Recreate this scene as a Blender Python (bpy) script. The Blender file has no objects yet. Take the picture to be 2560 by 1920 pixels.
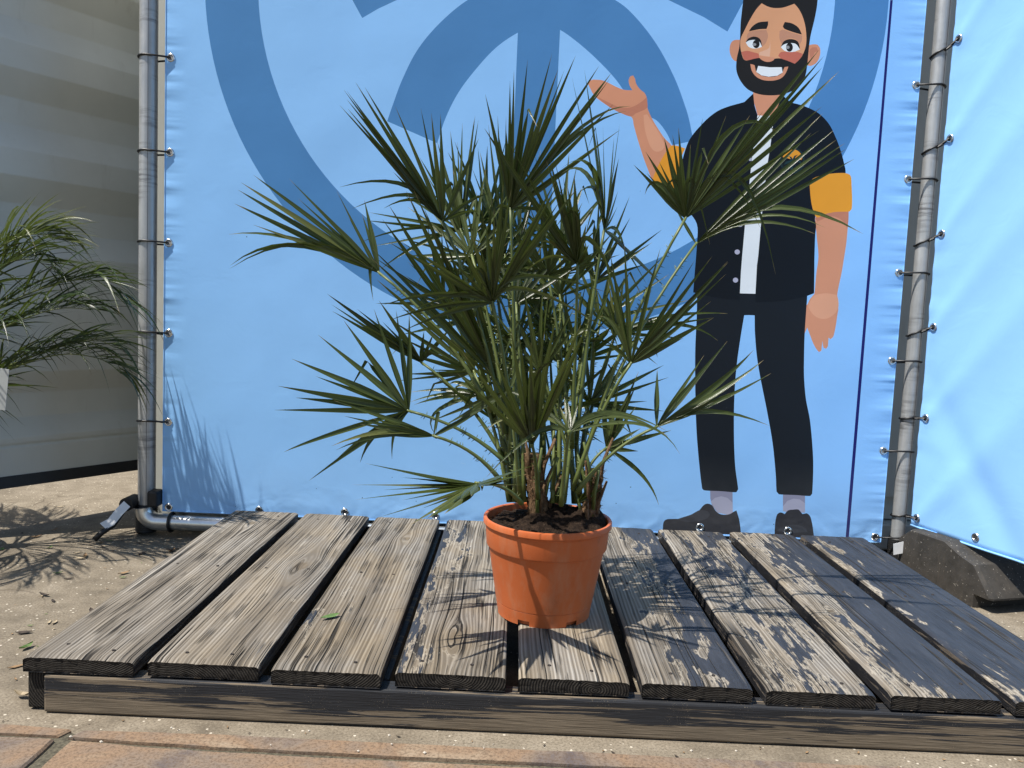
import bpy, bmesh, math, random
import numpy as np
from mathutils import Vector, Matrix, Quaternion, noise
from mathutils.geometry import delaunay_2d_cdt

rnd = random.Random(7)
scene = bpy.context.scene
COL = scene.collection
R = math.radians

# ------------------------------------------------------------------ camera
CAMERA = {'loc':[0.8481,-1.3574,0.7396],'right':[0.9990397242523482,0.005785332156434476,0.04342993550112598],'up':[-0.04376357999958922,0.08442664810012716,0.9954681763653708],'fwd':[-0.0020924701698689834,0.9964129018747283,-0.08459876208415339],'f':1983.0707}
cam_data = bpy.data.cameras.new('camera')
cam = bpy.data.objects.new('camera', cam_data)
COL.objects.link(cam)
cr, cu, cf = (Vector(CAMERA[k]) for k in ('right', 'up', 'fwd'))
mat = Matrix((cr, cu, -cf)).transposed().to_4x4()
mat.translation = Vector(CAMERA['loc'])
cam.matrix_world = mat
cam_data.sensor_width = 36.0
cam_data.lens = 36.0 * CAMERA['f'] / 2560.0
cam_data.clip_start = 0.05
cam_data.clip_end = 500.0
scene.camera = cam

# ------------------------------------------------------------------ daylight
SUN_TO = Vector((-0.48, -0.25, 1.0)).normalized()
sun_el = math.asin(SUN_TO.z)
sun_az = math.atan2(SUN_TO.x, SUN_TO.y)
world = bpy.data.worlds.new('World')
scene.world = world
world.use_nodes = True
wn = world.node_tree.nodes
wl = world.node_tree.links
sky = wn.new('ShaderNodeTexSky')
sky.sky_type = 'NISHITA'
sky.sun_disc = False
sky.sun_elevation = sun_el
sky.sun_rotation = sun_az
sky.air_density = 1.0
sky.dust_density = 1.0
wl.new(sky.outputs[0], wn['Background'].inputs[0])
wn['Background'].inputs[1].default_value = 0.085
sun_data = bpy.data.lights.new('sun', 'SUN')
sun_data.energy = 5.0
sun_data.angle = R(0.53)
sun_data.color = (1.0, 0.955, 0.885)
sun = bpy.data.objects.new('sun', sun_data)
COL.objects.link(sun)
sun.rotation_mode = 'QUATERNION'
sun.rotation_quaternion = (-SUN_TO).to_track_quat('-Z', 'Y')
scene.view_settings.view_transform = 'Standard'
scene.view_settings.look = 'None'
scene.view_settings.exposure = 0.42
scene.view_settings.gamma = 1.0
scene.view_settings.use_curve_mapping = False
scene.cycles.max_bounces = 8
scene.cycles.transparent_max_bounces = 8

# ------------------------------------------------------------------ helpers
def link(o, parent=None):
    COL.objects.link(o)
    if parent is not None:
        o.parent = parent
    return o

def tag(o, label=None, cat=None, group=None, kind=None):
    if label: o['label'] = label
    if cat: o['category'] = cat
    if group: o['group'] = group
    if kind: o['kind'] = kind
    return o

def thing(name, label, cat, group=None):
    return tag(link(bpy.data.objects.new(name, None)), label, cat, group)

def mesh_obj(name, verts, faces, mats, parent=None, smooth=False, mat_idx=None, uvs=None):
    me = bpy.data.meshes.new(name)
    me.from_pydata([tuple(v) for v in verts], [], faces)
    for m in (mats if isinstance(mats, (list, tuple)) else [mats]):
        me.materials.append(m)
    if mat_idx is not None:
        me.polygons.foreach_set('material_index', mat_idx)
    if uvs is not None:
        lay = me.uv_layers.new(name='UVMap')
        li = np.zeros(len(me.loops), dtype=np.int32)
        me.loops.foreach_get('vertex_index', li)
        lay.data.foreach_set('uv', np.asarray(uvs, dtype=np.float32)[li].ravel())
    if smooth:
        me.polygons.foreach_set('use_smooth', [True] * len(me.polygons))
    me.update()
    return link(bpy.data.objects.new(name, me), parent)

class MB:
    """collects simple solids into one vertex / face list"""
    def __init__(self):
        self.v = []; self.f = []
    def add(self, v, f):
        o = len(self.v)
        self.v += [tuple(p) for p in v]
        self.f += [tuple(i + o for i in q) for q in f]
    def box(self, x0, x1, y0, y1, z0, z1):
        self.add([(x0,y0,z0),(x1,y0,z0),(x1,y1,z0),(x0,y1,z0),(x0,y0,z1),(x1,y0,z1),(x1,y1,z1),(x0,y1,z1)],
                 [(0,3,2,1),(4,5,6,7),(0,1,5,4),(1,2,6,5),(2,3,7,6),(3,0,4,7)])
    def tube(self, pts, rad, n=8, closed=False, cap=True, flat=1.0):
        pts = [Vector(p) for p in pts]
        k = len(pts)
        rad = rad if isinstance(rad, (list, tuple)) else [rad] * k
        base = len(self.v)
        prev = None
        for i, p in enumerate(pts):
            if closed:
                t = pts[(i + 1) % k] - pts[i - 1]
            else:
                t = pts[min(i + 1, k - 1)] - pts[max(i - 1, 0)]
            t.normalize()
            if prev is None:
                a = Vector((0, 0, 1)) if abs(t.z) < 0.9 else Vector((1, 0, 0))
                u = t.cross(a).normalized()
            else:
                u = (prev - t * prev.dot(t)).normalized()
            prev = u
            w = t.cross(u)
            for j in range(n):
                an = 2 * math.pi * j / n
                self.v.append(tuple(p + (u * math.cos(an) + w * (math.sin(an) * flat)) * rad[i]))
        m = k if closed else k - 1
        for i in range(m):
            for j in range(n):
                a = base + i * n + j; b = base + i * n + (j + 1) % n
                c = base + ((i + 1) % k) * n + (j + 1) % n; d = base + ((i + 1) % k) * n + j
                self.f.append((a, b, c, d))
        if cap and not closed:
            self.f.append(tuple(base + j for j in range(n))[::-1])
            self.f.append(tuple(base + (k - 1) * n + j for j in range(n)))
    def lathe(self, prof, n=32, axis=(0, 0, 0), cap=False):
        base = len(self.v); k = len(prof)
        for r_, z_ in prof:
            for j in range(n):
                an = 2 * math.pi * j / n
                self.v.append((axis[0] + r_ * math.cos(an), axis[1] + r_ * math.sin(an), axis[2] + z_))
        for i in range(k - 1):
            for j in range(n):
                self.f.append((base + i*n + j, base + i*n + (j+1) % n, base + (i+1)*n + (j+1) % n, base + (i+1)*n + j))
        if cap:
            self.f.append(tuple(base + j for j in range(n))[::-1])
            self.f.append(tuple(base + (k-1)*n + j for j in range(n)))
    def build(self, name, mats, parent=None, smooth=False, bevel=0.0, seg=2):
        if bevel > 0:
            bm = bmesh.new()
            vs = [bm.verts.new(p) for p in self.v]
            for q in self.f:
                try: bm.faces.new([vs[i] for i in q])
                except ValueError: pass
            bmesh.ops.recalc_face_normals(bm, faces=bm.faces[:])
            es = [e for e in bm.edges if len(e.link_faces) == 2 and e.calc_face_angle(0) > 0.5]
            bmesh.ops.bevel(bm, geom=es, offset=bevel, segments=seg, affect='EDGES', profile=0.5)
            me = bpy.data.meshes.new(name)
            bm.to_mesh(me); bm.free()
            for m in (mats if isinstance(mats, (list, tuple)) else [mats]):
                me.materials.append(m)
            if smooth:
                me.polygons.foreach_set('use_smooth', [True] * len(me.polygons))
            return link(bpy.data.objects.new(name, me), parent)
        return mesh_obj(name, self.v, self.f, mats, parent, smooth)

# ------------------------------------------------------------------ node helper
class NT:
    def __init__(self, name):
        self.m = bpy.data.materials.new(name)
        self.m.use_nodes = True
        self.t = self.m.node_tree
        self.n = self.t.nodes
        self.b = self.n['Principled BSDF']
        self.out = self.n['Material Output']
    def node(self, typ, ins=None, **kw):
        x = self.n.new(typ)
        for k, v in kw.items():
            setattr(x, k, v)
        if ins:
            for k, v in ins.items():
                self.put(x.inputs[k], v)
        return x
    def put(self, sock, v):
        if isinstance(v, bpy.types.NodeSocket): self.t.links.new(v, sock)
        elif isinstance(v, bpy.types.Node): self.t.links.new(v.outputs[0], sock)
        else:
            if hasattr(sock.default_value, '__len__') and not isinstance(v, (int, float)) and len(v) == 3 and len(sock.default_value) == 4:
                v = (*v, 1.0)
            sock.default_value = v
    def math(self, op, a, b=0.0, c=0.0, clamp=False):
        return self.node('ShaderNodeMath', {0: a, 1: b, 2: c}, operation=op, use_clamp=clamp).outputs[0]
    def ramp(self, fac, stops, interp='LINEAR'):
        x = self.node('ShaderNodeValToRGB', {0: fac})
        x.color_ramp.interpolation = interp
        e = x.color_ramp.elements
        while len(e) < len(stops): e.new(0.5)
        for el, (p, c) in zip(e, stops):
            el.position = p
            el.color = (*c, 1) if hasattr(c, '__len__') else (c, c, c, 1)
        return x.outputs[0]
    def mix(self, f, a, b, blend='MIX'):
        x = self.node('ShaderNodeMix', data_type='RGBA', blend_type=blend)
        self.put(x.inputs[0], f); self.put(x.inputs[6], a); self.put(x.inputs[7], b)
        return x.outputs[2]
    def noise(self, vec, scale, detail=4.0, rough=0.55, dist=0.0, dim='3D', w=None):
        x = self.node('ShaderNodeTexNoise', noise_dimensions=dim)
        self.put(x.inputs['Vector'], vec); self.put(x.inputs['Scale'], scale)
        x.inputs['Detail'].default_value = detail; x.inputs['Roughness'].default_value = rough
        x.inputs['Distortion'].default_value = dist
        return x.outputs[0]
    def coord(self, kind='Object'):
        return self.node('ShaderNodeTexCoord').outputs[kind]
    def mapping(self, vec, scale=(1, 1, 1), loc=(0, 0, 0), rot=(0, 0, 0)):
        return self.node('ShaderNodeMapping', {0: vec, 1: loc, 2: rot, 3: scale}).outputs[0]
    def bump(self, h, strength=0.5, dist=0.002, normal=None):
        x = self.node('ShaderNodeBump', {'Height': h, 'Strength': strength, 'Distance': dist})
        if normal is not None: self.put(x.inputs['Normal'], normal)
        return x.outputs[0]
    def set(self, **kw):
        for k, v in kw.items():
            self.put(self.b.inputs[k.replace('_', ' ')], v)
        return self.m

def plain(name, color, rough=0.5, metal=0.0, var=0.12, scale=40.0):
    n = NT(name)
    f = n.noise(n.coord(), scale)
    lo = tuple(c * (1 - var) for c in color); hi = tuple(min(1, c * (1 + var)) for c in color)
    return n.set(Base_Color=n.ramp(f, [(0.3, lo), (0.7, hi)]), Roughness=rough, Metallic=metal)

# ------------------------------------------------------------------ materials
def banner_material(name, color, rough=0.42, var=0.03):
    """printed PVC sheet: flat ink, fine weave, puckers along the hems"""
    n = NT(name)
    co = n.coord()
    sep = n.node('ShaderNodeSeparateXYZ', {0: co})
    x, z_ = sep.outputs[0], sep.outputs[2]
    # horizontal puckers near the two tied edges, fading inward
    dl = n.math('SUBTRACT', x, -0.24); dr = n.math('SUBTRACT', 2.03, x)
    ml = n.math('SUBTRACT', 1.0, n.math('DIVIDE', dl, 0.075, clamp=True), clamp=True)
    mr = n.math('SUBTRACT', 1.0, n.math('DIVIDE', dr, 0.10, clamp=True), clamp=True)
    mbot = n.math('SUBTRACT', 1.0, n.math('DIVIDE', n.math('SUBTRACT', z_, 0.08), 0.10, clamp=True), clamp=True)
    pk = n.math('SUBTRACT', n.noise(n.mapping(co, (2.5, 1.0, 21.0)), 1.0, 1.5, 0.45, 0.2), 0.5)
    pb = n.math('SUBTRACT', n.noise(n.mapping(co, (8.0, 1.0, 11.0), rot=(0, 0.5, 0)), 1.0, 2.0, 0.5, 0.5), 0.5)
    edge = n.math('MULTIPLY', pk, n.math('POWER', n.math('MAXIMUM', ml, mr), 1.5))
    low = n.math('MULTIPLY', pb, mbot)
    soft = n.noise(n.mapping(co, (1.3, 1.0, 1.1), rot=(0, 0.4, 0)), 1.6, 2.0, 0.45)
    weave = n.noise(n.mapping(co, (900.0, 1.0, 900.0)), 1.0, 1.0, 0.5)
    crinkle = n.noise(co, 14.0, 5.0, 0.6, 1.5)
    h = n.math('ADD', n.math('MULTIPLY', edge, 1.0), n.math('MULTIPLY', low, 1.1))
    h = n.math('ADD', h, n.math('MULTIPLY', soft, 1.3))
    h = n.math('ADD', h, n.math('MULTIPLY', crinkle, 0.038))
    b1 = n.bump(h, 0.9, 0.013)
    b2 = n.bump(weave, 0.12, 0.0006, b1)
    # scuffs and specks of splashed soil in the lower half
    sc = n.noise(n.mapping(co, (5.0, 1.0, 9.0), rot=(0, 0.6, 0)), 2.2, 8.0, 0.65, 2.0)
    scuff = n.math('MULTIPLY', n.ramp(sc, [(0.70, 0.0), (0.74, 1.0)]), n.ramp(z_, [(0.25, 1.0), (0.75, 0.0)]))
    vor = n.node('ShaderNodeTexVoronoi', {'Vector': co, 'Scale': 30.0, 'Randomness': 1.0})
    sp = n.math('MULTIPLY', n.math('LESS_THAN', vor.outputs['Distance'], 0.055),
                n.math('GREATER_THAN', n.noise(co, 11.0, 1.0), n.ramp(z_, [(0.12, 0.46), (0.55, 0.72)])))
    tone = n.noise(co, 3.0, 5.0, 0.6)
    lo = tuple(c * (1 - var) for c in color); hi = tuple(min(1, c * (1 + var)) for c in color)
    c = n.ramp(tone, [(0.3, lo), (0.7, hi)])
    dust = n.math('MULTIPLY', n.ramp(z_, [(0.10, 0.15), (0.34, 0.0)]), n.noise(co, 8.0, 4.0, 0.7))
    c = n.mix(dust, c, (0.42, 0.42, 0.40))
    c = n.mix(n.math('MULTIPLY', scuff, 0.30), c, (0.75, 0.82, 0.9))
    c = n.mix(n.math('MULTIPLY', sp, 0.8), c, (0.03, 0.035, 0.05))
    return n.set(Base_Color=c, Roughness=rough, Normal=b2, Specular_IOR_Level=0.2)

LIGHT_BLUE = (0.285, 0.565, 0.95)
MID_BLUE = (0.076, 0.235, 0.50)

def wood_material():
    n = NT('weathered_wood')
    at = n.node('ShaderNodeAttribute', attribute_name='gw', attribute_type='GEOMETRY').outputs['Vector']
    seed = n.node('ShaderNodeAttribute', attribute_name='seed', attribute_type='OBJECT').outputs['Fac']
    paint = n.node('ShaderNodeAttribute', attribute_name='paint', attribute_type='OBJECT').outputs['Fac']
    side = n.node('ShaderNodeAttribute', attribute_name='paint_side', attribute_type='OBJECT').outputs['Fac']
    warm = n.node('ShaderNodeAttribute', attribute_name='warm', attribute_type='OBJECT').outputs['Fac']
    tone = n.node('ShaderNodeAttribute', attribute_name='tone', attribute_type='OBJECT').outputs['Fac']
    knot = n.node('ShaderNodeAttribute', attribute_name='knot', attribute_type='GEOMETRY').outputs['Fac']
    sx = n.node('ShaderNodeSeparateXYZ', {0: at})
    gx, gy = sx.outputs[0], sx.outputs[1]
    def vec(a, b, off):
        return n.node('ShaderNodeCombineXYZ', {0: n.math('MULTIPLY', gx, a), 1: n.math('MULTIPLY', gy, b), 2: n.math('ADD', n.math('MULTIPLY', seed, 13.7), off)})
    fine = n.noise(vec(420, 2.2, 0), 1.0, 2.5, 0.6)
    mid = n.noise(vec(150, 0.8, 5), 1.0, 2.0, 0.5)
    wide = n.noise(vec(22, 2.0, 9), 1.0, 3.0, 0.6)
    blot = n.noise(vec(9, 5.0, 21), 1.0, 4.0, 0.6)
    ring = n.node('ShaderNodeTexWave', {'Vector': vec(1, 0.03, 3), 'Scale': 40.0, 'Distortion': 3.0, 'Detail': 3.0, 'Detail Scale': 2.0, 'Detail Roughness': 0.6},
                  wave_type='BANDS', bands_direction='X').outputs['Fac']
    # long drying cracks follow the contour of a slow noise
    c1 = n.math('ABSOLUTE', n.math('SUBTRACT', n.noise(vec(38, 0.55, 31), 1.0, 1.5, 0.45, 0.15), 0.5))
    crack = n.math('MULTIPLY', n.ramp(c1, [(0.006, 1.0), (0.018, 0.0)]), n.ramp(n.noise(vec(12, 3.0, 37), 1.0, 2.0), [(0.42, 0.0), (0.50, 1.0)]))
    c2 = n.math('ABSOLUTE', n.math('SUBTRACT', n.noise(vec(95, 1.1, 41), 1.0, 1.5, 0.45, 0.1), 0.5))
    crack2 = n.math('MULTIPLY', n.ramp(c2, [(0.008, 1.0), (0.04, 0.0)]), n.ramp(n.noise(vec(22, 7.0, 47), 1.0, 2.0), [(0.46, 0.0), (0.58, 0.6)]))
    cr = n.math('MAXIMUM', crack, crack2)
    g = n.math('ADD', n.math('MULTIPLY', fine, 0.38), n.math('MULTIPLY', mid, 0.62))
    g = n.math('ADD', n.math('MULTIPLY', g, 0.66), n.math('MULTIPLY', ring, 0.18))
    g = n.math('ADD', g, n.math('MULTIPLY', n.noise(vec(30, 1.6, 14), 1.0, 4.0, 0.6), 0.18))
    grey = n.ramp(g, [(0.28, (0.050, 0.043, 0.035)), (0.40, (0.135, 0.119, 0.099)), (0.53, (0.225, 0.202, 0.172)), (0.68, (0.385, 0.355, 0.31))])
    tan = n.ramp(g, [(0.27, (0.095, 0.074, 0.048)), (0.5, (0.225, 0.172, 0.108)), (0.72, (0.36, 0.287, 0.19))])
    base = n.mix(n.math('MULTIPLY', n.ramp(blot, [(0.38, 0.0), (0.62, 1.0)]), n.math('ADD', warm, 0.12), clamp=True), grey, tan)
    base = n.mix(n.math('MULTIPLY', n.ramp(wide, [(0.36, 1.0), (0.56, 0.0)]), 0.5), base, (0.115, 0.098, 0.078))
    base = n.mix(n.math('MULTIPLY', knot, 0.75), base, n.ramp(fine, [(0.3, (0.07, 0.055, 0.04)), (0.7, (0.20, 0.155, 0.10))]))
    base = n.mix(n.math('MULTIPLY', cr, 0.92), base, (0.018, 0.016, 0.014))
    base = n.mix(1.0, base, n.node('ShaderNodeCombineColor', {0: tone, 1: tone, 2: tone}).outputs[0], 'MULTIPLY')
    # what is left of the blue-grey paint, flaking along the grain
    pw = vec(20, 3.6, 60)
    p1 = n.noise(pw, 1.0, 7.0, 0.62, 0.4)
    pf = n.noise(vec(75, 16.0, 64), 1.0, 4.0, 0.65)
    edge_bias = n.node('ShaderNodeAttribute', attribute_name='bias', attribute_type='GEOMETRY').outputs['Fac']
    pv = n.math('ADD', n.math('ADD', n.math('MULTIPLY', p1, 0.85), n.math('MULTIPLY', pf, 0.30)), n.math('MULTIPLY', edge_bias, side))
    thr = n.math('SUBTRACT', 0.98, n.math('MULTIPLY', paint, 0.62))
    pm = n.math('MULTIPLY', n.math('SUBTRACT', pv, thr), 40.0, clamp=True)
    pm = n.math('MULTIPLY', pm, n.math('SUBTRACT', 1.0, n.math('MULTIPLY', crack, 0.9)))
    pcol = n.ramp(n.noise(vec(60, 9, 70), 1.0, 4.0, 0.7), [(0.3, (0.024, 0.027, 0.034)), (0.7, (0.046, 0.051, 0.063))])
    rim = n.math('MULTIPLY', n.ramp(n.math('ABSOLUTE', n.math('SUBTRACT', n.math('SUBTRACT', pv, thr), -0.012)), [(0.0, 1.0), (0.016, 0.0)]), 0.5)
    col = n.mix(n.math('MULTIPLY', rim, n.math('GREATER_THAN', paint, 0.1)), base, (0.45, 0.40, 0.32))
    col = n.mix(pm, col, pcol)
    h = n.math('ADD', n.math('MULTIPLY', g, 0.55), n.math('MULTIPLY', cr, -1.6))
    h = n.math('ADD', n.math('MULTIPLY', h, n.math('SUBTRACT', 1.0, n.math('MULTIPLY', pm, 0.65))), n.math('MULTIPLY', pm, 0.42))
    return n.set(Base_Color=col, Roughness=n.math('SUBTRACT', 0.86, n.math('MULTIPLY', pm, 0.28)), Normal=n.bump(h, 1.0, 0.0028), Specular_IOR_Level=0.15)

def end_grain_material():
    n = NT('dark_end_grain')
    co = n.coord()
    seed = n.node('ShaderNodeAttribute', attribute_name='seed', attribute_type='OBJECT').outputs['Fac']
    off = n.node('ShaderNodeCombineXYZ', {0: n.math('SUBTRACT', n.math('MULTIPLY', n.math('SINE', n.math('MULTIPLY', seed, 5.3)), 0.05), 0.09), 1: 0.0, 2: n.math('MULTIPLY', n.math('SINE', n.math('MULTIPLY', seed, 9.0)), 0.10)})
    v = n.node('ShaderNodeVectorMath', {0: n.mapping(co, (1.0, 0.02, 1.6)), 1: off}, operation='ADD').outputs[0]
    w = n.node('ShaderNodeTexWave', {'Vector': v, 'Scale': 62.0, 'Distortion': 1.6, 'Detail': 3.0, 'Detail Scale': 3.0}, wave_type='RINGS', rings_direction='Y').outputs['Fac']
    f = n.noise(co, 260.0, 5.0, 0.7)
    c = n.ramp(n.math('ADD', n.math('MULTIPLY', w, 0.6), n.math('MULTIPLY', f, 0.5)), [(0.25, (0.014, 0.013, 0.012)), (0.6, (0.030, 0.027, 0.024)), (0.95, (0.065, 0.057, 0.047))])
    h = n.math('ADD', n.math('MULTIPLY', w, 0.6), n.math('MULTIPLY', f, 0.7))
    return n.set(Base_Color=c, Roughness=0.9, Normal=n.bump(h, 0.8, 0.0025), Specular_IOR_Level=0.15)

def painted_board_material(name, axis_scale, amount, wood=(0.16, 0.125, 0.085), inkc=(0.026, 0.027, 0.031)):
    n = NT(name)
    co = n.coord()
    sc = n.mapping(co, axis_scale)
    a = n.noise(sc, 1.0, 4.0, 0.6, 0.8)
    b = n.noise(n.mapping(co, tuple(s * 3.1 for s in axis_scale)), 1.0, 5.0, 0.7)
    big = n.noise(co, 2.6, 2.0, 0.5)
    z_ = n.node('ShaderNodeSeparateXYZ', {0: co}).outputs[2]
    lowdirt = n.ramp(z_, [(0.012, 0.20), (0.045, 0.0)])
    pv = n.math('ADD', n.math('ADD', n.math('MULTIPLY', a, 0.8), n.math('MULTIPLY', b, 0.25)), n.math('MULTIPLY', n.math('SUBTRACT', big, 0.5), 0.55))
    pv = n.math('SUBTRACT', pv, lowdirt)
    pm = n.math('MULTIPLY', n.math('SUBTRACT', pv, amount), 60.0, clamp=True)
    grain = n.noise(n.mapping(co, tuple(s * 5 for s in axis_scale)), 1.0, 4.0, 0.6)
    wc = n.ramp(grain, [(0.3, tuple(c * 0.5 for c in wood)), (0.7, tuple(c * 1.45 for c in wood))])
    pc = n.ramp(grain, [(0.3, tuple(c * 0.7 for c in inkc)), (0.7, tuple(c * 1.6 for c in inkc))])
    grit = n.math('MULTIPLY', n.math('GREATER_THAN', n.noise(co, 520.0, 2.0, 0.6), 0.66), n.math('GREATER_THAN', n.noise(co, 16.0, 3.0), 0.52))
    c = n.mix(pm, wc, pc)
    c = n.mix(n.math('MULTIPLY', grit, 0.8), c, (0.30, 0.25, 0.18))
    h = n.math('ADD', n.math('MULTIPLY', grain, 0.7), n.math('ADD', n.math('MULTIPLY', pm, 0.25), n.math('MULTIPLY', grit, 0.5)))
    return n.set(Base_Color=c, Roughness=n.math('SUBTRACT', 0.9, n.math('MULTIPLY', pm, 0.35)), Normal=n.bump(h, 0.8, 0.002), Specular_IOR_Level=0.3)

def ground_material():
    n = NT('sandy_concrete')
    co = n.coord()
    big = n.noise(co, 1.7, 5.0, 0.6)
    med = n.noise(co, 14.0, 5.0, 0.65)
    fin = n.noise(co, 210.0, 4.0, 0.75)
    c = n.ramp(n.math('ADD', n.math('MULTIPLY', big, 0.5), n.math('MULTIPLY', med, 0.5)), [(0.36, (0.130, 0.108, 0.080)), (0.5, (0.215, 0.180, 0.133)), (0.66, (0.305, 0.260, 0.198))])
    c = n.mix(n.ramp(fin, [(0.36, 0.75), (0.52, 0.0)]), c, (0.10, 0.082, 0.06))
    c = n.mix(n.ramp(fin, [(0.58, 0.0), (0.70, 0.5)]), c, (0.46, 0.40, 0.31))
    v = n.node('ShaderNodeTexVoronoi', {'Vector': co, 'Scale': 85.0, 'Randomness': 1.0})
    peb = n.math('MULTIPLY', n.math('LESS_THAN', v.outputs['Distance'], 0.22), n.math('GREATER_THAN', n.node('ShaderNodeSeparateColor', {0: v.outputs['Color']}).outputs[0], 0.80))
    c = n.mix(n.math('MULTIPLY', peb, 0.85), c, (0.58, 0.52, 0.42))
    v2 = n.node('ShaderNodeTexVoronoi', {'Vector': co, 'Scale': 60.0, 'Randomness': 1.0})
    spk = n.math('MULTIPLY', n.math('LESS_THAN', v2.outputs['Distance'], 0.13), n.math('GREATER_THAN', n.node('ShaderNodeSeparateColor', {0: v2.outputs['Color']}).outputs[1], 0.86))
    c = n.mix(n.math('MULTIPLY', spk, 0.8), c, (0.055, 0.045, 0.035))
    cc = n.math('ABSOLUTE', n.math('SUBTRACT', n.noise(n.mapping(co, (1, 1, 1), (3.3, 1.2, 0)), 1.1, 4.0, 0.55, 0.4), 0.5))
    crk = n.math('MULTIPLY', n.ramp(cc, [(0.0015, 1.0), (0.004, 0.0)]), n.ramp(big, [(0.45, 0.0), (0.55, 1.0)]))
    c = n.mix(n.math('MULTIPLY', crk, 0.7), c, (0.09, 0.07, 0.05))
    h = n.math('ADD', n.math('MULTIPLY', fin, 0.5), n.math('MULTIPLY', peb, 0.5))
    h = n.math('ADD', h, n.math('MULTIPLY', crk, -1.0))
    return n.set(Base_Color=c, Roughness=0.92, Normal=n.bump(h, 0.55, 0.002), Specular_IOR_Level=0.2)

def stone_material():
    n = NT('terracotta_stone')
    co = n.coord()
    rn = n.node('ShaderNodeObjectInfo').outputs['Random']
    big = n.noise(n.node('ShaderNodeVectorMath', {0: co, 1: n.node('ShaderNodeCombineXYZ', {0: n.math('MULTIPLY', rn, 9.0)})}, operation='ADD').outputs[0], 5.5, 5.0, 0.62, 0.6)
    fin = n.noise(co, 190.0, 4.0, 0.7)
    c = n.ramp(big, [(0.34, (0.115, 0.095, 0.092)), (0.45, (0.215, 0.165, 0.125)), (0.56, (0.255, 0.170, 0.108)), (0.70, (0.32, 0.245, 0.170))])
    c = n.mix(n.ramp(fin, [(0.36, 0.75), (0.54, 0.0)]), c, (0.11, 0.075, 0.05))
    h = n.math('ADD', n.math('MULTIPLY', big, 1.0), n.math('MULTIPLY', fin, 0.5))
    return n.set(Base_Color=c, Roughness=0.85, Normal=n.bump(h, 0.7, 0.003), Specular_IOR_Level=0.25)

def galvanised_material():
    n = NT('galvanised_steel')
    co = n.coord()
    blot = n.noise(n.mapping(co, (30, 30, 16)), 1.0, 5.0, 0.65)
    scr = n.noise(n.mapping(co, (10, 10, 95)), 1.0, 4.0, 0.65)
    lon = n.noise(n.mapping(co, (160, 160, 3)), 1.0, 3.0, 0.6)
    zone = n.ramp(n.noise(n.mapping(co, (3, 3, 7.5)), 1.0, 3.0, 0.5), [(0.50, 0.0), (0.60, 1.0)])
    dark = n.math('MULTIPLY', n.ramp(scr, [(0.46, 0.0), (0.60, 1.0)]), zone)
    c = n.ramp(n.math('ADD', n.math('MULTIPLY', blot, 0.6), n.math('MULTIPLY', lon, 0.4)), [(0.3, (0.36, 0.37, 0.375)), (0.7, (0.52, 0.53, 0.53))])
    c = n.mix(n.math('MULTIPLY', dark, 0.75), c, (0.10, 0.10, 0.105))
    rg = n.ramp(n.math('ADD', n.math('MULTIPLY', blot, 0.5), n.math('MULTIPLY', scr, 0.5)), [(0.3, 0.30), (0.7, 0.55)])
    return n.set(Base_Color=c, Metallic=0.45, Roughness=rg, Normal=n.bump(n.math('ADD', blot, n.math('MULTIPLY', lon, 0.6)), 0.12, 0.002))

def leaf_material(name, dark, lite, tipc, transl=0.25):
    n = NT(name)
    uv = n.coord('UV')
    s = n.node('ShaderNodeSeparateXYZ', {0: uv})
    u, v = s.outputs[0], s.outputs[1]
    rn = n.node('ShaderNodeObjectInfo').outputs['Random']
    vec = n.node('ShaderNodeCombineXYZ', {0: n.math('MULTIPLY', u, 16.0), 1: n.math('MULTIPLY', v, 1.6), 2: n.math('MULTIPLY', rn, 50.0)})
    vein = n.noise(vec, 1.0, 4.0, 0.65)
    mot = n.noise(n.coord(), 9.0, 3.0, 0.55)
    f = n.math('ADD', n.math('MULTIPLY', vein, 0.45), n.math('ADD', n.math('MULTIPLY', rn, 0.35), n.math('MULTIPLY', mot, 0.2)))
    c = n.ramp(f, [(0.25, dark), (0.72, lite)])
    rib = n.ramp(n.math('ABSOLUTE', n.math('SUBTRACT', u, 0.5)), [(0.012, 1.0), (0.05, 0.0)])
    c = n.mix(n.math('MULTIPLY', rib, 0.55), c, tuple(min(1, q * 2.2) for q in lite))
    c = n.mix(n.math('MULTIPLY', n.ramp(rn, [(0.90, 0.0), (0.95, 0.55)]), n.ramp(v, [(0.2, 0.3), (0.8, 1.0)])), c, (0.16, 0.15, 0.045))
    c = n.mix(n.ramp(n.math('ADD', v, n.math('MULTIPLY', rn, 0.05)), [(0.955, 0.0), (0.99, 1.0)]), c, tipc)
    n.set(Base_Color=c, Roughness=0.27, Normal=n.bump(vein, 0.3, 0.0012), Specular_IOR_Level=0.42)
    tr = n.node('ShaderNodeBsdfTranslucent', {'Color': n.mix(0.6, c, (0.16, 0.22, 0.03))})
    mx = n.node('ShaderNodeMixShader', {0: transl, 1: n.b.outputs[0], 2: tr})
    n.t.links.new(mx.outputs[0], n.out.inputs[0])
    return n.m

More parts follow.
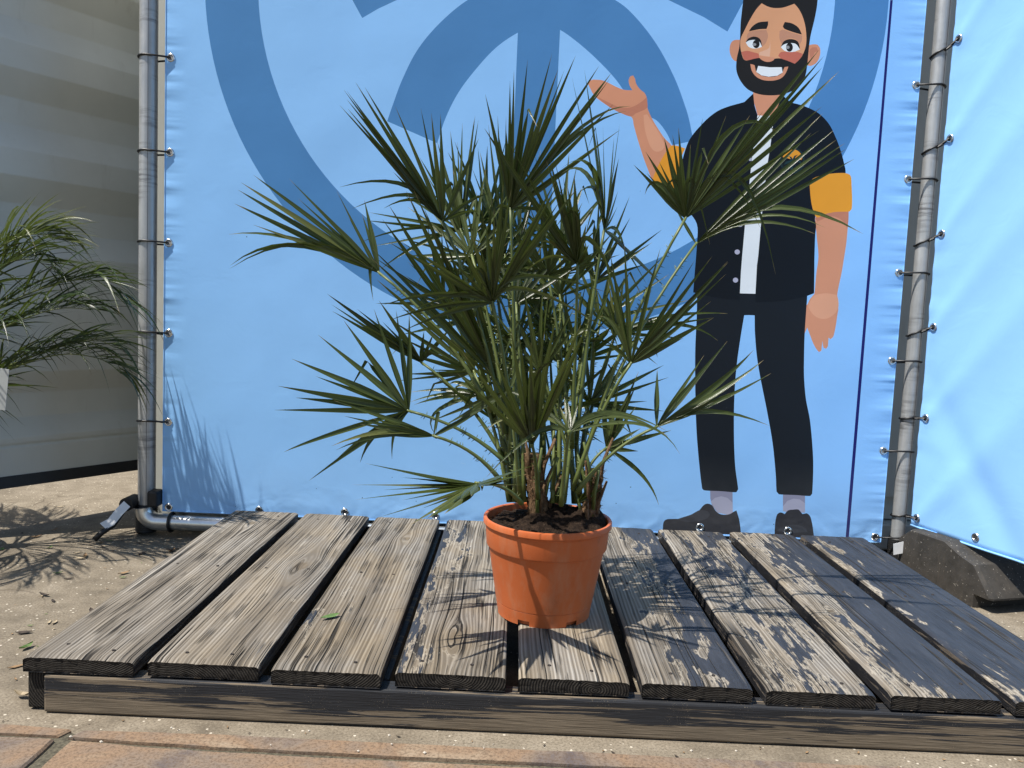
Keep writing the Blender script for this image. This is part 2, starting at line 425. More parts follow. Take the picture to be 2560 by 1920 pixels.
def pot_material():
    n = NT('terracotta_plastic')
    co = n.coord()
    a = n.noise(co, 7.0, 4.0, 0.6)
    d = n.noise(n.mapping(co, (22, 22, 7)), 1.0, 6.0, 0.7)
    z_ = n.node('ShaderNodeSeparateXYZ', {0: co}).outputs[2]
    c = n.ramp(a, [(0.3, (0.50, 0.118, 0.036)), (0.7, (0.56, 0.145, 0.046))])
    dust = n.math('MULTIPLY', n.ramp(d, [(0.48, 0.0), (0.70, 0.6)]), n.ramp(z_, [(0.10, 1.0), (0.26, 0.35)]))
    c = n.mix(dust, c, (0.48, 0.24, 0.14))
    sm = n.math('MULTIPLY', n.ramp(n.noise(n.mapping(co, (34, 34, 16)), 1.0, 6.0, 0.75, 0.6), [(0.60, 0.0), (0.70, 1.0)]), n.ramp(z_, [(0.0, 0.55), (0.07, 0.12), (0.17, 0.12), (0.205, 0.6)]))
    c = n.mix(n.math('MULTIPLY', sm, 0.7), c, (0.11, 0.060, 0.035))
    return n.set(Base_Color=c, Roughness=n.ramp(d, [(0.3, 0.40), (0.7, 0.56)]), Normal=n.bump(n.noise(co, 60.0, 2.0), 0.05, 0.002), Specular_IOR_Level=0.25)

def soil_material():
    n = NT('potting_soil')
    co = n.coord()
    f = n.noise(co, 150.0, 6.0, 0.75)
    g = n.noise(co, 420.0, 3.0, 0.7)
    c = n.ramp(f, [(0.3, (0.006, 0.004, 0.003)), (0.55, (0.032, 0.020, 0.013)), (0.8, (0.11, 0.072, 0.046))])
    c = n.mix(n.math('GREATER_THAN', g, 0.70), c, (0.20, 0.14, 0.09))
    return n.set(Base_Color=c, Roughness=0.95, Normal=n.bump(f, 1.0, 0.006), Specular_IOR_Level=0.15)

def fibre_material():
    n = NT('trunk_fibre')
    co = n.coord()
    f = n.noise(n.mapping(co, (160, 160, 45)), 1.0, 5.0, 0.7, 0.8)
    c = n.ramp(f, [(0.3, (0.035, 0.018, 0.009)), (0.5, (0.14, 0.082, 0.043)), (0.72, (0.30, 0.20, 0.115))])
    return n.set(Base_Color=c, Roughness=0.9, Normal=n.bump(f, 1.0, 0.006), Specular_IOR_Level=0.2)

def container_material():
    n = NT('container_paint')
    co = n.coord()
    f = n.noise(co, 3.0, 5.0, 0.6)
    d = n.noise(n.mapping(co, (14, 14, 2.5)), 1.0, 5.0, 0.7)
    c = n.ramp(f, [(0.3, (0.52, 0.53, 0.49)), (0.7, (0.60, 0.61, 0.565))])
    c = n.mix(n.math('MULTIPLY', n.ramp(d, [(0.58, 0.0), (0.8, 1.0)]), 0.3), c, (0.30, 0.27, 0.22))
    return n.set(Base_Color=c, Roughness=0.5, Normal=n.bump(n.noise(co, 5.0, 2.0), 0.15, 0.01), Specular_IOR_Level=0.4)

def petiole_material():
    n = NT('petiole_green')
    co = n.coord()
    f = n.noise(n.mapping(co, (120, 120, 20)), 1.0, 4.0, 0.6)
    rn = n.node('ShaderNodeObjectInfo').outputs['Random']
    c = n.ramp(n.math('ADD', n.math('MULTIPLY', f, 0.6), n.math('MULTIPLY', rn, 0.4)), [(0.25, (0.05, 0.075, 0.018)), (0.75, (0.14, 0.17, 0.045))])
    return n.set(Base_Color=c, Roughness=0.45, Normal=n.bump(f, 0.2, 0.001))

def block_material():
    n = NT('recycled_plastic')
    co = n.coord()
    f = n.noise(co, 30.0, 5.0, 0.65)
    sp = n.math('GREATER_THAN', n.noise(co, 170.0, 2.0, 0.5), 0.70)
    st = n.noise(n.mapping(co, (70, 70, 7)), 1.0, 4.0, 0.65)
    c = n.ramp(f, [(0.3, (0.032, 0.029, 0.025)), (0.7, (0.058, 0.052, 0.045))])
    c = n.mix(n.math('MULTIPLY', n.ramp(st, [(0.55, 0.0), (0.75, 1.0)]), 0.4), c, (0.095, 0.078, 0.058))
    c = n.mix(n.math('MULTIPLY', sp, 0.8), c, (0.36, 0.33, 0.28))
    return n.set(Base_Color=c, Roughness=0.75, Normal=n.bump(f, 0.4, 0.003), Specular_IOR_Level=0.3)

M_SHEET = banner_material('banner_sheet', LIGHT_BLUE)
M = {
 'sheet': M_SHEET, 'emblem': banner_material('print_mid_blue', MID_BLUE), 'stripe': banner_material('print_navy', (0.012, 0.012, 0.13)),
 'skin': banner_material('print_skin', (0.66, 0.29, 0.17)), 'face': banner_material('print_face', (0.72, 0.35, 0.185)),
 'skin_light': banner_material('print_skin_light', (0.74, 0.36, 0.22)), 'skin_dark': banner_material('print_skin_dark', (0.53, 0.21, 0.13)),
 'cheek': banner_material('print_cheek', (0.55, 0.155, 0.105)), 'eye_shade': banner_material('print_eye_shade', (0.55, 0.27, 0.17)),
 'black': banner_material('print_black', (0.016, 0.015, 0.015)), 'shirt': banner_material('print_shirt', (0.005, 0.0075, 0.012)),
 'trousers': banner_material('print_trousers', (0.009, 0.0125, 0.018)), 'shoe': banner_material('print_shoe', (0.020, 0.020, 0.027)),
 'shoe_light': banner_material('print_shoe_light', (0.038, 0.040, 0.050)), 'white': banner_material('print_white', (0.80, 0.84, 0.86)),
 'orange': banner_material('print_orange', (0.80, 0.33, 0.03)), 'button': banner_material('print_button', (0.46, 0.46, 0.58)),
 'sock': banner_material('print_sock', (0.26, 0.26, 0.36)), 'sock_light': banner_material('print_sock_light', (0.38, 0.38, 0.49)),
 'teal': banner_material('print_teal', (0.014, 0.040, 0.046)), 'teal_dark': banner_material('print_teal_dark', (0.010, 0.026, 0.030)),
 'nose': banner_material('print_nose', (0.76, 0.44, 0.30)), 'grey': banner_material('print_grey', (0.30, 0.30, 0.31)),
}
PRINT = {  # class -> (material, part name)
 'emblem': ('emblem', 'emblem'), 'stripe': ('stripe', 'stripe'), 'neck': ('skin', 'neck'), 'left_arm': ('skin', 'arm'), 'right_arm': ('skin', 'arm'),
 'right_hand': ('skin', 'hand'), 'skin_light': ('skin_light', 'skin_highlight'), 'skin_dark': ('skin_dark', 'skin_shade'), 'sock': ('sock', 'sock'),
 'sock_light': ('sock_light', 'sock_highlight'), 'shoe': ('shoe', 'shoe'), 'shoe_light': ('shoe_light', 'shoe_highlight'), 'trousers': ('trousers', 'trousers'),
 'shirt': ('shirt', 'shirt'), 'undershirt': ('white', 'undershirt'), 'cuff': ('orange', 'cuff'), 'button': ('button', 'button'), 'badge_ring': ('teal_dark', 'badge_ring'),
 'badge_field': ('shirt', 'badge_field'), 'badge_sun': ('orange', 'badge_sun'), 'badge_palm': ('teal', 'badge_palm'), 'ear': ('skin', 'ear'), 'ear_shade': ('skin_dark', 'ear_shade'),
 'hair': ('black', 'hair'), 'face': ('face', 'face'), 'cheek': ('cheek', 'cheek'), 'eye_shade': ('eye_shade', 'eye_shade'), 'brow': ('black', 'eyebrow'), 'lid': ('black', 'eyelid'),
 'eye_white': ('white', 'eye_white'), 'iris': ('black', 'iris'), 'glint': ('grey', 'glint'), 'nose_light': ('nose', 'nose_highlight'), 'nose_shade': ('skin', 'nose_shade'),
 'lip': ('skin', 'lip'), 'teeth': ('white', 'teeth'),
}
M_WOOD = wood_material(); M_END = end_grain_material()
M_BOARD = painted_board_material('flaking_dark_paint', (2.4, 90.0, 105.0), 0.46, (0.17, 0.135, 0.095), (0.021, 0.022, 0.025))
M_SIDE = painted_board_material('black_plank_side', (60.0, 5.0, 75.0), 0.24, (0.13, 0.105, 0.08), (0.016, 0.016, 0.018))
M_GROUND = ground_material(); M_STONE = stone_material(); M_GALV = galvanised_material()
M_LEAF = leaf_material('fan_leaf', (0.011, 0.020, 0.004), (0.080, 0.102, 0.028), (0.22, 0.17, 0.08), 0.20)
M_FEATHER = leaf_material('feather_leaf', (0.010, 0.020, 0.006), (0.058, 0.088, 0.030), (0.25, 0.20, 0.10), 0.22)
M_PET = petiole_material(); M_POT = pot_material(); M_SOIL = soil_material(); M_FIB = fibre_material()
M_CONT = container_material(); M_BLOCK = block_material()
M_BLACK = plain('black_rubber', (0.012, 0.012, 0.013), 0.55)
M_TIE = plain('black_nylon', (0.010, 0.010, 0.011), 0.4)
M_SHINY = plain('bright_zinc', (0.74, 0.75, 0.74), 0.30, 0.85, 0.12, 25.0)
M_CHROME = plain('nickel', (0.70, 0.70, 0.69), 0.22, 1.0, 0.05)
M_WHITE = plain('white_plastic', (0.74, 0.75, 0.76), 0.4, 0.0, 0.04)
M_SCREW = plain('rusty_screw', (0.035, 0.028, 0.024), 0.6, 0.4)
M_JOINT = plain('mossy_joint', (0.085, 0.075, 0.05), 0.95, 0.0, 0.6, 220.0)
M_DRY = plain('dry_leaf', (0.24, 0.15, 0.075), 0.8, 0.0, 0.45, 60.0)
M_BEIGE = plain('old_wood_chip', (0.36, 0.29, 0.19), 0.85, 0.0, 0.3, 60.0)
M_GREENBIT = plain('green_leaf_bit', (0.10, 0.17, 0.04), 0.5, 0.0, 0.3, 60.0)
M_DARKBIT = plain('dark_litter', (0.045, 0.033, 0.025), 0.9, 0.0, 0.5, 60.0)
M_PEBBLE = plain('pale_pebble', (0.55, 0.50, 0.42), 0.8, 0.0, 0.2, 60.0)

GZ = 0.103            # top of the deck above the ground
YB = 1.10             # plane of the main banner

# ------------------------------------------------------------------ ground and paving
g = MB()
g.add([(-40, -40, 0), (40, -40, 0), (40, 40, 0), (-40, 40, 0)], [(0, 1, 2, 3)])
tag(g.build('ground', M_GROUND), kind='structure')
paving = tag(link(bpy.data.objects.new('paving', None)), kind='structure')
j = MB(); j.add([(-3, -3, 0.003), (5, -3, 0.003), (5, -0.0665, 0.003), (0.335, -0.0645, 0.003), (0.10, -0.072, 0.003), (-3, -0.05, 0.003)], [(0, 1, 2, 3, 4, 5)])
j.build('joint_bed', M_JOINT, paving)
def slab(pts, h=0.009, seed=0):
    """one paving stone with an uneven outline and worn edges"""
    rr = random.Random(seed)
    out = []
    for i in range(len(pts)):
        a = Vector(pts[i]); b = Vector(pts[(i + 1) % len(pts)])
        k = max(1, min(60, int((b - a).length / 0.03)))
        nrm = Vector((b.y - a.y, a.x - b.x)).normalized()
        for s in range(k):
            p = a.lerp(b, s / k)
            if s: p = p + nrm * (noise.noise(Vector((p.x * 17, p.y * 17, seed))) * 0.0030)
            out.append(p)
    n_ = len(out)
    c = sum(out, Vector((0, 0))) / n_
    v = [(p.x, p.y, 0.001) for p in out]
    v += [(p.x, p.y, h * 0.65) for p in out]
    v += [((p + (c - p).normalized() * 0.004).x, (p + (c - p).normalized() * 0.004).y, h) for p in out]
    f = []
    for r_ in range(2):
        for i in range(n_):
            f.append((r_*n_ + i, r_*n_ + (i+1) % n_, (r_+1)*n_ + (i+1) % n_, (r_+1)*n_ + i))
    f.append(tuple(2*n_ + i for i in range(n_)))
    return mesh_obj('paving_stone', v, f, M_STONE, paving)
slab([(0.130, -0.0905), (0.280, -0.0985), (0.42, -0.102), (0.60, -0.1045), (0.80, -0.106), (2.2, -0.116), (2.2, -0.073), (0.80, -0.067), (0.335, -0.0645), (0.20, -0.068), (0.142, -0.070)], 0.009, 1)
slab([(-0.9, -0.083), (0.112, -0.0875), (0.122, -0.0665), (0.02, -0.060), (-0.9, -0.055)], 0.008, 2)
slab([(0.130, -0.45), (0.95, -0.45), (0.95, -0.122), (0.62, -0.118), (0.40, -0.1155), (0.29, -0.113), (0.140, -0.103)], 0.010, 3)
slab([(-0.42, -0.45), (0.112, -0.45), (0.112, -0.100), (-0.42, -0.097)], 0.010, 4)
slab([(0.965, -0.45), (1.9, -0.45), (1.9, -0.126), (0.965, -0.1225)], 0.010, 5)
slab([(-1.2, -0.45), (-0.435, -0.45), (-0.435, -0.097), (-1.2, -0.094)], 0.010, 6)

# litter: dry leaves, chips and grit that nobody could count
lit = MB(); lit_idx = []
def chip(mb, x, y, z_, L, W_, ang, curl, idx):
    n0 = len(mb.f)
    d = Vector((math.cos(ang), math.sin(ang), 0)); s = Vector((-d.y, d.x, 0))
    P = Vector((x, y, z_))
    row = []
    for t, w in ((-0.5, 0.05), (-0.2, 0.8), (0.15, 1.0), (0.5, 0.05)):
        zc = abs(t) * curl * L
        row += [P + d * (t * L) + s * (w * W_ * 0.5) + Vector((0, 0, zc + curl * W_ * 0.6)), P + d * (t * L) + Vector((0, 0, zc)), P + d * (t * L) - s * (w * W_ * 0.5) + Vector((0, 0, zc + curl * W_ * 0.6))]
    f = []
    for i in range(3):
        for q in range(2):
            f.append((i*3+q, i*3+q+1, i*3+q+4, i*3+q+3))
    mb.add(row, f)
    lit_idx.extend([idx] * (len(mb.f) - n0))
lr = random.Random(21)
for i in range(240):
    x = lr.uniform(-0.75, 0.05); y = lr.uniform(-0.05, 1.6)
    if -0.02 < x: continue
    L = lr.choice((0.006, 0.009, 0.014, 0.024, 0.034)); idx = lr.choice((0, 0, 1, 1, 2, 3, 3))
    chip(lit, x, y, 0.0015, L, L * lr.uniform(0.2, 0.45), lr.uniform(0, 6.28), lr.uniform(0.05, 0.35), idx)
for i in range(26):
    x = lr.uniform(-0.06, 1.9); y = lr.uniform(-0.062, -0.012)
    chip(lit, x, y, 0.0015, lr.choice((0.004, 0.006, 0.010)), lr.uniform(0.002, 0.004), lr.uniform(0, 6.28), 0.2, lr.choice((0, 3, 3)))
lo_ = mesh_obj('leaf_litter', lit.v, lit.f, [M_DRY, M_BEIGE, M_GREENBIT, M_DARKBIT], None, False, lit_idx)
tag(lo_, 'scattered bits of dry leaf and wood chip on the sandy concrete', None, None, 'stuff')
pb = MB()
for i in range(70):
    x = lr.uniform(-0.7, 1.9); y = lr.uniform(-0.11, 0.0) if i % 2 else lr.uniform(0.0, 1.3)
    if x > -0.01 and y > -0.012: continue
    r0 = lr.uniform(0.0012, 0.0034)
    bmv = [(r0, 0, 0), (0, r0 * 0.8, 0), (-r0, 0, 0), (0, -r0 * 0.9, 0), (0, 0, r0 * 0.8), (0, 0, -r0)]
    base_z = 0.0115 if y < -0.066 else 0.001
    pb.add([(x + a, y + b, base_z + c) for a, b, c in bmv], [(0,1,4),(1,2,4),(2,3,4),(3,0,4),(1,0,5),(2,1,5),(3,2,5),(0,3,5)])
tag(pb.build('pebble_grit', M_PEBBLE), 'tiny pale pebbles scattered over the concrete', None, None, 'stuff')
def dead_leaf(x, y, L, ang, label, m_, zz=0.002, curl=0.3):
    mb = MB(); keep = len(lit_idx)
    chip(mb, 0, 0, 0, L, L * 0.36, 0, curl, 0); del lit_idx[keep:]
    o = mb.build('fallen_leaf', m_)
    o.location = (x, y, zz); o.rotation_euler = (lr.uniform(-.1, .1), 0, ang)
    tag(o, label, 'leaf', 'fallen leaves on the ground')
dead_leaf(-0.075, 0.42, 0.046, 0.4, 'curled brown dry leaf lying on the concrete left of the deck', M_DARKBIT, 0.002, 0.5)
dead_leaf(-0.085, 0.37, 0.036, 1.9, 'dark crumpled leaf just in front of the curled brown leaf', M_DARKBIT, 0.002, 0.6)
dead_leaf(-0.045, 0.335, 0.026, 2.9, 'orange dry leaf on the concrete near the left plank', M_DRY, 0.002, 0.2)
dead_leaf(-0.03, 0.045, 0.036, 3.0, 'grey-brown leaf leaning against the front left corner of the deck', M_BEIGE, 0.003, 0.5)
dead_leaf(0.49, 0.235, 0.045, 0.75, 'fresh green leaf sliver lying on the third plank', M_GREENBIT, GZ + 0.003, 0.08)
dead_leaf(-0.17, 0.70, 0.020, 0.3, 'small yellow-green leaf on the shaded concrete beside the deck', M_GREENBIT, 0.002, 0.2)

# ------------------------------------------------------------------ wooden deck
deck = thing('wooden_deck', 'low weathered wooden deck of nine grey planks with flaking dark paint', 'deck')
PITCH = 0.22; PW = 0.1962; PL = 1.069; PT = 0.029
PARAM = [ # paint, paint_side, warm, knots[(x,y,r)], crook
 (0.02, 0.00, 0.15, [(0.10, 0.92, .020)]),
 (0.28, 0.10, 0.35, [(0.125, 0.55, .030)]),
 (0.34, -0.10, 0.55, [(0.125, 0.84, .018)]),
 (0.44, -0.16, 0.50, [(0.095, 0.165, .024)]),
 (0.16, 0.00, 0.55, []),
 (0.63, 0.16, 0.30, [(0.11, 0.86, .014)]),
 (0.63, 0.04, 0.30, [(0.06, 0.5, .014)]),
 (0.74, 0.15, 0.45, [(0.05, 0.40, .015)]),
 (0.87, 0.12, 0.35, []),
]
for k in range(9):
    paint, pside, warm, knots = PARAM[k]
    rp = random.Random(100 + k)
    nx, ny = 40, 72
    xs = np.linspace(0, PW, nx)
    y0 = rp.uniform(-0.004, 0.004); y1 = PL + rp.uniform(-0.004, 0.004)
    ys = np.linspace(y0, y1, ny)
    top = GZ + rp.uniform(-0.0015, 0.0015)
    verts = []; gw = []; kn = []; bi = []
    for iy, y in enumerate(ys):
        wl_ = 0.0022 * noise.noise(Vector((y * 3.0, k * 5.1, 0.3))); wr_ = 0.0022 * noise.noise(Vector((y * 3.0, k * 5.1, 7.3)))
        for ix, x in enumerate(xs):
            ed = min(ix, nx - 1 - ix) / (nx - 1) * PW
            dz = -0.0042 * math.exp(-ed / 0.0026)
            fe = min(y - y0, y1 - y)
            dz -= 0.0028 * math.exp(-fe / 0.003)
            dz += 0.0012 * noise.noise(Vector((x * 8, y * 2.0, k * 3.3)))
            dz += 0.0010 * noise.noise(Vector((x * 95, y * 3.0, k * 3.3 + 9)))
            ex = x + (wl_ if ix < nx // 2 else wr_) * (1 if ed < 0.01 else 0.4)
            jag = 0.0025 * noise.noise(Vector((x * 120, k * 7.0, 2.0))) if iy == 0 else 0.0
            verts.append((ex, y + jag, dz))
            # grain coordinate bends round each knot
            wx = x + 0.010 * noise.noise(Vector((x * 3.0, y * 1.7, k * 2.7))) + 0.003 * noise.noise(Vector((x * 12.0, y * 6.0, k * 2.7)))
            kk = 0.0
            for (qx, qy, qr) in knots:
                ddx = x - qx; ddy = (y - qy) * 0.42
                q2 = (ddx * ddx + ddy * ddy) / (qr * qr)
                wx += -math.tanh(ddx / 0.010) * qr * 0.75 * math.exp(-q2 * 0.35)
                rr2 = math.sqrt(ddx * ddx + ((y - qy) * 0.62) ** 2) / qr
                kk = max(kk, min(1, max(0, (0.62 - rr2) / 0.12)))
                wx += 0.30 * qr * min(rr2, 1.0) * max(0.0, 1 - rr2 / 1.6)
            gw.append((wx + k * 0.37, y, 0.0)); kn.append(kk)
            bi.append((x / PW - 0.5) * 2.0)
    f = []; mi = []
    for iy in range(ny - 1):
        for ix in range(nx - 1):
            a = iy * nx + ix
            f.append((a, a + 1, a + nx + 1, a + nx)); mi.append(0)
    nb = len(verts)
    for iy in range(ny):
        l = verts[iy * nx]; r_ = verts[iy * nx + nx - 1]
        nz = 0.0015 * noise.noise(Vector((l[1] * 9, k, 1)))
        verts.append((l[0] + 0.0005, l[1], -PT + nz)); verts.append((r_[0] - 0.0005, r_[1], -PT + nz))
        gw += [(0, l[1], 0)] * 2; kn += [0, 0]; bi += [0, 0]
    for iy in range(ny - 1):
        a = nb + 2 * iy
        f.append((iy * nx, (iy + 1) * nx, a + 2, a)); mi.append(2)
        f.append((iy * nx + nx - 1, a + 1, a + 3, (iy + 1) * nx + nx - 1)); mi.append(2)
        f.append((a, a + 2, a + 3, a + 1)); mi.append(2)
    # front end grain: a strip of its own so that it stays ragged
    ne = len(verts); rows = 6
    for r_ in range(1, rows):
        t = r_ / rows
        for ix in range(nx):
            p = verts[ix]
            yy = p[1] + 0.0022 * noise.noise(Vector((p[0] * 70, t * 5 + k, 3.1))) + 0.001
            verts.append((p[0], yy, p[2] * (1 - t) + (-PT) * t)); gw.append((0, 0, 0)); kn.append(0); bi.append(0)
    for ix in range(nx):
        p = verts[ix]
        verts.append((p[0], p[1] + 0.002, -PT + 0.002 * noise.noise(Vector((p[0] * 90, k, 0))))); gw.append((0, 0, 0)); kn.append(0); bi.append(0)
    prev = list(range(nx))
    for r_ in range(rows):
        cur = [ne + r_ * nx + i for i in range(nx)]
        for i in range(nx - 1):
            f.append((prev[i], cur[i], cur[i + 1], prev[i + 1])); mi.append(1)
        prev = cur
    f.append(tuple((ny - 1) * nx + i for i in range(nx)) + (nb + 2 * ny - 1, nb + 2 * ny - 2)); mi.append(1)
    o = mesh_obj('plank', verts, f, [M_WOOD, M_END, M_SIDE], deck, True, mi)
    me = o.data
    me.attributes.new('gw', 'FLOAT_VECTOR', 'POINT').data.foreach_set('vector', np.array(gw, dtype=np.float32).ravel())
    me.attributes.new('knot', 'FLOAT', 'POINT').data.foreach_set('value', np.array(kn, dtype=np.float32))
    me.attributes.new('bias', 'FLOAT', 'POINT').data.foreach_set('value', np.array(bi, dtype=np.float32))
    if hasattr(me, 'set_sharp_from_angle'): me.set_sharp_from_angle(angle=R(40))
    o['tone'] = (0.95, 0.98, 0.84, 0.86, 1.0, 0.86, 0.95, 0.98, 0.95)[k]; o['seed'] = float(k) + 0.5; o['paint'] = paint; o['paint_side'] = pside; o['warm'] = warm
    o.location = (k * PITCH, 0, top); o.rotation_euler = (0, rp.uniform(-.004, .004), rp.uniform(-.0025, .0025))
    for yy in (0.045, PL - 0.07, PL * 0.5):
        for xx in (0.052, 0.142):
            s = MB(); s.lathe([(0.0, -0.002), (0.0012, -0.0005), (0.0030, 0.0003), (0.0036, -0.001)], 10)
            so = s.build('screw', M_SCREW, o)
            so.location = (xx + rp.uniform(-.01, .01), yy + rp.uniform(-.012, .012), 0.0012)
def wood_beam(name, x0, x1, y0, y1, z0, z1, m_, bev=0.004):
    mb = MB(); mb.box(x0, x1, y0, y1, z0, z1)
    return mb.build(name, m_, deck, False, bev)
wood_beam('front_board', 0.037, 1.952, -0.004, 0.036, 0.002, GZ - PT - 0.0035, M_BOARD)
e = wood_beam('side_beam', 0.003, 0.0355, 0.006, 1.05, 0.004, GZ - PT - 0.002, [M_END], 0.003); e['seed'] = 3.3
wood_beam('joist', 1.90, 1.945, 0.040, 1.05, 0.002, GZ - PT - 0.004, M_BOARD)
wood_beam('joist', 0.60, 0.645, 0.040, 1.05, 0.002, GZ - PT - 0.004, M_BOARD)
wood_beam('joist', 1.25, 1.295, 0.040, 1.05, 0.002, GZ - PT - 0.004, M_BOARD)
wood_beam('back_board', 0.037, 1.952, 1.053, 1.068, 0.002, GZ - PT - 0.0035, M_BOARD)

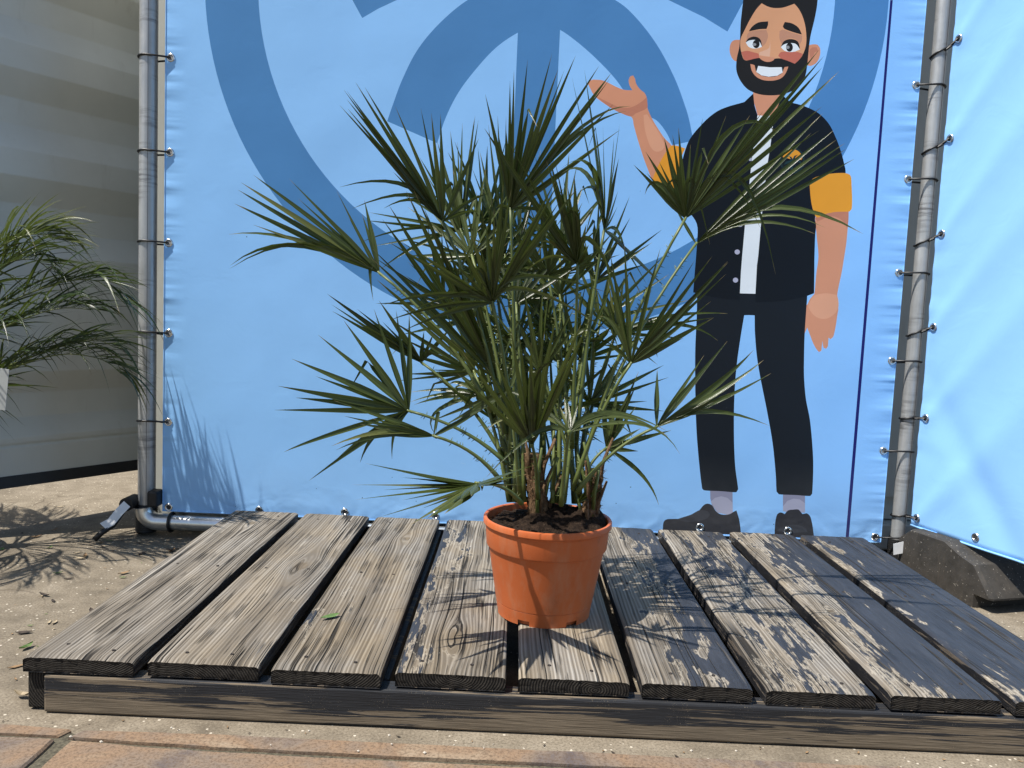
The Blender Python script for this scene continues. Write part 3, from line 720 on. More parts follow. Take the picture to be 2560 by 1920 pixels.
# ------------------------------------------------------------------ main banner with its print
ART = [
('emblem',[(1.9144,1.709),(1.9136,1.7491),(1.9113,1.7891),(1.9073,1.8289),(1.9018,1.8686),(1.8948,1.9081),(1.8862,1.9472),(1.8761,1.986),(1.8645,2.0243),(1.8513,2.0622),(1.8367,2.0995),(1.8207,2.1362),(1.8032,2.1723),(1.7843,2.2076),(1.764,2.2422),(1.7424,2.2759),(1.7195,2.3088),(1.6953,2.3407),(1.6699,2.3717),(1.6433,2.4016),(1.6155,2.4305),(1.5866,2.4583),(1.5567,2.4849),(1.5257,2.5103),(1.4938,2.5345),(1.4609,2.5574),(1.4272,2.579),(1.3926,2.5993),(1.3573,2.6182),(1.3212,2.6357),(1.2845,2.6517),(1.2472,2.6663),(1.2093,2.6795),(1.171,2.6911),(1.1322,2.7012),(1.0931,2.7098),(1.0536,2.7168),(1.0139,2.7223),(0.9741,2.7263),(0.9341,2.7286),(0.894,2.7294),(0.8539,2.7286),(0.8139,2.7263),(0.7741,2.7223),(0.7344,2.7168),(0.6949,2.7098),(0.6558,2.7012),(0.617,2.6911),(0.5787,2.6795),(0.5408,2.6663),(0.5035,2.6517),(0.4668,2.6357),(0.4307,2.6182),(0.3954,2.5993),(0.3608,2.579),(0.3271,2.5574),(0.2942,2.5345),(0.2623,2.5103),(0.2313,2.4849),(0.2014,2.4583),(0.1725,2.4305),(0.1447,2.4016),(0.1181,2.3717),(0.0927,2.3407),(0.0685,2.3088),(0.0456,2.2759),(0.024,2.2422),(0.0037,2.2076),(-0.0152,2.1723),(-0.0327,2.1362),(-0.0487,2.0995),(-0.0633,2.0622),(-0.0765,2.0243),(-0.0881,1.986),(-0.0982,1.9472),(-0.1068,1.9081),(-0.1138,1.8686),(-0.1193,1.8289),(-0.1233,1.7891),(-0.1256,1.7491),(-0.1264,1.709),(-0.1256,1.6689),(-0.1233,1.6289),(-0.1193,1.5891),(-0.1138,1.5494),(-0.1068,1.5099),(-0.0982,1.4708),(-0.0881,1.432),(-0.0765,1.3937),(-0.0633,1.3558),(-0.0487,1.3185),(-0.0327,1.2818),(-0.0152,1.2457),(0.0037,1.2104),(0.024,1.1758),(0.0456,1.1421),(0.0685,1.1092),(0.0927,1.0773),(0.1181,1.0463),(0.1447,1.0164),(0.1725,0.9875),(0.2014,0.9597),(0.2313,0.9331),(0.2623,0.9077),(0.2942,0.8835),(0.3271,0.8606),(0.3608,0.839),(0.3954,0.8187),(0.4307,0.7998),(0.4668,0.7823),(0.5035,0.7663),(0.5408,0.7517),(0.5787,0.7385),(0.617,0.7269),(0.6558,0.7168),(0.6949,0.7082),(0.7344,0.7012),(0.7741,0.6957),(0.8139,0.6917),(0.8539,0.6894),(0.894,0.6886),(0.9341,0.6894),(0.9741,0.6917),(1.0139,0.6957),(1.0536,0.7012),(1.0931,0.7082),(1.1322,0.7168),(1.171,0.7269),(1.2093,0.7385),(1.2472,0.7517),(1.2845,0.7663),(1.3212,0.7823),(1.3573,0.7998),(1.3926,0.8187),(1.4272,0.839),(1.4609,0.8606),(1.4938,0.8835),(1.5257,0.9077),(1.5567,0.9331),(1.5866,0.9597),(1.6155,0.9875),(1.6433,1.0164),(1.6699,1.0463),(1.6953,1.0773),(1.7195,1.1092),(1.7424,1.1421),(1.764,1.1758),(1.7843,1.2104),(1.8032,1.2457),(1.8207,1.2818),(1.8367,1.3185),(1.8513,1.3558),(1.8645,1.3937),(1.8761,1.432),(1.8862,1.4708),(1.8948,1.5099),(1.9018,1.5494),(1.9073,1.5891),(1.9113,1.6289),(1.9136,1.6689)]),
('sheet',[(1.755,1.709),(1.7541,1.7476),(1.7515,1.7862),(1.7472,1.8246),(1.7412,1.8627),(1.7334,1.9006),(1.724,1.9381),(1.7129,1.9751),(1.7001,2.0115),(1.6857,2.0474),(1.6697,2.0826),(1.6522,2.117),(1.6331,2.1506),(1.6126,2.1833),(1.5906,2.2151),(1.5672,2.2458),(1.5424,2.2755),(1.5163,2.304),(1.489,2.3313),(1.4605,2.3574),(1.4308,2.3822),(1.4001,2.4056),(1.3683,2.4276),(1.3356,2.4481),(1.302,2.4672),(1.2676,2.4847),(1.2324,2.5007),(1.1965,2.5151),(1.1601,2.5279),(1.1231,2.539),(1.0856,2.5484),(1.0477,2.5562),(1.0096,2.5622),(0.9712,2.5665),(0.9326,2.5691),(0.894,2.57),(0.8554,2.5691),(0.8168,2.5665),(0.7784,2.5622),(0.7403,2.5562),(0.7024,2.5484),(0.6649,2.539),(0.6279,2.5279),(0.5915,2.5151),(0.5556,2.5007),(0.5204,2.4847),(0.486,2.4672),(0.4524,2.4481),(0.4197,2.4276),(0.3879,2.4056),(0.3572,2.3822),(0.3275,2.3574),(0.299,2.3313),(0.2717,2.304),(0.2456,2.2755),(0.2208,2.2458),(0.1974,2.2151),(0.1754,2.1833),(0.1549,2.1506),(0.1358,2.117),(0.1183,2.0826),(0.1023,2.0474),(0.0879,2.0115),(0.0751,1.9751),(0.064,1.9381),(0.0546,1.9006),(0.0468,1.8627),(0.0408,1.8246),(0.0365,1.7862),(0.0339,1.7476),(0.033,1.709),(0.0339,1.6704),(0.0365,1.6318),(0.0408,1.5934),(0.0468,1.5553),(0.0546,1.5174),(0.064,1.4799),(0.0751,1.4429),(0.0879,1.4065),(0.1023,1.3706),(0.1183,1.3354),(0.1358,1.301),(0.1549,1.2674),(0.1754,1.2347),(0.1974,1.2029),(0.2208,1.1722),(0.2456,1.1425),(0.2717,1.114),(0.299,1.0867),(0.3275,1.0606),(0.3572,1.0358),(0.3879,1.0124),(0.4197,0.9904),(0.4524,0.9699),(0.486,0.9508),(0.5204,0.9333),(0.5556,0.9173),(0.5915,0.9029),(0.6279,0.8901),(0.6649,0.879),(0.7024,0.8696),(0.7403,0.8618),(0.7784,0.8558),(0.8168,0.8515),(0.8554,0.8489),(0.894,0.848),(0.9326,0.8489),(0.9712,0.8515),(1.0096,0.8558),(1.0477,0.8618),(1.0856,0.8696),(1.1231,0.879),(1.1601,0.8901),(1.1965,0.9029),(1.2324,0.9173),(1.2676,0.9333),(1.302,0.9508),(1.3356,0.9699),(1.3683,0.9904),(1.4001,1.0124),(1.4308,1.0358),(1.4605,1.0606),(1.489,1.0867),(1.5163,1.114),(1.5424,1.1425),(1.5672,1.1722),(1.5906,1.2029),(1.6126,1.2347),(1.6331,1.2674),(1.6522,1.301),(1.6697,1.3354),(1.6857,1.3706),(1.7001,1.4065),(1.7129,1.4429),(1.724,1.4799),(1.7334,1.5174),(1.7412,1.5553),(1.7472,1.5934),(1.7515,1.6318),(1.7541,1.6704)]),
('emblem',[(0.4309,1.3119),(0.4338,1.3215),(0.4367,1.3307),(0.4395,1.34),(0.4427,1.35),(0.4463,1.361),(0.4507,1.3743),(0.4554,1.389),(0.4606,1.4047),(0.4664,1.4209),(0.4729,1.4374),(0.4802,1.4544),(0.488,1.4723),(0.4964,1.4904),(0.5057,1.5084),(0.5159,1.5257),(0.5269,1.5422),(0.5389,1.5585),(0.5516,1.5743),(0.565,1.5898),(0.5792,1.605),(0.5941,1.62),(0.6097,1.6349),(0.6261,1.6493),(0.643,1.6629),(0.6604,1.6754),(0.6781,1.6868),(0.6963,1.6974),(0.715,1.707),(0.7346,1.7156),(0.7553,1.723),(0.7775,1.7294),(0.8009,1.7348),(0.8251,1.739),(0.8496,1.7421),(0.8737,1.744),(0.8978,1.7446),(0.9221,1.7441),(0.9464,1.7424),(0.9703,1.7395),(0.9934,1.7351),(1.0164,1.729),(1.0393,1.7211),(1.0615,1.7121),(1.0822,1.7027),(1.1007,1.6935),(1.116,1.685),(1.1289,1.6767),(1.1405,1.6679),(1.1519,1.658),(1.1643,1.6466),(1.1779,1.6331),(1.1921,1.6182),(1.2064,1.6021),(1.2203,1.5853),(1.2335,1.5683),(1.2461,1.5505),(1.2584,1.5315),(1.2701,1.5123),(1.2809,1.4936),(1.2907,1.4762),(1.2991,1.4601),(1.3064,1.4447),(1.3129,1.4302),(1.3187,1.4165),(1.324,1.4037),(1.3286,1.3928),(1.3326,1.383),(1.3361,1.3737),(1.3395,1.3642),(1.3428,1.3539),(1.3462,1.3424),(1.3494,1.3303),(1.3525,1.3179),(1.3556,1.3054),(1.3587,1.293),(1.2967,1.2774),(1.2925,1.2851),(1.2885,1.2928),(1.2845,1.3006),(1.28,1.3082),(1.275,1.3155),(1.2694,1.3229),(1.2634,1.3304),(1.257,1.3375),(1.2501,1.3441),(1.2428,1.3496),(1.2347,1.3536),(1.226,1.3562),(1.217,1.3583),(1.208,1.3611),(1.1995,1.3655),(1.1916,1.3717),(1.184,1.3789),(1.1765,1.3871),(1.169,1.3959),(1.1611,1.4051),(1.1529,1.4152),(1.1446,1.4262),(1.1361,1.4376),(1.1273,1.4489),(1.1183,1.4597),(1.109,1.4697),(1.0996,1.4793),(1.0898,1.4887),(1.0796,1.4981),(1.0687,1.5079),(1.0571,1.518),(1.0448,1.5285),(1.032,1.5389),(1.019,1.5491),(1.006,1.5588),(0.9928,1.5683),(0.9792,1.5777),(0.9655,1.5867),(0.9521,1.5947),(0.9391,1.6013),(0.9268,1.607),(0.9151,1.6119),(0.9035,1.6156),(0.8918,1.6176),(0.8796,1.6174),(0.8668,1.6146),(0.8537,1.6093),(0.8403,1.6025),(0.827,1.5948),(0.8138,1.5869),(0.8008,1.5789),(0.7878,1.5703),(0.7749,1.561),(0.7622,1.5509),(0.7498,1.54),(0.7376,1.528),(0.7255,1.515),(0.7137,1.5013),(0.7022,1.4873),(0.6911,1.4734),(0.6805,1.4597),(0.6701,1.4459),(0.6601,1.4319),(0.6507,1.4177),(0.642,1.4033),(0.6339,1.3887),(0.6265,1.3739),(0.6196,1.3589),(0.6132,1.3439),(0.6072,1.3288),(0.6019,1.3138),(0.5973,1.2987),(0.593,1.2835),(0.5888,1.2684),(0.5845,1.2532)]),
('emblem',[(0.815,0.84),(0.94,0.84),(0.9405,1.62),(0.8145,1.62)]),
('stripe',[(1.9188,1.7273),(1.9262,1.7276),(1.9251,0.0907),(1.915,0.0903)]),
('emblem',[(0.2898,1.7062),(0.3161,1.6612),(0.347,1.6104),(0.3934,1.639),(0.4489,1.6667),(0.5286,1.716)]),
('emblem',[(1.2212,1.7158),(1.2947,1.6854),(1.3683,1.655),(1.4409,1.6164),(1.4853,1.7094),(1.5107,1.7564)]),
('neck',[(1.5296,1.4448),(1.5482,1.4455),(1.5669,1.4463),(1.5856,1.4471),(1.6043,1.4479),(1.6229,1.4487),(1.6236,1.4413),(1.6243,1.4339),(1.6236,1.4259),(1.6223,1.4205),(1.6203,1.4148),(1.618,1.4089),(1.6153,1.4032),(1.6125,1.398),(1.6093,1.3917),(1.6061,1.3857),(1.6018,1.3805),(1.5953,1.3767),(1.5878,1.375),(1.5787,1.3745),(1.5686,1.3746),(1.5583,1.3748),(1.5485,1.3747),(1.5463,1.381),(1.544,1.3873),(1.5419,1.3935),(1.5397,1.3995),(1.5376,1.4053),(1.5355,1.4109),(1.5336,1.4165),(1.5321,1.422),(1.5309,1.4296),(1.5302,1.4372)]),
('left_arm',[(1.0356,1.456),(1.0457,1.4601),(1.0512,1.4604),(1.058,1.4605),(1.0652,1.4603),(1.0715,1.4598),(1.0781,1.4584),(1.084,1.4563),(1.0906,1.4537),(1.0958,1.4516),(1.1016,1.449),(1.1077,1.4462),(1.1137,1.4435),(1.1193,1.4413),(1.1257,1.4389),(1.1316,1.4369),(1.1374,1.4352),(1.1432,1.4341),(1.151,1.4335),(1.1588,1.4338),(1.1666,1.4341),(1.1617,1.4406),(1.1574,1.4474),(1.1547,1.4554),(1.1537,1.4632),(1.1555,1.4698),(1.1587,1.4748),(1.1665,1.4774),(1.1726,1.4685),(1.1745,1.4611),(1.1773,1.4528),(1.1808,1.4475),(1.1852,1.4422),(1.1899,1.4374),(1.1948,1.4337),(1.2001,1.4305),(1.2045,1.4266),(1.2079,1.4213),(1.2106,1.4153),(1.2126,1.4087),(1.2131,1.4017),(1.213,1.3941),(1.2144,1.3859),(1.2167,1.3797),(1.2197,1.3729),(1.2233,1.3657),(1.2276,1.358),(1.2325,1.3499),(1.2386,1.3408),(1.2458,1.3306),(1.2535,1.3202),(1.2612,1.3101),(1.2683,1.3009),(1.2754,1.2934),(1.283,1.2871),(1.29,1.281),(1.2956,1.2741),(1.2987,1.2653),(1.2989,1.2535),(1.2968,1.2395),(1.2931,1.2249),(1.2885,1.2111),(1.2838,1.1999),(1.2783,1.1913),(1.2716,1.1842),(1.2644,1.1783),(1.2577,1.1738),(1.2524,1.1707),(1.2459,1.1703),(1.2403,1.1748),(1.2378,1.1786),(1.2352,1.1836),(1.2326,1.1894),(1.2298,1.1957),(1.2269,1.2021),(1.2239,1.2086),(1.2208,1.2153),(1.2175,1.2225),(1.2142,1.2302),(1.2107,1.2384),(1.2069,1.2477),(1.2029,1.2579),(1.1988,1.2684),(1.1949,1.2788),(1.1913,1.2884),(1.1881,1.2974),(1.1851,1.3061),(1.1823,1.3143),(1.1797,1.3221),(1.1772,1.3293),(1.1752,1.3372),(1.1738,1.3445),(1.1717,1.3509),(1.1672,1.3564),(1.1612,1.3597),(1.1534,1.3621),(1.1447,1.364),(1.136,1.366),(1.128,1.3685),(1.121,1.3714),(1.1144,1.3745),(1.1078,1.3778),(1.1012,1.3814),(1.0942,1.3854),(1.0864,1.39),(1.078,1.395),(1.0696,1.4004),(1.0618,1.4058),(1.0553,1.4112),(1.0502,1.4167),(1.0461,1.4225),(1.0427,1.4283),(1.0399,1.4335),(1.0375,1.4378),(1.034,1.4439),(1.0322,1.449)]),
('skin_light',[(1.2045,1.3625),(1.2151,1.3653),(1.2186,1.3605),(1.2219,1.356),(1.2253,1.3513),(1.229,1.3463),(1.233,1.3408),(1.2378,1.3342),(1.2433,1.3268),(1.2489,1.3191),(1.2542,1.3117),(1.2586,1.3051),(1.2629,1.2981),(1.2667,1.2914),(1.2697,1.2854),(1.2719,1.2803),(1.2726,1.2688),(1.2682,1.2628),(1.2614,1.2582),(1.2555,1.2568),(1.2488,1.2565),(1.2425,1.2583),(1.237,1.2624),(1.2319,1.2685),(1.2273,1.2761),(1.2239,1.2835),(1.2202,1.2925),(1.2166,1.3023),(1.2133,1.3122),(1.2106,1.3215),(1.2087,1.33),(1.2074,1.3382),(1.2064,1.3463),(1.2055,1.3544)]),
('skin_dark',[(1.0552,1.4135),(1.0629,1.4101),(1.0705,1.4067),(1.0782,1.4033),(1.0859,1.4),(1.0936,1.3968),(1.1014,1.3935),(1.1092,1.3901),(1.117,1.3869),(1.1246,1.3842),(1.1319,1.3824),(1.139,1.3814),(1.1457,1.3812),(1.1523,1.3815),(1.1586,1.3824),(1.1647,1.3838),(1.1707,1.3859),(1.1765,1.3887),(1.182,1.3919),(1.1872,1.3953),(1.1921,1.3986),(1.1974,1.4027),(1.202,1.4069),(1.2063,1.4112),(1.2108,1.4154),(1.2119,1.4092),(1.2132,1.4026),(1.2144,1.3961),(1.2152,1.3904),(1.2153,1.3859),(1.2073,1.3787),(1.2028,1.3765),(1.197,1.3739),(1.1907,1.3712),(1.1847,1.3685),(1.1798,1.3661),(1.1739,1.36),(1.1672,1.3564),(1.161,1.3573),(1.1532,1.3594),(1.1446,1.3623),(1.1359,1.3654),(1.128,1.3685),(1.121,1.3714),(1.1144,1.3744),(1.1079,1.3776),(1.1012,1.3812),(1.0942,1.3854),(1.0867,1.3903),(1.079,1.3958),(1.071,1.4017),(1.0631,1.4077)]),
('right_arm',[(1.7436,1.0797),(1.7491,1.0828),(1.7547,1.086),(1.7602,1.0892),(1.7659,1.0922),(1.7718,1.0949),(1.7779,1.0975),(1.7841,1.1),(1.7904,1.1022),(1.7971,1.1042),(1.8041,1.1057),(1.8116,1.1066),(1.8196,1.107),(1.8278,1.1071),(1.8361,1.1072),(1.8442,1.1074),(1.8445,1.0981),(1.8449,1.0889),(1.8452,1.0797),(1.8454,1.0703),(1.8456,1.0606),(1.8456,1.0505),(1.8456,1.0398),(1.8454,1.0291),(1.8452,1.0187),(1.8449,1.009),(1.8445,1.0003),(1.844,0.9924),(1.8433,0.9847),(1.8427,0.9769),(1.842,0.9684),(1.8412,0.9593),(1.8405,0.9501),(1.8398,0.9404),(1.8388,0.9302),(1.8377,0.919),(1.8362,0.9062),(1.8341,0.8918),(1.8321,0.8771),(1.8304,0.8635),(1.8296,0.8523),(1.8302,0.8442),(1.8318,0.8368),(1.8336,0.8301),(1.8347,0.824),(1.8356,0.8167),(1.8356,0.8103),(1.8324,0.8048),(1.8279,0.8018),(1.8218,0.7989),(1.8147,0.7965),(1.8071,0.7947),(1.7997,0.7938),(1.792,0.7941),(1.7836,0.7954),(1.7752,0.7972),(1.7674,0.7995),(1.7608,0.8017),(1.7533,0.8056),(1.7475,0.8104),(1.7416,0.8152),(1.7446,0.8223),(1.7476,0.8297),(1.7505,0.8365),(1.753,0.8418),(1.7591,0.8492),(1.7596,0.8583),(1.7598,0.8705),(1.7599,0.8844),(1.7599,0.8984),(1.7602,0.911),(1.7608,0.9219),(1.7617,0.9323),(1.7626,0.9424),(1.7631,0.9525),(1.7629,0.9631),(1.7618,0.974),(1.7602,0.985),(1.7581,0.9962),(1.7559,1.0076),(1.7538,1.0192),(1.7519,1.031),(1.7498,1.0431),(1.7477,1.0553),(1.7456,1.0675)]),
('skin_dark',[(1.7436,1.0797),(1.7491,1.0828),(1.7547,1.086),(1.7602,1.0892),(1.7659,1.0922),(1.7718,1.0949),(1.7779,1.0975),(1.7841,1.1),(1.7904,1.1022),(1.7971,1.1042),(1.8041,1.1057),(1.8116,1.1066),(1.8196,1.107),(1.8278,1.1071),(1.8361,1.1072),(1.8442,1.1074),(1.8446,1.1007),(1.8451,1.0939),(1.8455,1.0871),(1.8458,1.0807),(1.8459,1.0747),(1.8456,1.0662),(1.845,1.0587),(1.8444,1.0512),(1.8405,1.0572),(1.8368,1.0633),(1.8328,1.069),(1.8279,1.0739),(1.8218,1.0781),(1.8149,1.0816),(1.8077,1.0843),(1.8009,1.0859),(1.7929,1.0858),(1.7854,1.0839),(1.7776,1.0811),(1.7714,1.0785),(1.7651,1.0753),(1.7588,1.0718),(1.7525,1.0684),(1.748,1.074)]),
('right_hand',[(1.7531,0.8404),(1.7482,0.8356),(1.7452,0.8295),(1.7431,0.8229),(1.7405,0.817),(1.7358,0.8107),(1.7311,0.8048),(1.7276,0.7974),(1.7264,0.7913),(1.7259,0.7843),(1.7256,0.7769),(1.7255,0.7698),(1.7253,0.7638),(1.7251,0.7568),(1.7249,0.7506),(1.7243,0.7446),(1.7216,0.7353),(1.7194,0.7276),(1.7227,0.7215),(1.7308,0.7219),(1.7377,0.726),(1.7401,0.7314),(1.7425,0.7385),(1.7449,0.7455),(1.7481,0.7384),(1.7513,0.7311),(1.7545,0.724),(1.7576,0.7173),(1.7605,0.7109),(1.7634,0.7047),(1.7663,0.6989),(1.769,0.6938),(1.774,0.686),(1.7787,0.6798),(1.7865,0.6715),(1.7934,0.6756),(1.794,0.6802),(1.7942,0.6862),(1.7943,0.6931),(1.7943,0.7002),(1.7944,0.7069),(1.7961,0.6991),(1.7978,0.6913),(1.7999,0.6855),(1.8083,0.6825),(1.8129,0.6909),(1.8132,0.6962),(1.8131,0.703),(1.8129,0.7103),(1.8128,0.7173),(1.8194,0.7128),(1.827,0.7203),(1.8284,0.7259),(1.8297,0.7329),(1.8309,0.7409),(1.8319,0.7493),(1.8326,0.7566),(1.8332,0.7647),(1.8338,0.7729),(1.8342,0.7808),(1.8347,0.7877),(1.8355,0.7962),(1.8363,0.8037),(1.8357,0.8116),(1.8343,0.8188),(1.8324,0.8266),(1.8295,0.834),(1.8249,0.8397),(1.8196,0.8428),(1.8131,0.8451),(1.8058,0.8466),(1.7982,0.8474),(1.7908,0.8477),(1.7831,0.8475),(1.7748,0.8467),(1.7665,0.8452),(1.7591,0.8431)]),
('skin_light',[(1.7586,0.844),(1.7638,0.8464),(1.7704,0.8486),(1.7778,0.8504),(1.7854,0.8517),(1.7928,0.8526),(1.7999,0.8527),(1.8071,0.8521),(1.8143,0.8512),(1.8216,0.8502),(1.8289,0.8494),(1.831,0.8432),(1.8331,0.8371),(1.8346,0.8306),(1.8357,0.8236),(1.8362,0.8163),(1.8354,0.8092),(1.8328,0.8023),(1.8289,0.7956),(1.824,0.7896),(1.8195,0.7854),(1.8144,0.7815),(1.8089,0.7782),(1.8035,0.7758),(1.7964,0.7741),(1.7893,0.7738),(1.782,0.7749),(1.7763,0.7767),(1.7704,0.7793),(1.7647,0.7827),(1.7595,0.7868),(1.7546,0.792),(1.7498,0.7981),(1.7458,0.8044),(1.7434,0.81),(1.7442,0.8188),(1.7484,0.8269),(1.7506,0.8329),(1.7534,0.839)]),
('sock',[(1.4779,0.2367),(1.548,0.2398),(1.5554,0.1507),(1.5409,0.1475),(1.5063,0.1535),(1.4876,0.1775),(1.4814,0.1972)]),
('sock',[(1.7068,0.237),(1.7759,0.2401),(1.7815,0.1658),(1.7597,0.1698),(1.7308,0.1635),(1.7119,0.1677)]),
('sock_light',[(1.483,0.1873),(1.4959,0.2003),(1.515,0.2061),(1.5349,0.202),(1.5515,0.1879),(1.5554,0.1507),(1.5409,0.1475),(1.5063,0.1535)]),
('sock_light',[(1.7108,0.1826),(1.7232,0.2005),(1.7421,0.2088),(1.7618,0.2072),(1.7793,0.1956),(1.7815,0.1658),(1.7308,0.1635),(1.7119,0.1677)]),
('shoe',[(1.3381,0.0939),(1.338,0.1015),(1.3381,0.1093),(1.3393,0.1158),(1.3434,0.122),(1.3501,0.1253),(1.3564,0.1263),(1.3646,0.1269),(1.3737,0.1274),(1.3825,0.128),(1.3902,0.129),(1.3979,0.1309),(1.4046,0.1331),(1.4108,0.1357),(1.4174,0.1386),(1.423,0.1412),(1.429,0.1441),(1.4348,0.1472),(1.4402,0.1505),(1.445,0.1539),(1.4498,0.1589),(1.4537,0.1644),(1.4571,0.1697),(1.4605,0.1739),(1.4663,0.1786),(1.4726,0.1808),(1.4802,0.1802),(1.488,0.1764),(1.4926,0.1709),(1.497,0.1638),(1.5018,0.1578),(1.507,0.1535),(1.5125,0.1503),(1.5188,0.1483),(1.5266,0.1476),(1.5352,0.1481),(1.5427,0.1494),(1.5502,0.1532),(1.556,0.1576),(1.5657,0.1632),(1.5688,0.1554),(1.5719,0.1476),(1.5748,0.1393),(1.5768,0.1324),(1.5786,0.1253),(1.5803,0.1178),(1.5819,0.11),(1.583,0.1034),(1.584,0.0966),(1.5849,0.0895),(1.5858,0.0825),(1.5867,0.0755),(1.5605,0.075),(1.5342,0.0745),(1.5079,0.074),(1.482,0.0737),(1.4568,0.0735),(1.4325,0.0735),(1.4089,0.0737),(1.3857,0.074),(1.3625,0.0743),(1.3392,0.0746),(1.3388,0.0809),(1.3383,0.0873)]),
('shoe',[(1.6912,0.0802),(1.6909,0.0906),(1.6905,0.1014),(1.6902,0.112),(1.69,0.1218),(1.6901,0.1303),(1.6907,0.138),(1.6916,0.1452),(1.6929,0.1513),(1.6946,0.1562),(1.6993,0.1612),(1.7054,0.1631),(1.7117,0.1615),(1.7183,0.1585),(1.7226,0.1651),(1.7275,0.1705),(1.7344,0.1728),(1.7424,0.1737),(1.7486,0.1747),(1.7553,0.1754),(1.7612,0.1746),(1.7678,0.1676),(1.7735,0.161),(1.7797,0.1623),(1.7859,0.1641),(1.7923,0.1615),(1.7978,0.1557),(1.8005,0.1504),(1.8029,0.1438),(1.8053,0.1362),(1.8075,0.1279),(1.8095,0.1195),(1.8115,0.11),(1.8135,0.0998),(1.8155,0.0895),(1.8175,0.0794),(1.8046,0.0787),(1.7917,0.078),(1.7788,0.0772),(1.766,0.0767),(1.7533,0.0765),(1.7408,0.0768),(1.7283,0.0775),(1.7159,0.0784),(1.7036,0.0793)]),
('shoe_light',[(1.3777,0.1253),(1.3835,0.1276),(1.3894,0.1299),(1.3952,0.1322),(1.4011,0.1344),(1.4068,0.1366),(1.4125,0.1386),(1.4183,0.1409),(1.4244,0.1436),(1.431,0.1475),(1.4378,0.1521),(1.4447,0.1563),(1.4513,0.159),(1.4602,0.1597),(1.4687,0.1582),(1.4755,0.1561),(1.4805,0.1517),(1.4841,0.1463),(1.4803,0.1397),(1.4749,0.1337),(1.4699,0.131),(1.4639,0.1286),(1.457,0.1264),(1.4496,0.1244),(1.4431,0.123),(1.4361,0.1217),(1.4287,0.1205),(1.4213,0.1198),(1.4139,0.1196),(1.4067,0.12),(1.3995,0.1211),(1.3922,0.1225),(1.3849,0.124)]),
('shoe_light',[(1.6964,0.103),(1.7019,0.1078),(1.7073,0.1126),(1.7134,0.1168),(1.7206,0.12),(1.7284,0.1226),(1.7368,0.1243),(1.7436,0.1252),(1.7508,0.1256),(1.758,0.1255),(1.7647,0.1248),(1.7732,0.1224),(1.7811,0.119),(1.7873,0.1152),(1.7916,0.1096),(1.7942,0.1033),(1.7829,0.1023),(1.7714,0.1011),(1.7599,0.1),(1.7489,0.0991),(1.7387,0.0988),(1.7294,0.0991),(1.7208,0.0998),(1.7127,0.1009),(1.7047,0.102)]),
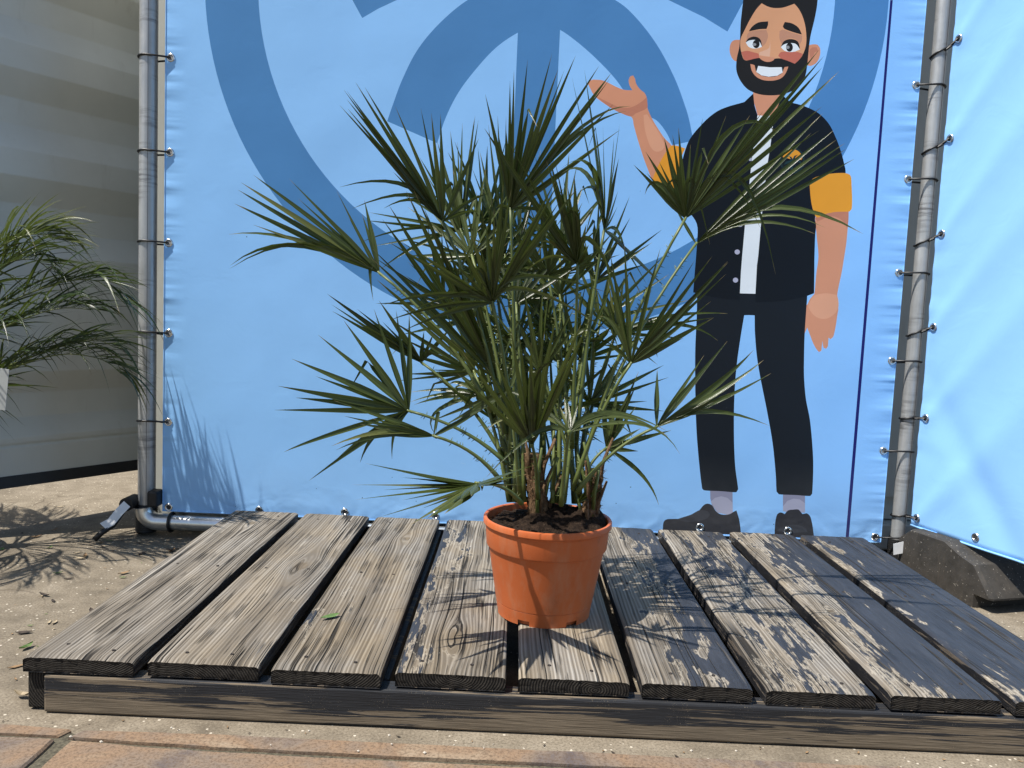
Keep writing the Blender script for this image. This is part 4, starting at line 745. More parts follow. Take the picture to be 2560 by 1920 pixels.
('trousers',[(1.3993,0.8379),(1.4001,0.8225),(1.4008,0.8073),(1.4016,0.792),(1.4023,0.7762),(1.4029,0.7594),(1.4032,0.7417),(1.4034,0.7234),(1.4036,0.7044),(1.4039,0.6845),(1.4046,0.6634),(1.4057,0.6409),(1.407,0.6171),(1.4086,0.5924),(1.4103,0.5675),(1.4122,0.5429),(1.4141,0.5183),(1.4162,0.4933),(1.4185,0.4684),(1.4208,0.4443),(1.4232,0.4215),(1.4257,0.4003),(1.4283,0.3803),(1.4311,0.3611),(1.4338,0.3424),(1.4367,0.3239),(1.4398,0.3044),(1.4431,0.2842),(1.4464,0.265),(1.4495,0.2482),(1.4521,0.2356),(1.4538,0.2276),(1.4587,0.223),(1.4664,0.2221),(1.4767,0.2219),(1.4884,0.2221),(1.5004,0.2223),(1.5115,0.2223),(1.5224,0.222),(1.5338,0.2214),(1.5448,0.2208),(1.5544,0.2207),(1.5614,0.2211),(1.5667,0.2308),(1.565,0.241),(1.5622,0.2544),(1.5588,0.2701),(1.5553,0.2871),(1.5524,0.3044),(1.55,0.322),(1.5478,0.3406),(1.5457,0.3602),(1.5438,0.3808),(1.542,0.4023),(1.5403,0.4255),(1.5386,0.4505),(1.5372,0.476),(1.536,0.5009),(1.5352,0.524),(1.5348,0.5451),(1.5347,0.5651),(1.5349,0.5841),(1.5353,0.6026),(1.536,0.621),(1.5368,0.6393),(1.538,0.6574),(1.5394,0.6751),(1.5408,0.692),(1.5421,0.7079),(1.5434,0.7226),(1.5447,0.7361),(1.546,0.749),(1.5473,0.7617),(1.5486,0.7748),(1.5564,0.7754),(1.5643,0.7759),(1.5725,0.7759),(1.5806,0.7757),(1.5815,0.7647),(1.5823,0.7539),(1.5831,0.743),(1.5841,0.7316),(1.5855,0.7194),(1.5873,0.7061),(1.5893,0.6919),(1.5915,0.6772),(1.594,0.6623),(1.5967,0.6478),(1.5996,0.6338),(1.6027,0.6202),(1.606,0.6065),(1.6097,0.5919),(1.6138,0.576),(1.6185,0.5584),(1.6237,0.5394),(1.6292,0.5196),(1.6347,0.4996),(1.6399,0.4799),(1.6449,0.4606),(1.6499,0.4413),(1.6548,0.422),(1.6594,0.4026),(1.6637,0.3831),(1.6677,0.363),(1.6714,0.3421),(1.6748,0.3216),(1.6778,0.3023),(1.6804,0.2854),(1.6823,0.2719),(1.6837,0.2588),(1.6849,0.2468),(1.6861,0.2366),(1.6874,0.2287),(1.6953,0.2206),(1.7028,0.2201),(1.7127,0.22),(1.724,0.2202),(1.7355,0.2204),(1.7461,0.2204),(1.7566,0.2202),(1.7676,0.2197),(1.7781,0.2194),(1.7873,0.2192),(1.7941,0.2196),(1.7993,0.2273),(1.7993,0.24),(1.7989,0.2574),(1.7982,0.2773),(1.7973,0.2973),(1.7961,0.3152),(1.7948,0.3308),(1.7931,0.3456),(1.7913,0.36),(1.7893,0.3742),(1.7872,0.3886),(1.7849,0.4034),(1.7825,0.4183),(1.78,0.4331),(1.7773,0.4476),(1.7744,0.4615),(1.7712,0.4746),(1.7677,0.487),(1.7641,0.4992),(1.7607,0.5114),(1.7576,0.5241),(1.755,0.5373),(1.7526,0.5507),(1.7504,0.5643),(1.7485,0.578),(1.7468,0.5915),(1.7454,0.6049),(1.7443,0.618),(1.7434,0.6313),(1.7426,0.6448),(1.7418,0.6589),(1.7409,0.6732),(1.7402,0.6875),(1.7395,0.7023),(1.7389,0.7182),(1.7384,0.7357),(1.7381,0.7565),(1.738,0.7796),(1.7379,0.804),(1.7379,0.8286),(1.7378,0.8526),(1.7172,0.8553),(1.6972,0.8583),(1.6769,0.8611),(1.6554,0.8634),(1.6318,0.8646),(1.6047,0.8648),(1.5747,0.8641),(1.544,0.8628),(1.5146,0.8609),(1.4889,0.8584),(1.4684,0.8553),(1.4502,0.8514),(1.4332,0.8469),(1.4166,0.8423)]),
('shirt',[(1.5303,1.4394),(1.5255,1.4346),(1.5207,1.4296),(1.5161,1.425),(1.5125,1.4212),(1.5059,1.4141),(1.4987,1.4115),(1.4889,1.4084),(1.4778,1.405),(1.467,1.4016),(1.4577,1.3984),(1.4503,1.3954),(1.4436,1.3926),(1.4375,1.3898),(1.4317,1.3867),(1.4259,1.3833),(1.4201,1.3793),(1.4144,1.3749),(1.4089,1.3704),(1.4038,1.3658),(1.3991,1.3615),(1.3941,1.3567),(1.3899,1.3521),(1.3859,1.3475),(1.3815,1.3424),(1.3777,1.338),(1.3736,1.3333),(1.3695,1.3284),(1.3656,1.3235),(1.3619,1.3186),(1.3577,1.3128),(1.3538,1.3071),(1.3502,1.3012),(1.3469,1.295),(1.3445,1.2897),(1.3424,1.2843),(1.3405,1.2787),(1.3386,1.2729),(1.3369,1.2669),(1.3352,1.2606),(1.3337,1.254),(1.3323,1.2473),(1.3309,1.2406),(1.3295,1.2342),(1.3278,1.2282),(1.326,1.2225),(1.3243,1.2168),(1.3228,1.2109),(1.3218,1.2047),(1.3211,1.198),(1.3208,1.1911),(1.3208,1.1839),(1.321,1.1765),(1.3215,1.1688),(1.3221,1.1608),(1.3228,1.1523),(1.3238,1.1437),(1.3254,1.1352),(1.3277,1.1272),(1.3309,1.1199),(1.3346,1.1132),(1.339,1.1066),(1.3439,1.0997),(1.3494,1.0921),(1.3562,1.0838),(1.3642,1.0751),(1.3725,1.0659),(1.3799,1.0561),(1.3853,1.0455),(1.3882,1.0342),(1.3895,1.0224),(1.3896,1.0098),(1.3894,0.9963),(1.3893,0.9816),(1.3894,0.9641),(1.3891,0.9442),(1.3886,0.9237),(1.3882,0.9044),(1.3879,0.8879),(1.3877,0.8767),(1.3876,0.8665),(1.3875,0.8569),(1.3874,0.8476),(1.3873,0.8378),(1.3986,0.8356),(1.41,0.8332),(1.4213,0.8309),(1.4324,0.8288),(1.4431,0.827),(1.4533,0.8254),(1.4633,0.8241),(1.4729,0.823),(1.4823,0.8221),(1.4913,0.8214),(1.4999,0.821),(1.5082,0.8208),(1.5161,0.8208),(1.524,0.8209),(1.532,0.8208),(1.5316,0.8276),(1.5311,0.8344),(1.5307,0.8412),(1.5402,0.8413),(1.5498,0.8415),(1.5593,0.8416),(1.5689,0.8417),(1.5784,0.8419),(1.5789,0.8353),(1.5794,0.8288),(1.5798,0.8223),(1.5803,0.8158),(1.5913,0.8166),(1.6025,0.8173),(1.6136,0.8181),(1.6245,0.819),(1.635,0.82),(1.645,0.8212),(1.6547,0.8226),(1.6641,0.824),(1.6733,0.8256),(1.6823,0.8273),(1.6912,0.8292),(1.7,0.8311),(1.7086,0.8332),(1.7168,0.8354),(1.7246,0.8377),(1.7318,0.8402),(1.7386,0.8428),(1.7451,0.8456),(1.7515,0.8483),(1.758,0.8511),(1.7572,0.8646),(1.7563,0.8785),(1.7555,0.8922),(1.7547,0.9053),(1.754,0.9173),(1.7533,0.9277),(1.7526,0.9369),(1.752,0.9455),(1.7514,0.9544),(1.7509,0.9644),(1.7503,0.9761),(1.7497,0.989),(1.7491,1.0021),(1.7487,1.0144),(1.7484,1.0248),(1.7483,1.0321),(1.7486,1.0388),(1.7488,1.0451),(1.7489,1.0509),(1.7486,1.0565),(1.7467,1.0648),(1.7441,1.0722),(1.7436,1.0797),(1.7451,1.0857),(1.7478,1.0917),(1.7517,1.0978),(1.7569,1.1036),(1.7672,1.1117),(1.781,1.1209),(1.796,1.131),(1.8096,1.1418),(1.8194,1.1529),(1.8245,1.1652),(1.8268,1.1788),(1.8271,1.1925),(1.8266,1.2052),(1.8262,1.2159),(1.8257,1.2228),(1.8245,1.2289),(1.8228,1.2346),(1.8209,1.2401),(1.8191,1.2457),(1.817,1.2527),(1.8148,1.2595),(1.8124,1.2663),(1.8099,1.2731),(1.8072,1.28),(1.8043,1.2869),(1.8013,1.2938),(1.7984,1.3002),(1.7957,1.306),(1.7932,1.3113),(1.7905,1.3167),(1.7872,1.3228),(1.7837,1.3292),(1.7797,1.3365),(1.7754,1.3442),(1.7707,1.3517),(1.7656,1.3586),(1.7602,1.365),(1.7543,1.3711),(1.7481,1.3769),(1.7417,1.3823),(1.7353,1.3871),(1.7287,1.3914),(1.7219,1.3951),(1.715,1.3983),(1.708,1.4013),(1.7012,1.404),(1.6942,1.4065),(1.687,1.4088),(1.68,1.4108),(1.6734,1.4125),(1.6676,1.414),(1.6606,1.4154),(1.6544,1.4163),(1.6486,1.4178),(1.641,1.4215),(1.6339,1.4263),(1.629,1.4301),(1.624,1.4343),(1.619,1.4385),(1.6143,1.4261),(1.6095,1.4138),(1.6048,1.4014),(1.6,1.3891),(1.5953,1.3767),(1.5859,1.3763),(1.5766,1.3759),(1.5672,1.3755),(1.5579,1.3751),(1.5485,1.3747),(1.5461,1.3805),(1.5437,1.3863),(1.5413,1.3922),(1.539,1.398),(1.5371,1.404),(1.5355,1.4105),(1.5341,1.4175),(1.5329,1.4243),(1.532,1.4303),(1.5312,1.4348)]),
('undershirt',[(1.5475,1.376),(1.6,1.3769),(1.5962,1.3515),(1.5926,1.2823),(1.5879,1.2359),(1.5833,1.1475),(1.5807,1.0493),(1.579,0.957),(1.5772,0.9286),(1.5784,0.8419),(1.5307,0.8412),(1.5295,0.9076),(1.5301,0.9549),(1.5324,1.0613),(1.5361,1.1455),(1.5402,1.257),(1.5448,1.3264)]),
('cuff',[(1.2967,1.2774),(1.2908,1.2742),(1.2863,1.2686),(1.2833,1.2643),(1.28,1.2591),(1.2766,1.2532),(1.2731,1.2467),(1.2698,1.2405),(1.2662,1.2337),(1.2625,1.2264),(1.259,1.2189),(1.2557,1.2114),(1.2526,1.2035),(1.2494,1.195),(1.2465,1.1867),(1.2443,1.179),(1.2434,1.1727),(1.2448,1.1666),(1.2487,1.162),(1.2541,1.1576),(1.2584,1.1542),(1.2635,1.1507),(1.2693,1.1471),(1.2751,1.1437),(1.2806,1.1408),(1.2872,1.1379),(1.2937,1.1355),(1.3002,1.1334),(1.3068,1.1311),(1.3108,1.1372),(1.3148,1.1432),(1.3178,1.1507),(1.3188,1.1567),(1.3193,1.1633),(1.3196,1.1705),(1.3199,1.1784),(1.3204,1.1867),(1.3212,1.1967),(1.3221,1.2082),(1.3231,1.22),(1.3242,1.2311),(1.3256,1.2406),(1.3272,1.2473),(1.3293,1.2532),(1.3315,1.2587),(1.3338,1.264),(1.336,1.2695),(1.3299,1.2713),(1.3238,1.2731),(1.3175,1.2747),(1.3103,1.2762),(1.3029,1.2774)]),
('cuff',[(1.72,1.185),(1.7264,1.1945),(1.7312,1.1978),(1.7373,1.2011),(1.7445,1.2041),(1.75,1.2059),(1.7562,1.2077),(1.7629,1.2095),(1.7699,1.2111),(1.7769,1.2124),(1.7844,1.2137),(1.7924,1.2148),(1.8005,1.2157),(1.8079,1.2164),(1.8143,1.2168),(1.8216,1.2169),(1.828,1.2165),(1.8333,1.2153),(1.8392,1.2125),(1.8429,1.2074),(1.8442,1.2029),(1.8452,1.1973),(1.846,1.1909),(1.8468,1.1842),(1.8477,1.1774),(1.8486,1.1703),(1.8496,1.1628),(1.8505,1.155),(1.8514,1.1474),(1.852,1.1404),(1.8526,1.1335),(1.853,1.1267),(1.8533,1.1202),(1.8533,1.1146),(1.853,1.1101),(1.847,1.1028),(1.8407,1.102),(1.8322,1.1015),(1.8226,1.1011),(1.813,1.1005),(1.8046,1.0996),(1.7972,1.0983),(1.7902,1.0967),(1.7836,1.095),(1.7776,1.0931),(1.7721,1.0912),(1.7644,1.0872),(1.7581,1.0829),(1.753,1.0801),(1.7452,1.0826),(1.743,1.0866),(1.7403,1.092),(1.7376,1.0984),(1.7349,1.1051),(1.7326,1.1119),(1.7306,1.1189),(1.7287,1.1262),(1.727,1.1338),(1.7255,1.1414),(1.7241,1.1489),(1.7229,1.1566),(1.7217,1.1647),(1.7207,1.1725),(1.7201,1.1795)]),
('button',[(1.5227,0.8812),(1.5223,0.8783),(1.5207,0.8758),(1.5182,0.874),(1.5151,0.8733),(1.512,0.8738),(1.5092,0.8753),(1.5073,0.8777),(1.5065,0.8805),(1.5069,0.8835),(1.5085,0.886),(1.511,0.8878),(1.5141,0.8885),(1.5172,0.888),(1.52,0.8865),(1.5219,0.8841)]),
('button',[(1.5252,1.0483),(1.5247,1.0462),(1.523,1.0443),(1.5203,1.0429),(1.517,1.0424),(1.5137,1.0426),(1.5109,1.0437),(1.5089,1.0455),(1.5081,1.0476),(1.5086,1.0498),(1.5104,1.0517),(1.513,1.053),(1.5163,1.0536),(1.5196,1.0533),(1.5224,1.0522),(1.5244,1.0505)]),
('button',[(1.5222,0.9669),(1.5217,0.964),(1.5201,0.9614),(1.5176,0.9597),(1.5146,0.959),(1.5115,0.9594),(1.5087,0.9609),(1.5068,0.9633),(1.506,0.9662),(1.5064,0.9691),(1.508,0.9716),(1.5105,0.9733),(1.5136,0.974),(1.5167,0.9736),(1.5194,0.9721),(1.5213,0.9697)]),
('button',[(1.5395,1.2468),(1.5391,1.2436),(1.5375,1.2411),(1.5352,1.2402),(1.5328,1.2409),(1.5309,1.2432),(1.5301,1.2464),(1.5305,1.2497),(1.5321,1.2521),(1.5343,1.2531),(1.5368,1.2523),(1.5386,1.25)]),
('badge_ring',[(1.7006,1.249),(1.7003,1.2402),(1.698,1.2317),(1.694,1.2239),(1.6884,1.2174),(1.6814,1.2123),(1.6735,1.2091),(1.6649,1.2077),(1.6563,1.2083),(1.6479,1.2109),(1.6403,1.2153),(1.6337,1.2214),(1.6286,1.2287),(1.6251,1.237),(1.6235,1.2458),(1.6238,1.2546),(1.6261,1.2631),(1.6301,1.2708),(1.6358,1.2773),(1.6427,1.2824),(1.6506,1.2856),(1.6591,1.287),(1.6678,1.2863),(1.6761,1.2838),(1.6838,1.2794),(1.6903,1.2734),(1.6955,1.266),(1.6989,1.2578)]),
('badge_field',[(1.694,1.2487),(1.6937,1.2413),(1.6919,1.2342),(1.6886,1.2277),(1.6839,1.2223),(1.6781,1.218),(1.6715,1.2153),(1.6645,1.2142),(1.6573,1.2147),(1.6503,1.2169),(1.644,1.2206),(1.6385,1.2256),(1.6343,1.2318),(1.6314,1.2387),(1.6301,1.246),(1.6303,1.2535),(1.6322,1.2606),(1.6355,1.267),(1.6402,1.2725),(1.646,1.2767),(1.6526,1.2794),(1.6596,1.2805),(1.6668,1.28),(1.6737,1.2778),(1.68,1.2742),(1.6855,1.2691),(1.6898,1.263),(1.6926,1.2561)]),
('badge_sun',[(1.6322,1.2563),(1.6344,1.2624),(1.637,1.268),(1.6449,1.2753),(1.6526,1.2783),(1.661,1.2801),(1.6685,1.2797),(1.6754,1.2775),(1.6817,1.2731),(1.6869,1.2678),(1.6919,1.2579),(1.69,1.2513),(1.6817,1.2497),(1.6728,1.2488),(1.6658,1.2495),(1.6584,1.251),(1.6513,1.2525),(1.6447,1.2537),(1.6385,1.255)]),
('badge_palm',[(1.6587,1.2482),(1.6538,1.2563),(1.6484,1.2593),(1.6584,1.2583),(1.6626,1.252),(1.6671,1.2615),(1.6786,1.2656),(1.672,1.2589),(1.6683,1.2514),(1.682,1.251),(1.6923,1.2394),(1.6778,1.2444),(1.6684,1.244),(1.6741,1.2303),(1.6655,1.2392),(1.6649,1.2207),(1.6574,1.2203),(1.6588,1.2399),(1.6483,1.2283),(1.6495,1.2385),(1.6362,1.2324),(1.6426,1.2429)]),
('ear',[(1.4866,1.5944),(1.4787,1.5942),(1.4708,1.594),(1.4643,1.5931),(1.4585,1.5903),(1.4546,1.5859),(1.452,1.58),(1.4508,1.5731),(1.4506,1.5654),(1.4518,1.5573),(1.4545,1.5492),(1.4585,1.5418),(1.4633,1.5358),(1.4699,1.5318),(1.4762,1.5309),(1.4835,1.5311),(1.4909,1.5313),(1.49,1.544),(1.4892,1.5566),(1.4883,1.5692),(1.4875,1.5818)]),
('ear',[(1.6828,1.5863),(1.691,1.5885),(1.6988,1.5902),(1.7064,1.5906),(1.7129,1.5894),(1.7205,1.5807),(1.7224,1.573),(1.7227,1.5641),(1.7219,1.5579),(1.7205,1.5515),(1.7185,1.5458),(1.7149,1.5392),(1.7101,1.5341),(1.7035,1.5298),(1.6966,1.5272),(1.6848,1.5285),(1.6844,1.5401),(1.684,1.5517),(1.6836,1.5632),(1.6832,1.5748)]),
('ear_shade',[(1.6897,1.5695),(1.6922,1.5766),(1.6972,1.5811),(1.7038,1.5821),(1.7111,1.5817),(1.7139,1.5761),(1.7166,1.5706),(1.7066,1.5679),(1.7045,1.5626),(1.7028,1.5564),(1.6992,1.5516),(1.6951,1.5471),(1.6928,1.5549),(1.6905,1.5628)]),
('hair',[(1.4825,1.7361),(1.4823,1.7295),(1.4821,1.723),(1.4819,1.7163),(1.4816,1.7092),(1.4813,1.7033),(1.481,1.6972),(1.4807,1.6909),(1.4803,1.6845),(1.48,1.6778),(1.4797,1.671),(1.4794,1.6641),(1.4791,1.6569),(1.4788,1.6496),(1.4787,1.6419),(1.4788,1.6335),(1.4791,1.6246),(1.4794,1.6156),(1.4797,1.6069),(1.4798,1.5991),(1.4798,1.5925),(1.4798,1.5864),(1.4797,1.5808),(1.4794,1.5753),(1.479,1.5697),(1.478,1.5628),(1.4766,1.5559),(1.4753,1.5492),(1.4743,1.5424),(1.4737,1.5354),(1.4735,1.5284),(1.4735,1.5215),(1.4738,1.5152),(1.4747,1.508),(1.4761,1.5016),(1.4784,1.495),(1.4809,1.4895),(1.4839,1.4838),(1.4873,1.4782),(1.4911,1.4728),(1.4954,1.4675),(1.5,1.4622),(1.505,1.4573),(1.5103,1.4531),(1.5159,1.4495),(1.5218,1.4465),(1.528,1.444),(1.5345,1.4418),(1.5411,1.4399),(1.5479,1.4384),(1.5551,1.4373),(1.5629,1.4366),(1.5699,1.4363),(1.5775,1.4362),(1.5853,1.4365),(1.593,1.4369),(1.6003,1.4377),(1.6072,1.4387),(1.6139,1.44),(1.6204,1.4416),(1.6266,1.4434),(1.6325,1.4454),(1.6394,1.4483),(1.6458,1.4516),(1.6518,1.4553),(1.6573,1.4592),(1.6623,1.4635),(1.6669,1.4681),(1.671,1.473),(1.6746,1.4782),(1.6776,1.4835),(1.68,1.4892),(1.682,1.4951),(1.6836,1.5013),(1.6847,1.5076),(1.6854,1.5141),(1.6858,1.521),(1.6862,1.5286),(1.6865,1.5354),(1.6868,1.5429),(1.6869,1.5506),(1.6871,1.558),(1.6872,1.5648),(1.6874,1.5722),(1.6875,1.5788),(1.6877,1.5852),(1.688,1.592),(1.6884,1.5975),(1.6888,1.603),(1.6893,1.6087),(1.69,1.6148),(1.6909,1.6214),(1.6921,1.6292),(1.6937,1.6378),(1.6954,1.6467),(1.697,1.6558),(1.6983,1.6644),(1.6995,1.6727),(1.7005,1.6808),(1.7014,1.6889),(1.7022,1.6969),(1.7027,1.7049),(1.7029,1.713),(1.7029,1.7211),(1.7027,1.7291),(1.7025,1.7371),(1.7024,1.7452),(1.6585,1.7434),(1.6145,1.7415),(1.5705,1.7397),(1.5265,1.7379)]),
('face',[(1.5373,1.7021),(1.5336,1.6979),(1.5299,1.6938),(1.5261,1.6893),(1.5223,1.6841),(1.5191,1.6789),(1.5157,1.6731),(1.5123,1.6669),(1.509,1.6605),(1.5058,1.6542),(1.5027,1.6478),(1.4998,1.6411),(1.4969,1.6344),(1.4942,1.628),(1.4917,1.6221),(1.4888,1.6157),(1.4861,1.61),(1.4838,1.6046),(1.4821,1.5992),(1.481,1.5923),(1.481,1.5857),(1.4816,1.5789),(1.4828,1.5715),(1.4846,1.5638),(1.4869,1.5565),(1.4895,1.5491),(1.4926,1.542),(1.4961,1.537),(1.5021,1.535),(1.5092,1.5362),(1.5151,1.5376),(1.5215,1.5397),(1.5276,1.5415),(1.5351,1.5436),(1.5423,1.5439),(1.5476,1.5413),(1.5529,1.5375),(1.5584,1.5346),(1.5668,1.5333),(1.5747,1.5344),(1.5802,1.5388),(1.5862,1.5434),(1.5924,1.5448),(1.5996,1.5454),(1.6066,1.5452),(1.6129,1.544),(1.6191,1.542),(1.6257,1.5397),(1.6311,1.5378),(1.6369,1.5358),(1.6428,1.5336),(1.6487,1.5316),(1.6535,1.5362),(1.6583,1.5408),(1.6625,1.5457),(1.666,1.5508),(1.669,1.5561),(1.6716,1.5619),(1.674,1.5683),(1.6761,1.5752),(1.6775,1.5825),(1.6782,1.5882),(1.6785,1.5941),(1.6784,1.6004),(1.678,1.6073),(1.6773,1.6136),(1.6764,1.6204),(1.6752,1.6274),(1.6738,1.6343),(1.6722,1.6409),(1.6705,1.647),(1.6685,1.6531),(1.6664,1.6589),(1.6641,1.6644),(1.6617,1.6696),(1.6585,1.6758),(1.6551,1.6815),(1.6515,1.6868),(1.648,1.6915),(1.6435,1.6966),(1.639,1.7007),(1.6345,1.7048),(1.6269,1.7016),(1.6188,1.6983),(1.6125,1.6959),(1.6057,1.6935),(1.5984,1.6917),(1.5922,1.6908),(1.5856,1.6903),(1.579,1.69),(1.5729,1.6902),(1.5661,1.691),(1.56,1.6925),(1.5541,1.6943),(1.5483,1.6967),(1.5428,1.6994)]),
('cheek',[(1.4862,1.5587),(1.4887,1.5533),(1.4912,1.5479),(1.4937,1.5424),(1.4961,1.537),(1.5024,1.5362),(1.5092,1.5362),(1.5151,1.5376),(1.5216,1.5397),(1.5276,1.5415),(1.5347,1.543),(1.5414,1.5443),(1.54,1.5504),(1.5386,1.5564),(1.5302,1.5583),(1.5216,1.5602),(1.5153,1.5616),(1.5089,1.563),(1.5027,1.5635),(1.4943,1.5616)]),
('cheek',[(1.6043,1.5637),(1.6,1.5585),(1.5977,1.5521),(1.6066,1.5452),(1.6121,1.5434),(1.6186,1.5416),(1.6257,1.5397),(1.6311,1.5378),(1.6369,1.5358),(1.6428,1.5336),(1.6487,1.5316),(1.6535,1.5362),(1.6583,1.5409),(1.6625,1.5457),(1.6657,1.5507),(1.6682,1.5559),(1.6707,1.561),(1.664,1.5638),(1.6564,1.5658),(1.6503,1.5662),(1.643,1.5661),(1.6355,1.5659),(1.6284,1.5656),(1.6217,1.5654),(1.6151,1.5653),(1.609,1.5649)]),
('eye_shade',[(1.5038,1.6159),(1.5091,1.6193),(1.5162,1.6213),(1.5239,1.6226),(1.5311,1.6238),(1.5376,1.6248),(1.544,1.6253),(1.5503,1.6257),(1.5566,1.6262),(1.5591,1.6208),(1.5617,1.6154),(1.5629,1.6093),(1.5624,1.6037),(1.561,1.5975),(1.5591,1.5914),(1.557,1.5865),(1.5524,1.5812),(1.547,1.5771),(1.5436,1.5837),(1.5404,1.5906),(1.5369,1.5969),(1.5327,1.6013),(1.5251,1.604),(1.5165,1.6041),(1.5093,1.6026),(1.5032,1.597),(1.4986,1.5895),(1.4994,1.5966),(1.4998,1.6039),(1.5009,1.6106)]),
('eye_shade',[(1.5963,1.6242),(1.6052,1.6291),(1.6109,1.628),(1.6181,1.6259),(1.6259,1.6235),(1.6337,1.6213),(1.6397,1.6198),(1.6458,1.6185),(1.652,1.6171),(1.6582,1.6158),(1.6644,1.6144),(1.6651,1.6071),(1.665,1.6),(1.6626,1.5941),(1.6594,1.5885),(1.6546,1.5942),(1.6499,1.5998),(1.6443,1.6037),(1.6368,1.6051),(1.6285,1.6048),(1.6211,1.6027),(1.6154,1.5984),(1.6107,1.5924),(1.606,1.5863),(1.6015,1.5936),(1.5979,1.6018),(1.5968,1.6087),(1.5966,1.6165)]),
('brow',[(1.5045,1.6195),(1.5074,1.6245),(1.5103,1.6296),(1.5141,1.6343),(1.5191,1.6389),(1.5249,1.6433),(1.5319,1.6468),(1.5382,1.6484),(1.5455,1.6494),(1.553,1.6502),(1.5604,1.6511),(1.5607,1.6408),(1.559,1.6349),(1.5568,1.6289),(1.5496,1.6284),(1.5423,1.6279),(1.5356,1.6271),(1.5272,1.6253),(1.5196,1.6233),(1.5119,1.6214)]),
('brow',[(1.6051,1.6372),(1.6069,1.6438),(1.6101,1.6513),(1.6174,1.6506),(1.6246,1.6499),(1.6317,1.6482),(1.6389,1.6452),(1.646,1.6412),(1.6521,1.6364),(1.6566,1.6306),(1.6602,1.6238),(1.6638,1.6171),(1.6577,1.6183),(1.6517,1.6195),(1.6453,1.6209),(1.6381,1.6227),(1.6306,1.6248),(1.624,1.6267),(1.6165,1.6289),(1.6106,1.6311)]),
('lid',[(1.4977,1.5886),(1.5009,1.5942),(1.5049,1.5993),(1.5113,1.603),(1.5185,1.6052),(1.5257,1.6053),(1.5326,1.6036),(1.5381,1.6003),(1.5425,1.595),(1.5445,1.5895),(1.546,1.5828),(1.5475,1.5762),(1.5411,1.579),(1.5341,1.5811),(1.5283,1.5809),(1.5219,1.5801),(1.5155,1.5803),(1.5095,1.5824),(1.5036,1.5855)]),
('lid',[(1.6032,1.5794),(1.6056,1.5851),(1.608,1.5909),(1.6114,1.5956),(1.6162,1.5989),(1.622,1.6013),(1.6281,1.6026),(1.6345,1.6027),(1.6412,1.6019),(1.6469,1.6002),(1.6528,1.5964),(1.6569,1.5907),(1.6593,1.5827),(1.6609,1.5737),(1.654,1.578),(1.6459,1.5812),(1.6387,1.5815),(1.6305,1.5809),(1.6227,1.5802),(1.6159,1.58),(1.6096,1.5797)]),
('eye_white',[(1.4978,1.5872),(1.5054,1.5925),(1.5118,1.5946),(1.5191,1.5958),(1.5265,1.5958),(1.5332,1.5946),(1.5411,1.5881),(1.5442,1.5827),(1.547,1.5766),(1.537,1.5726),(1.5292,1.571),(1.5209,1.5706),(1.5132,1.5721),(1.5066,1.5754),(1.5018,1.5809)]),
('eye_white',[(1.6033,1.5785),(1.6077,1.5828),(1.6129,1.5866),(1.6204,1.5894),(1.6289,1.5909),(1.6352,1.5912),(1.6417,1.5908),(1.6477,1.589),(1.6525,1.585),(1.6567,1.5796),(1.6609,1.5741),(1.6546,1.5707),(1.6479,1.5677),(1.6396,1.5656),(1.6308,1.5648),(1.6222,1.5659),(1.6142,1.5686),(1.6084,1.5732)]),
('iris',[(1.5395,1.5845),(1.5392,1.5803),(1.5376,1.5765),(1.5351,1.5737),(1.5319,1.5721),(1.5283,1.572),(1.5249,1.5733),(1.522,1.5759),(1.5199,1.5795),(1.519,1.5836),(1.5194,1.5878),(1.5209,1.5915),(1.5234,1.5943),(1.5267,1.5959),(1.5302,1.5961),(1.5336,1.5948),(1.5365,1.5922),(1.5386,1.5886)]),
('iris',[(1.6396,1.5791),(1.6393,1.5746),(1.6378,1.5706),(1.6353,1.5676),(1.6321,1.5659),(1.6285,1.5658),(1.6251,1.5672),(1.6221,1.57),(1.6201,1.5738),(1.6191,1.5783),(1.6194,1.5828),(1.6209,1.5868),(1.6234,1.5898),(1.6266,1.5915),(1.6302,1.5916),(1.6336,1.5902),(1.6366,1.5874),(1.6386,1.5836)]),
('glint',[(1.5298,1.5827),(1.5288,1.5803),(1.5259,1.5787),(1.5222,1.5785),(1.5191,1.5799),(1.5177,1.5822),(1.5187,1.5846),(1.5216,1.5862),(1.5254,1.5864),(1.5285,1.585)]),
('glint',[(1.6298,1.5787),(1.629,1.5758),(1.6263,1.5739),(1.6229,1.5737),(1.6199,1.5754),(1.6187,1.5783),(1.6195,1.5812),(1.6222,1.5831),(1.6256,1.5833),(1.6285,1.5816)]),
('nose_light',[(1.5703,1.597),(1.57,1.5889),(1.5698,1.5808),(1.5682,1.5744),(1.5617,1.5691),(1.5538,1.5661),(1.547,1.5631),(1.5402,1.5605),(1.5399,1.5524),(1.5472,1.5513),(1.5549,1.5503),(1.5635,1.5495),(1.5723,1.5488),(1.5725,1.5553),(1.5728,1.5618),(1.5727,1.5691),(1.5723,1.5756),(1.5717,1.5826),(1.5709,1.5899)]),
('nose_shade',[(1.54,1.5506),(1.5488,1.5498),(1.5573,1.549),(1.5652,1.5487),(1.5728,1.5483),(1.5803,1.5478),(1.5878,1.5471),(1.5851,1.5398),(1.5795,1.5363),(1.5724,1.5338),(1.5655,1.5334),(1.5584,1.5346),(1.5507,1.5376),(1.5443,1.5417)]),
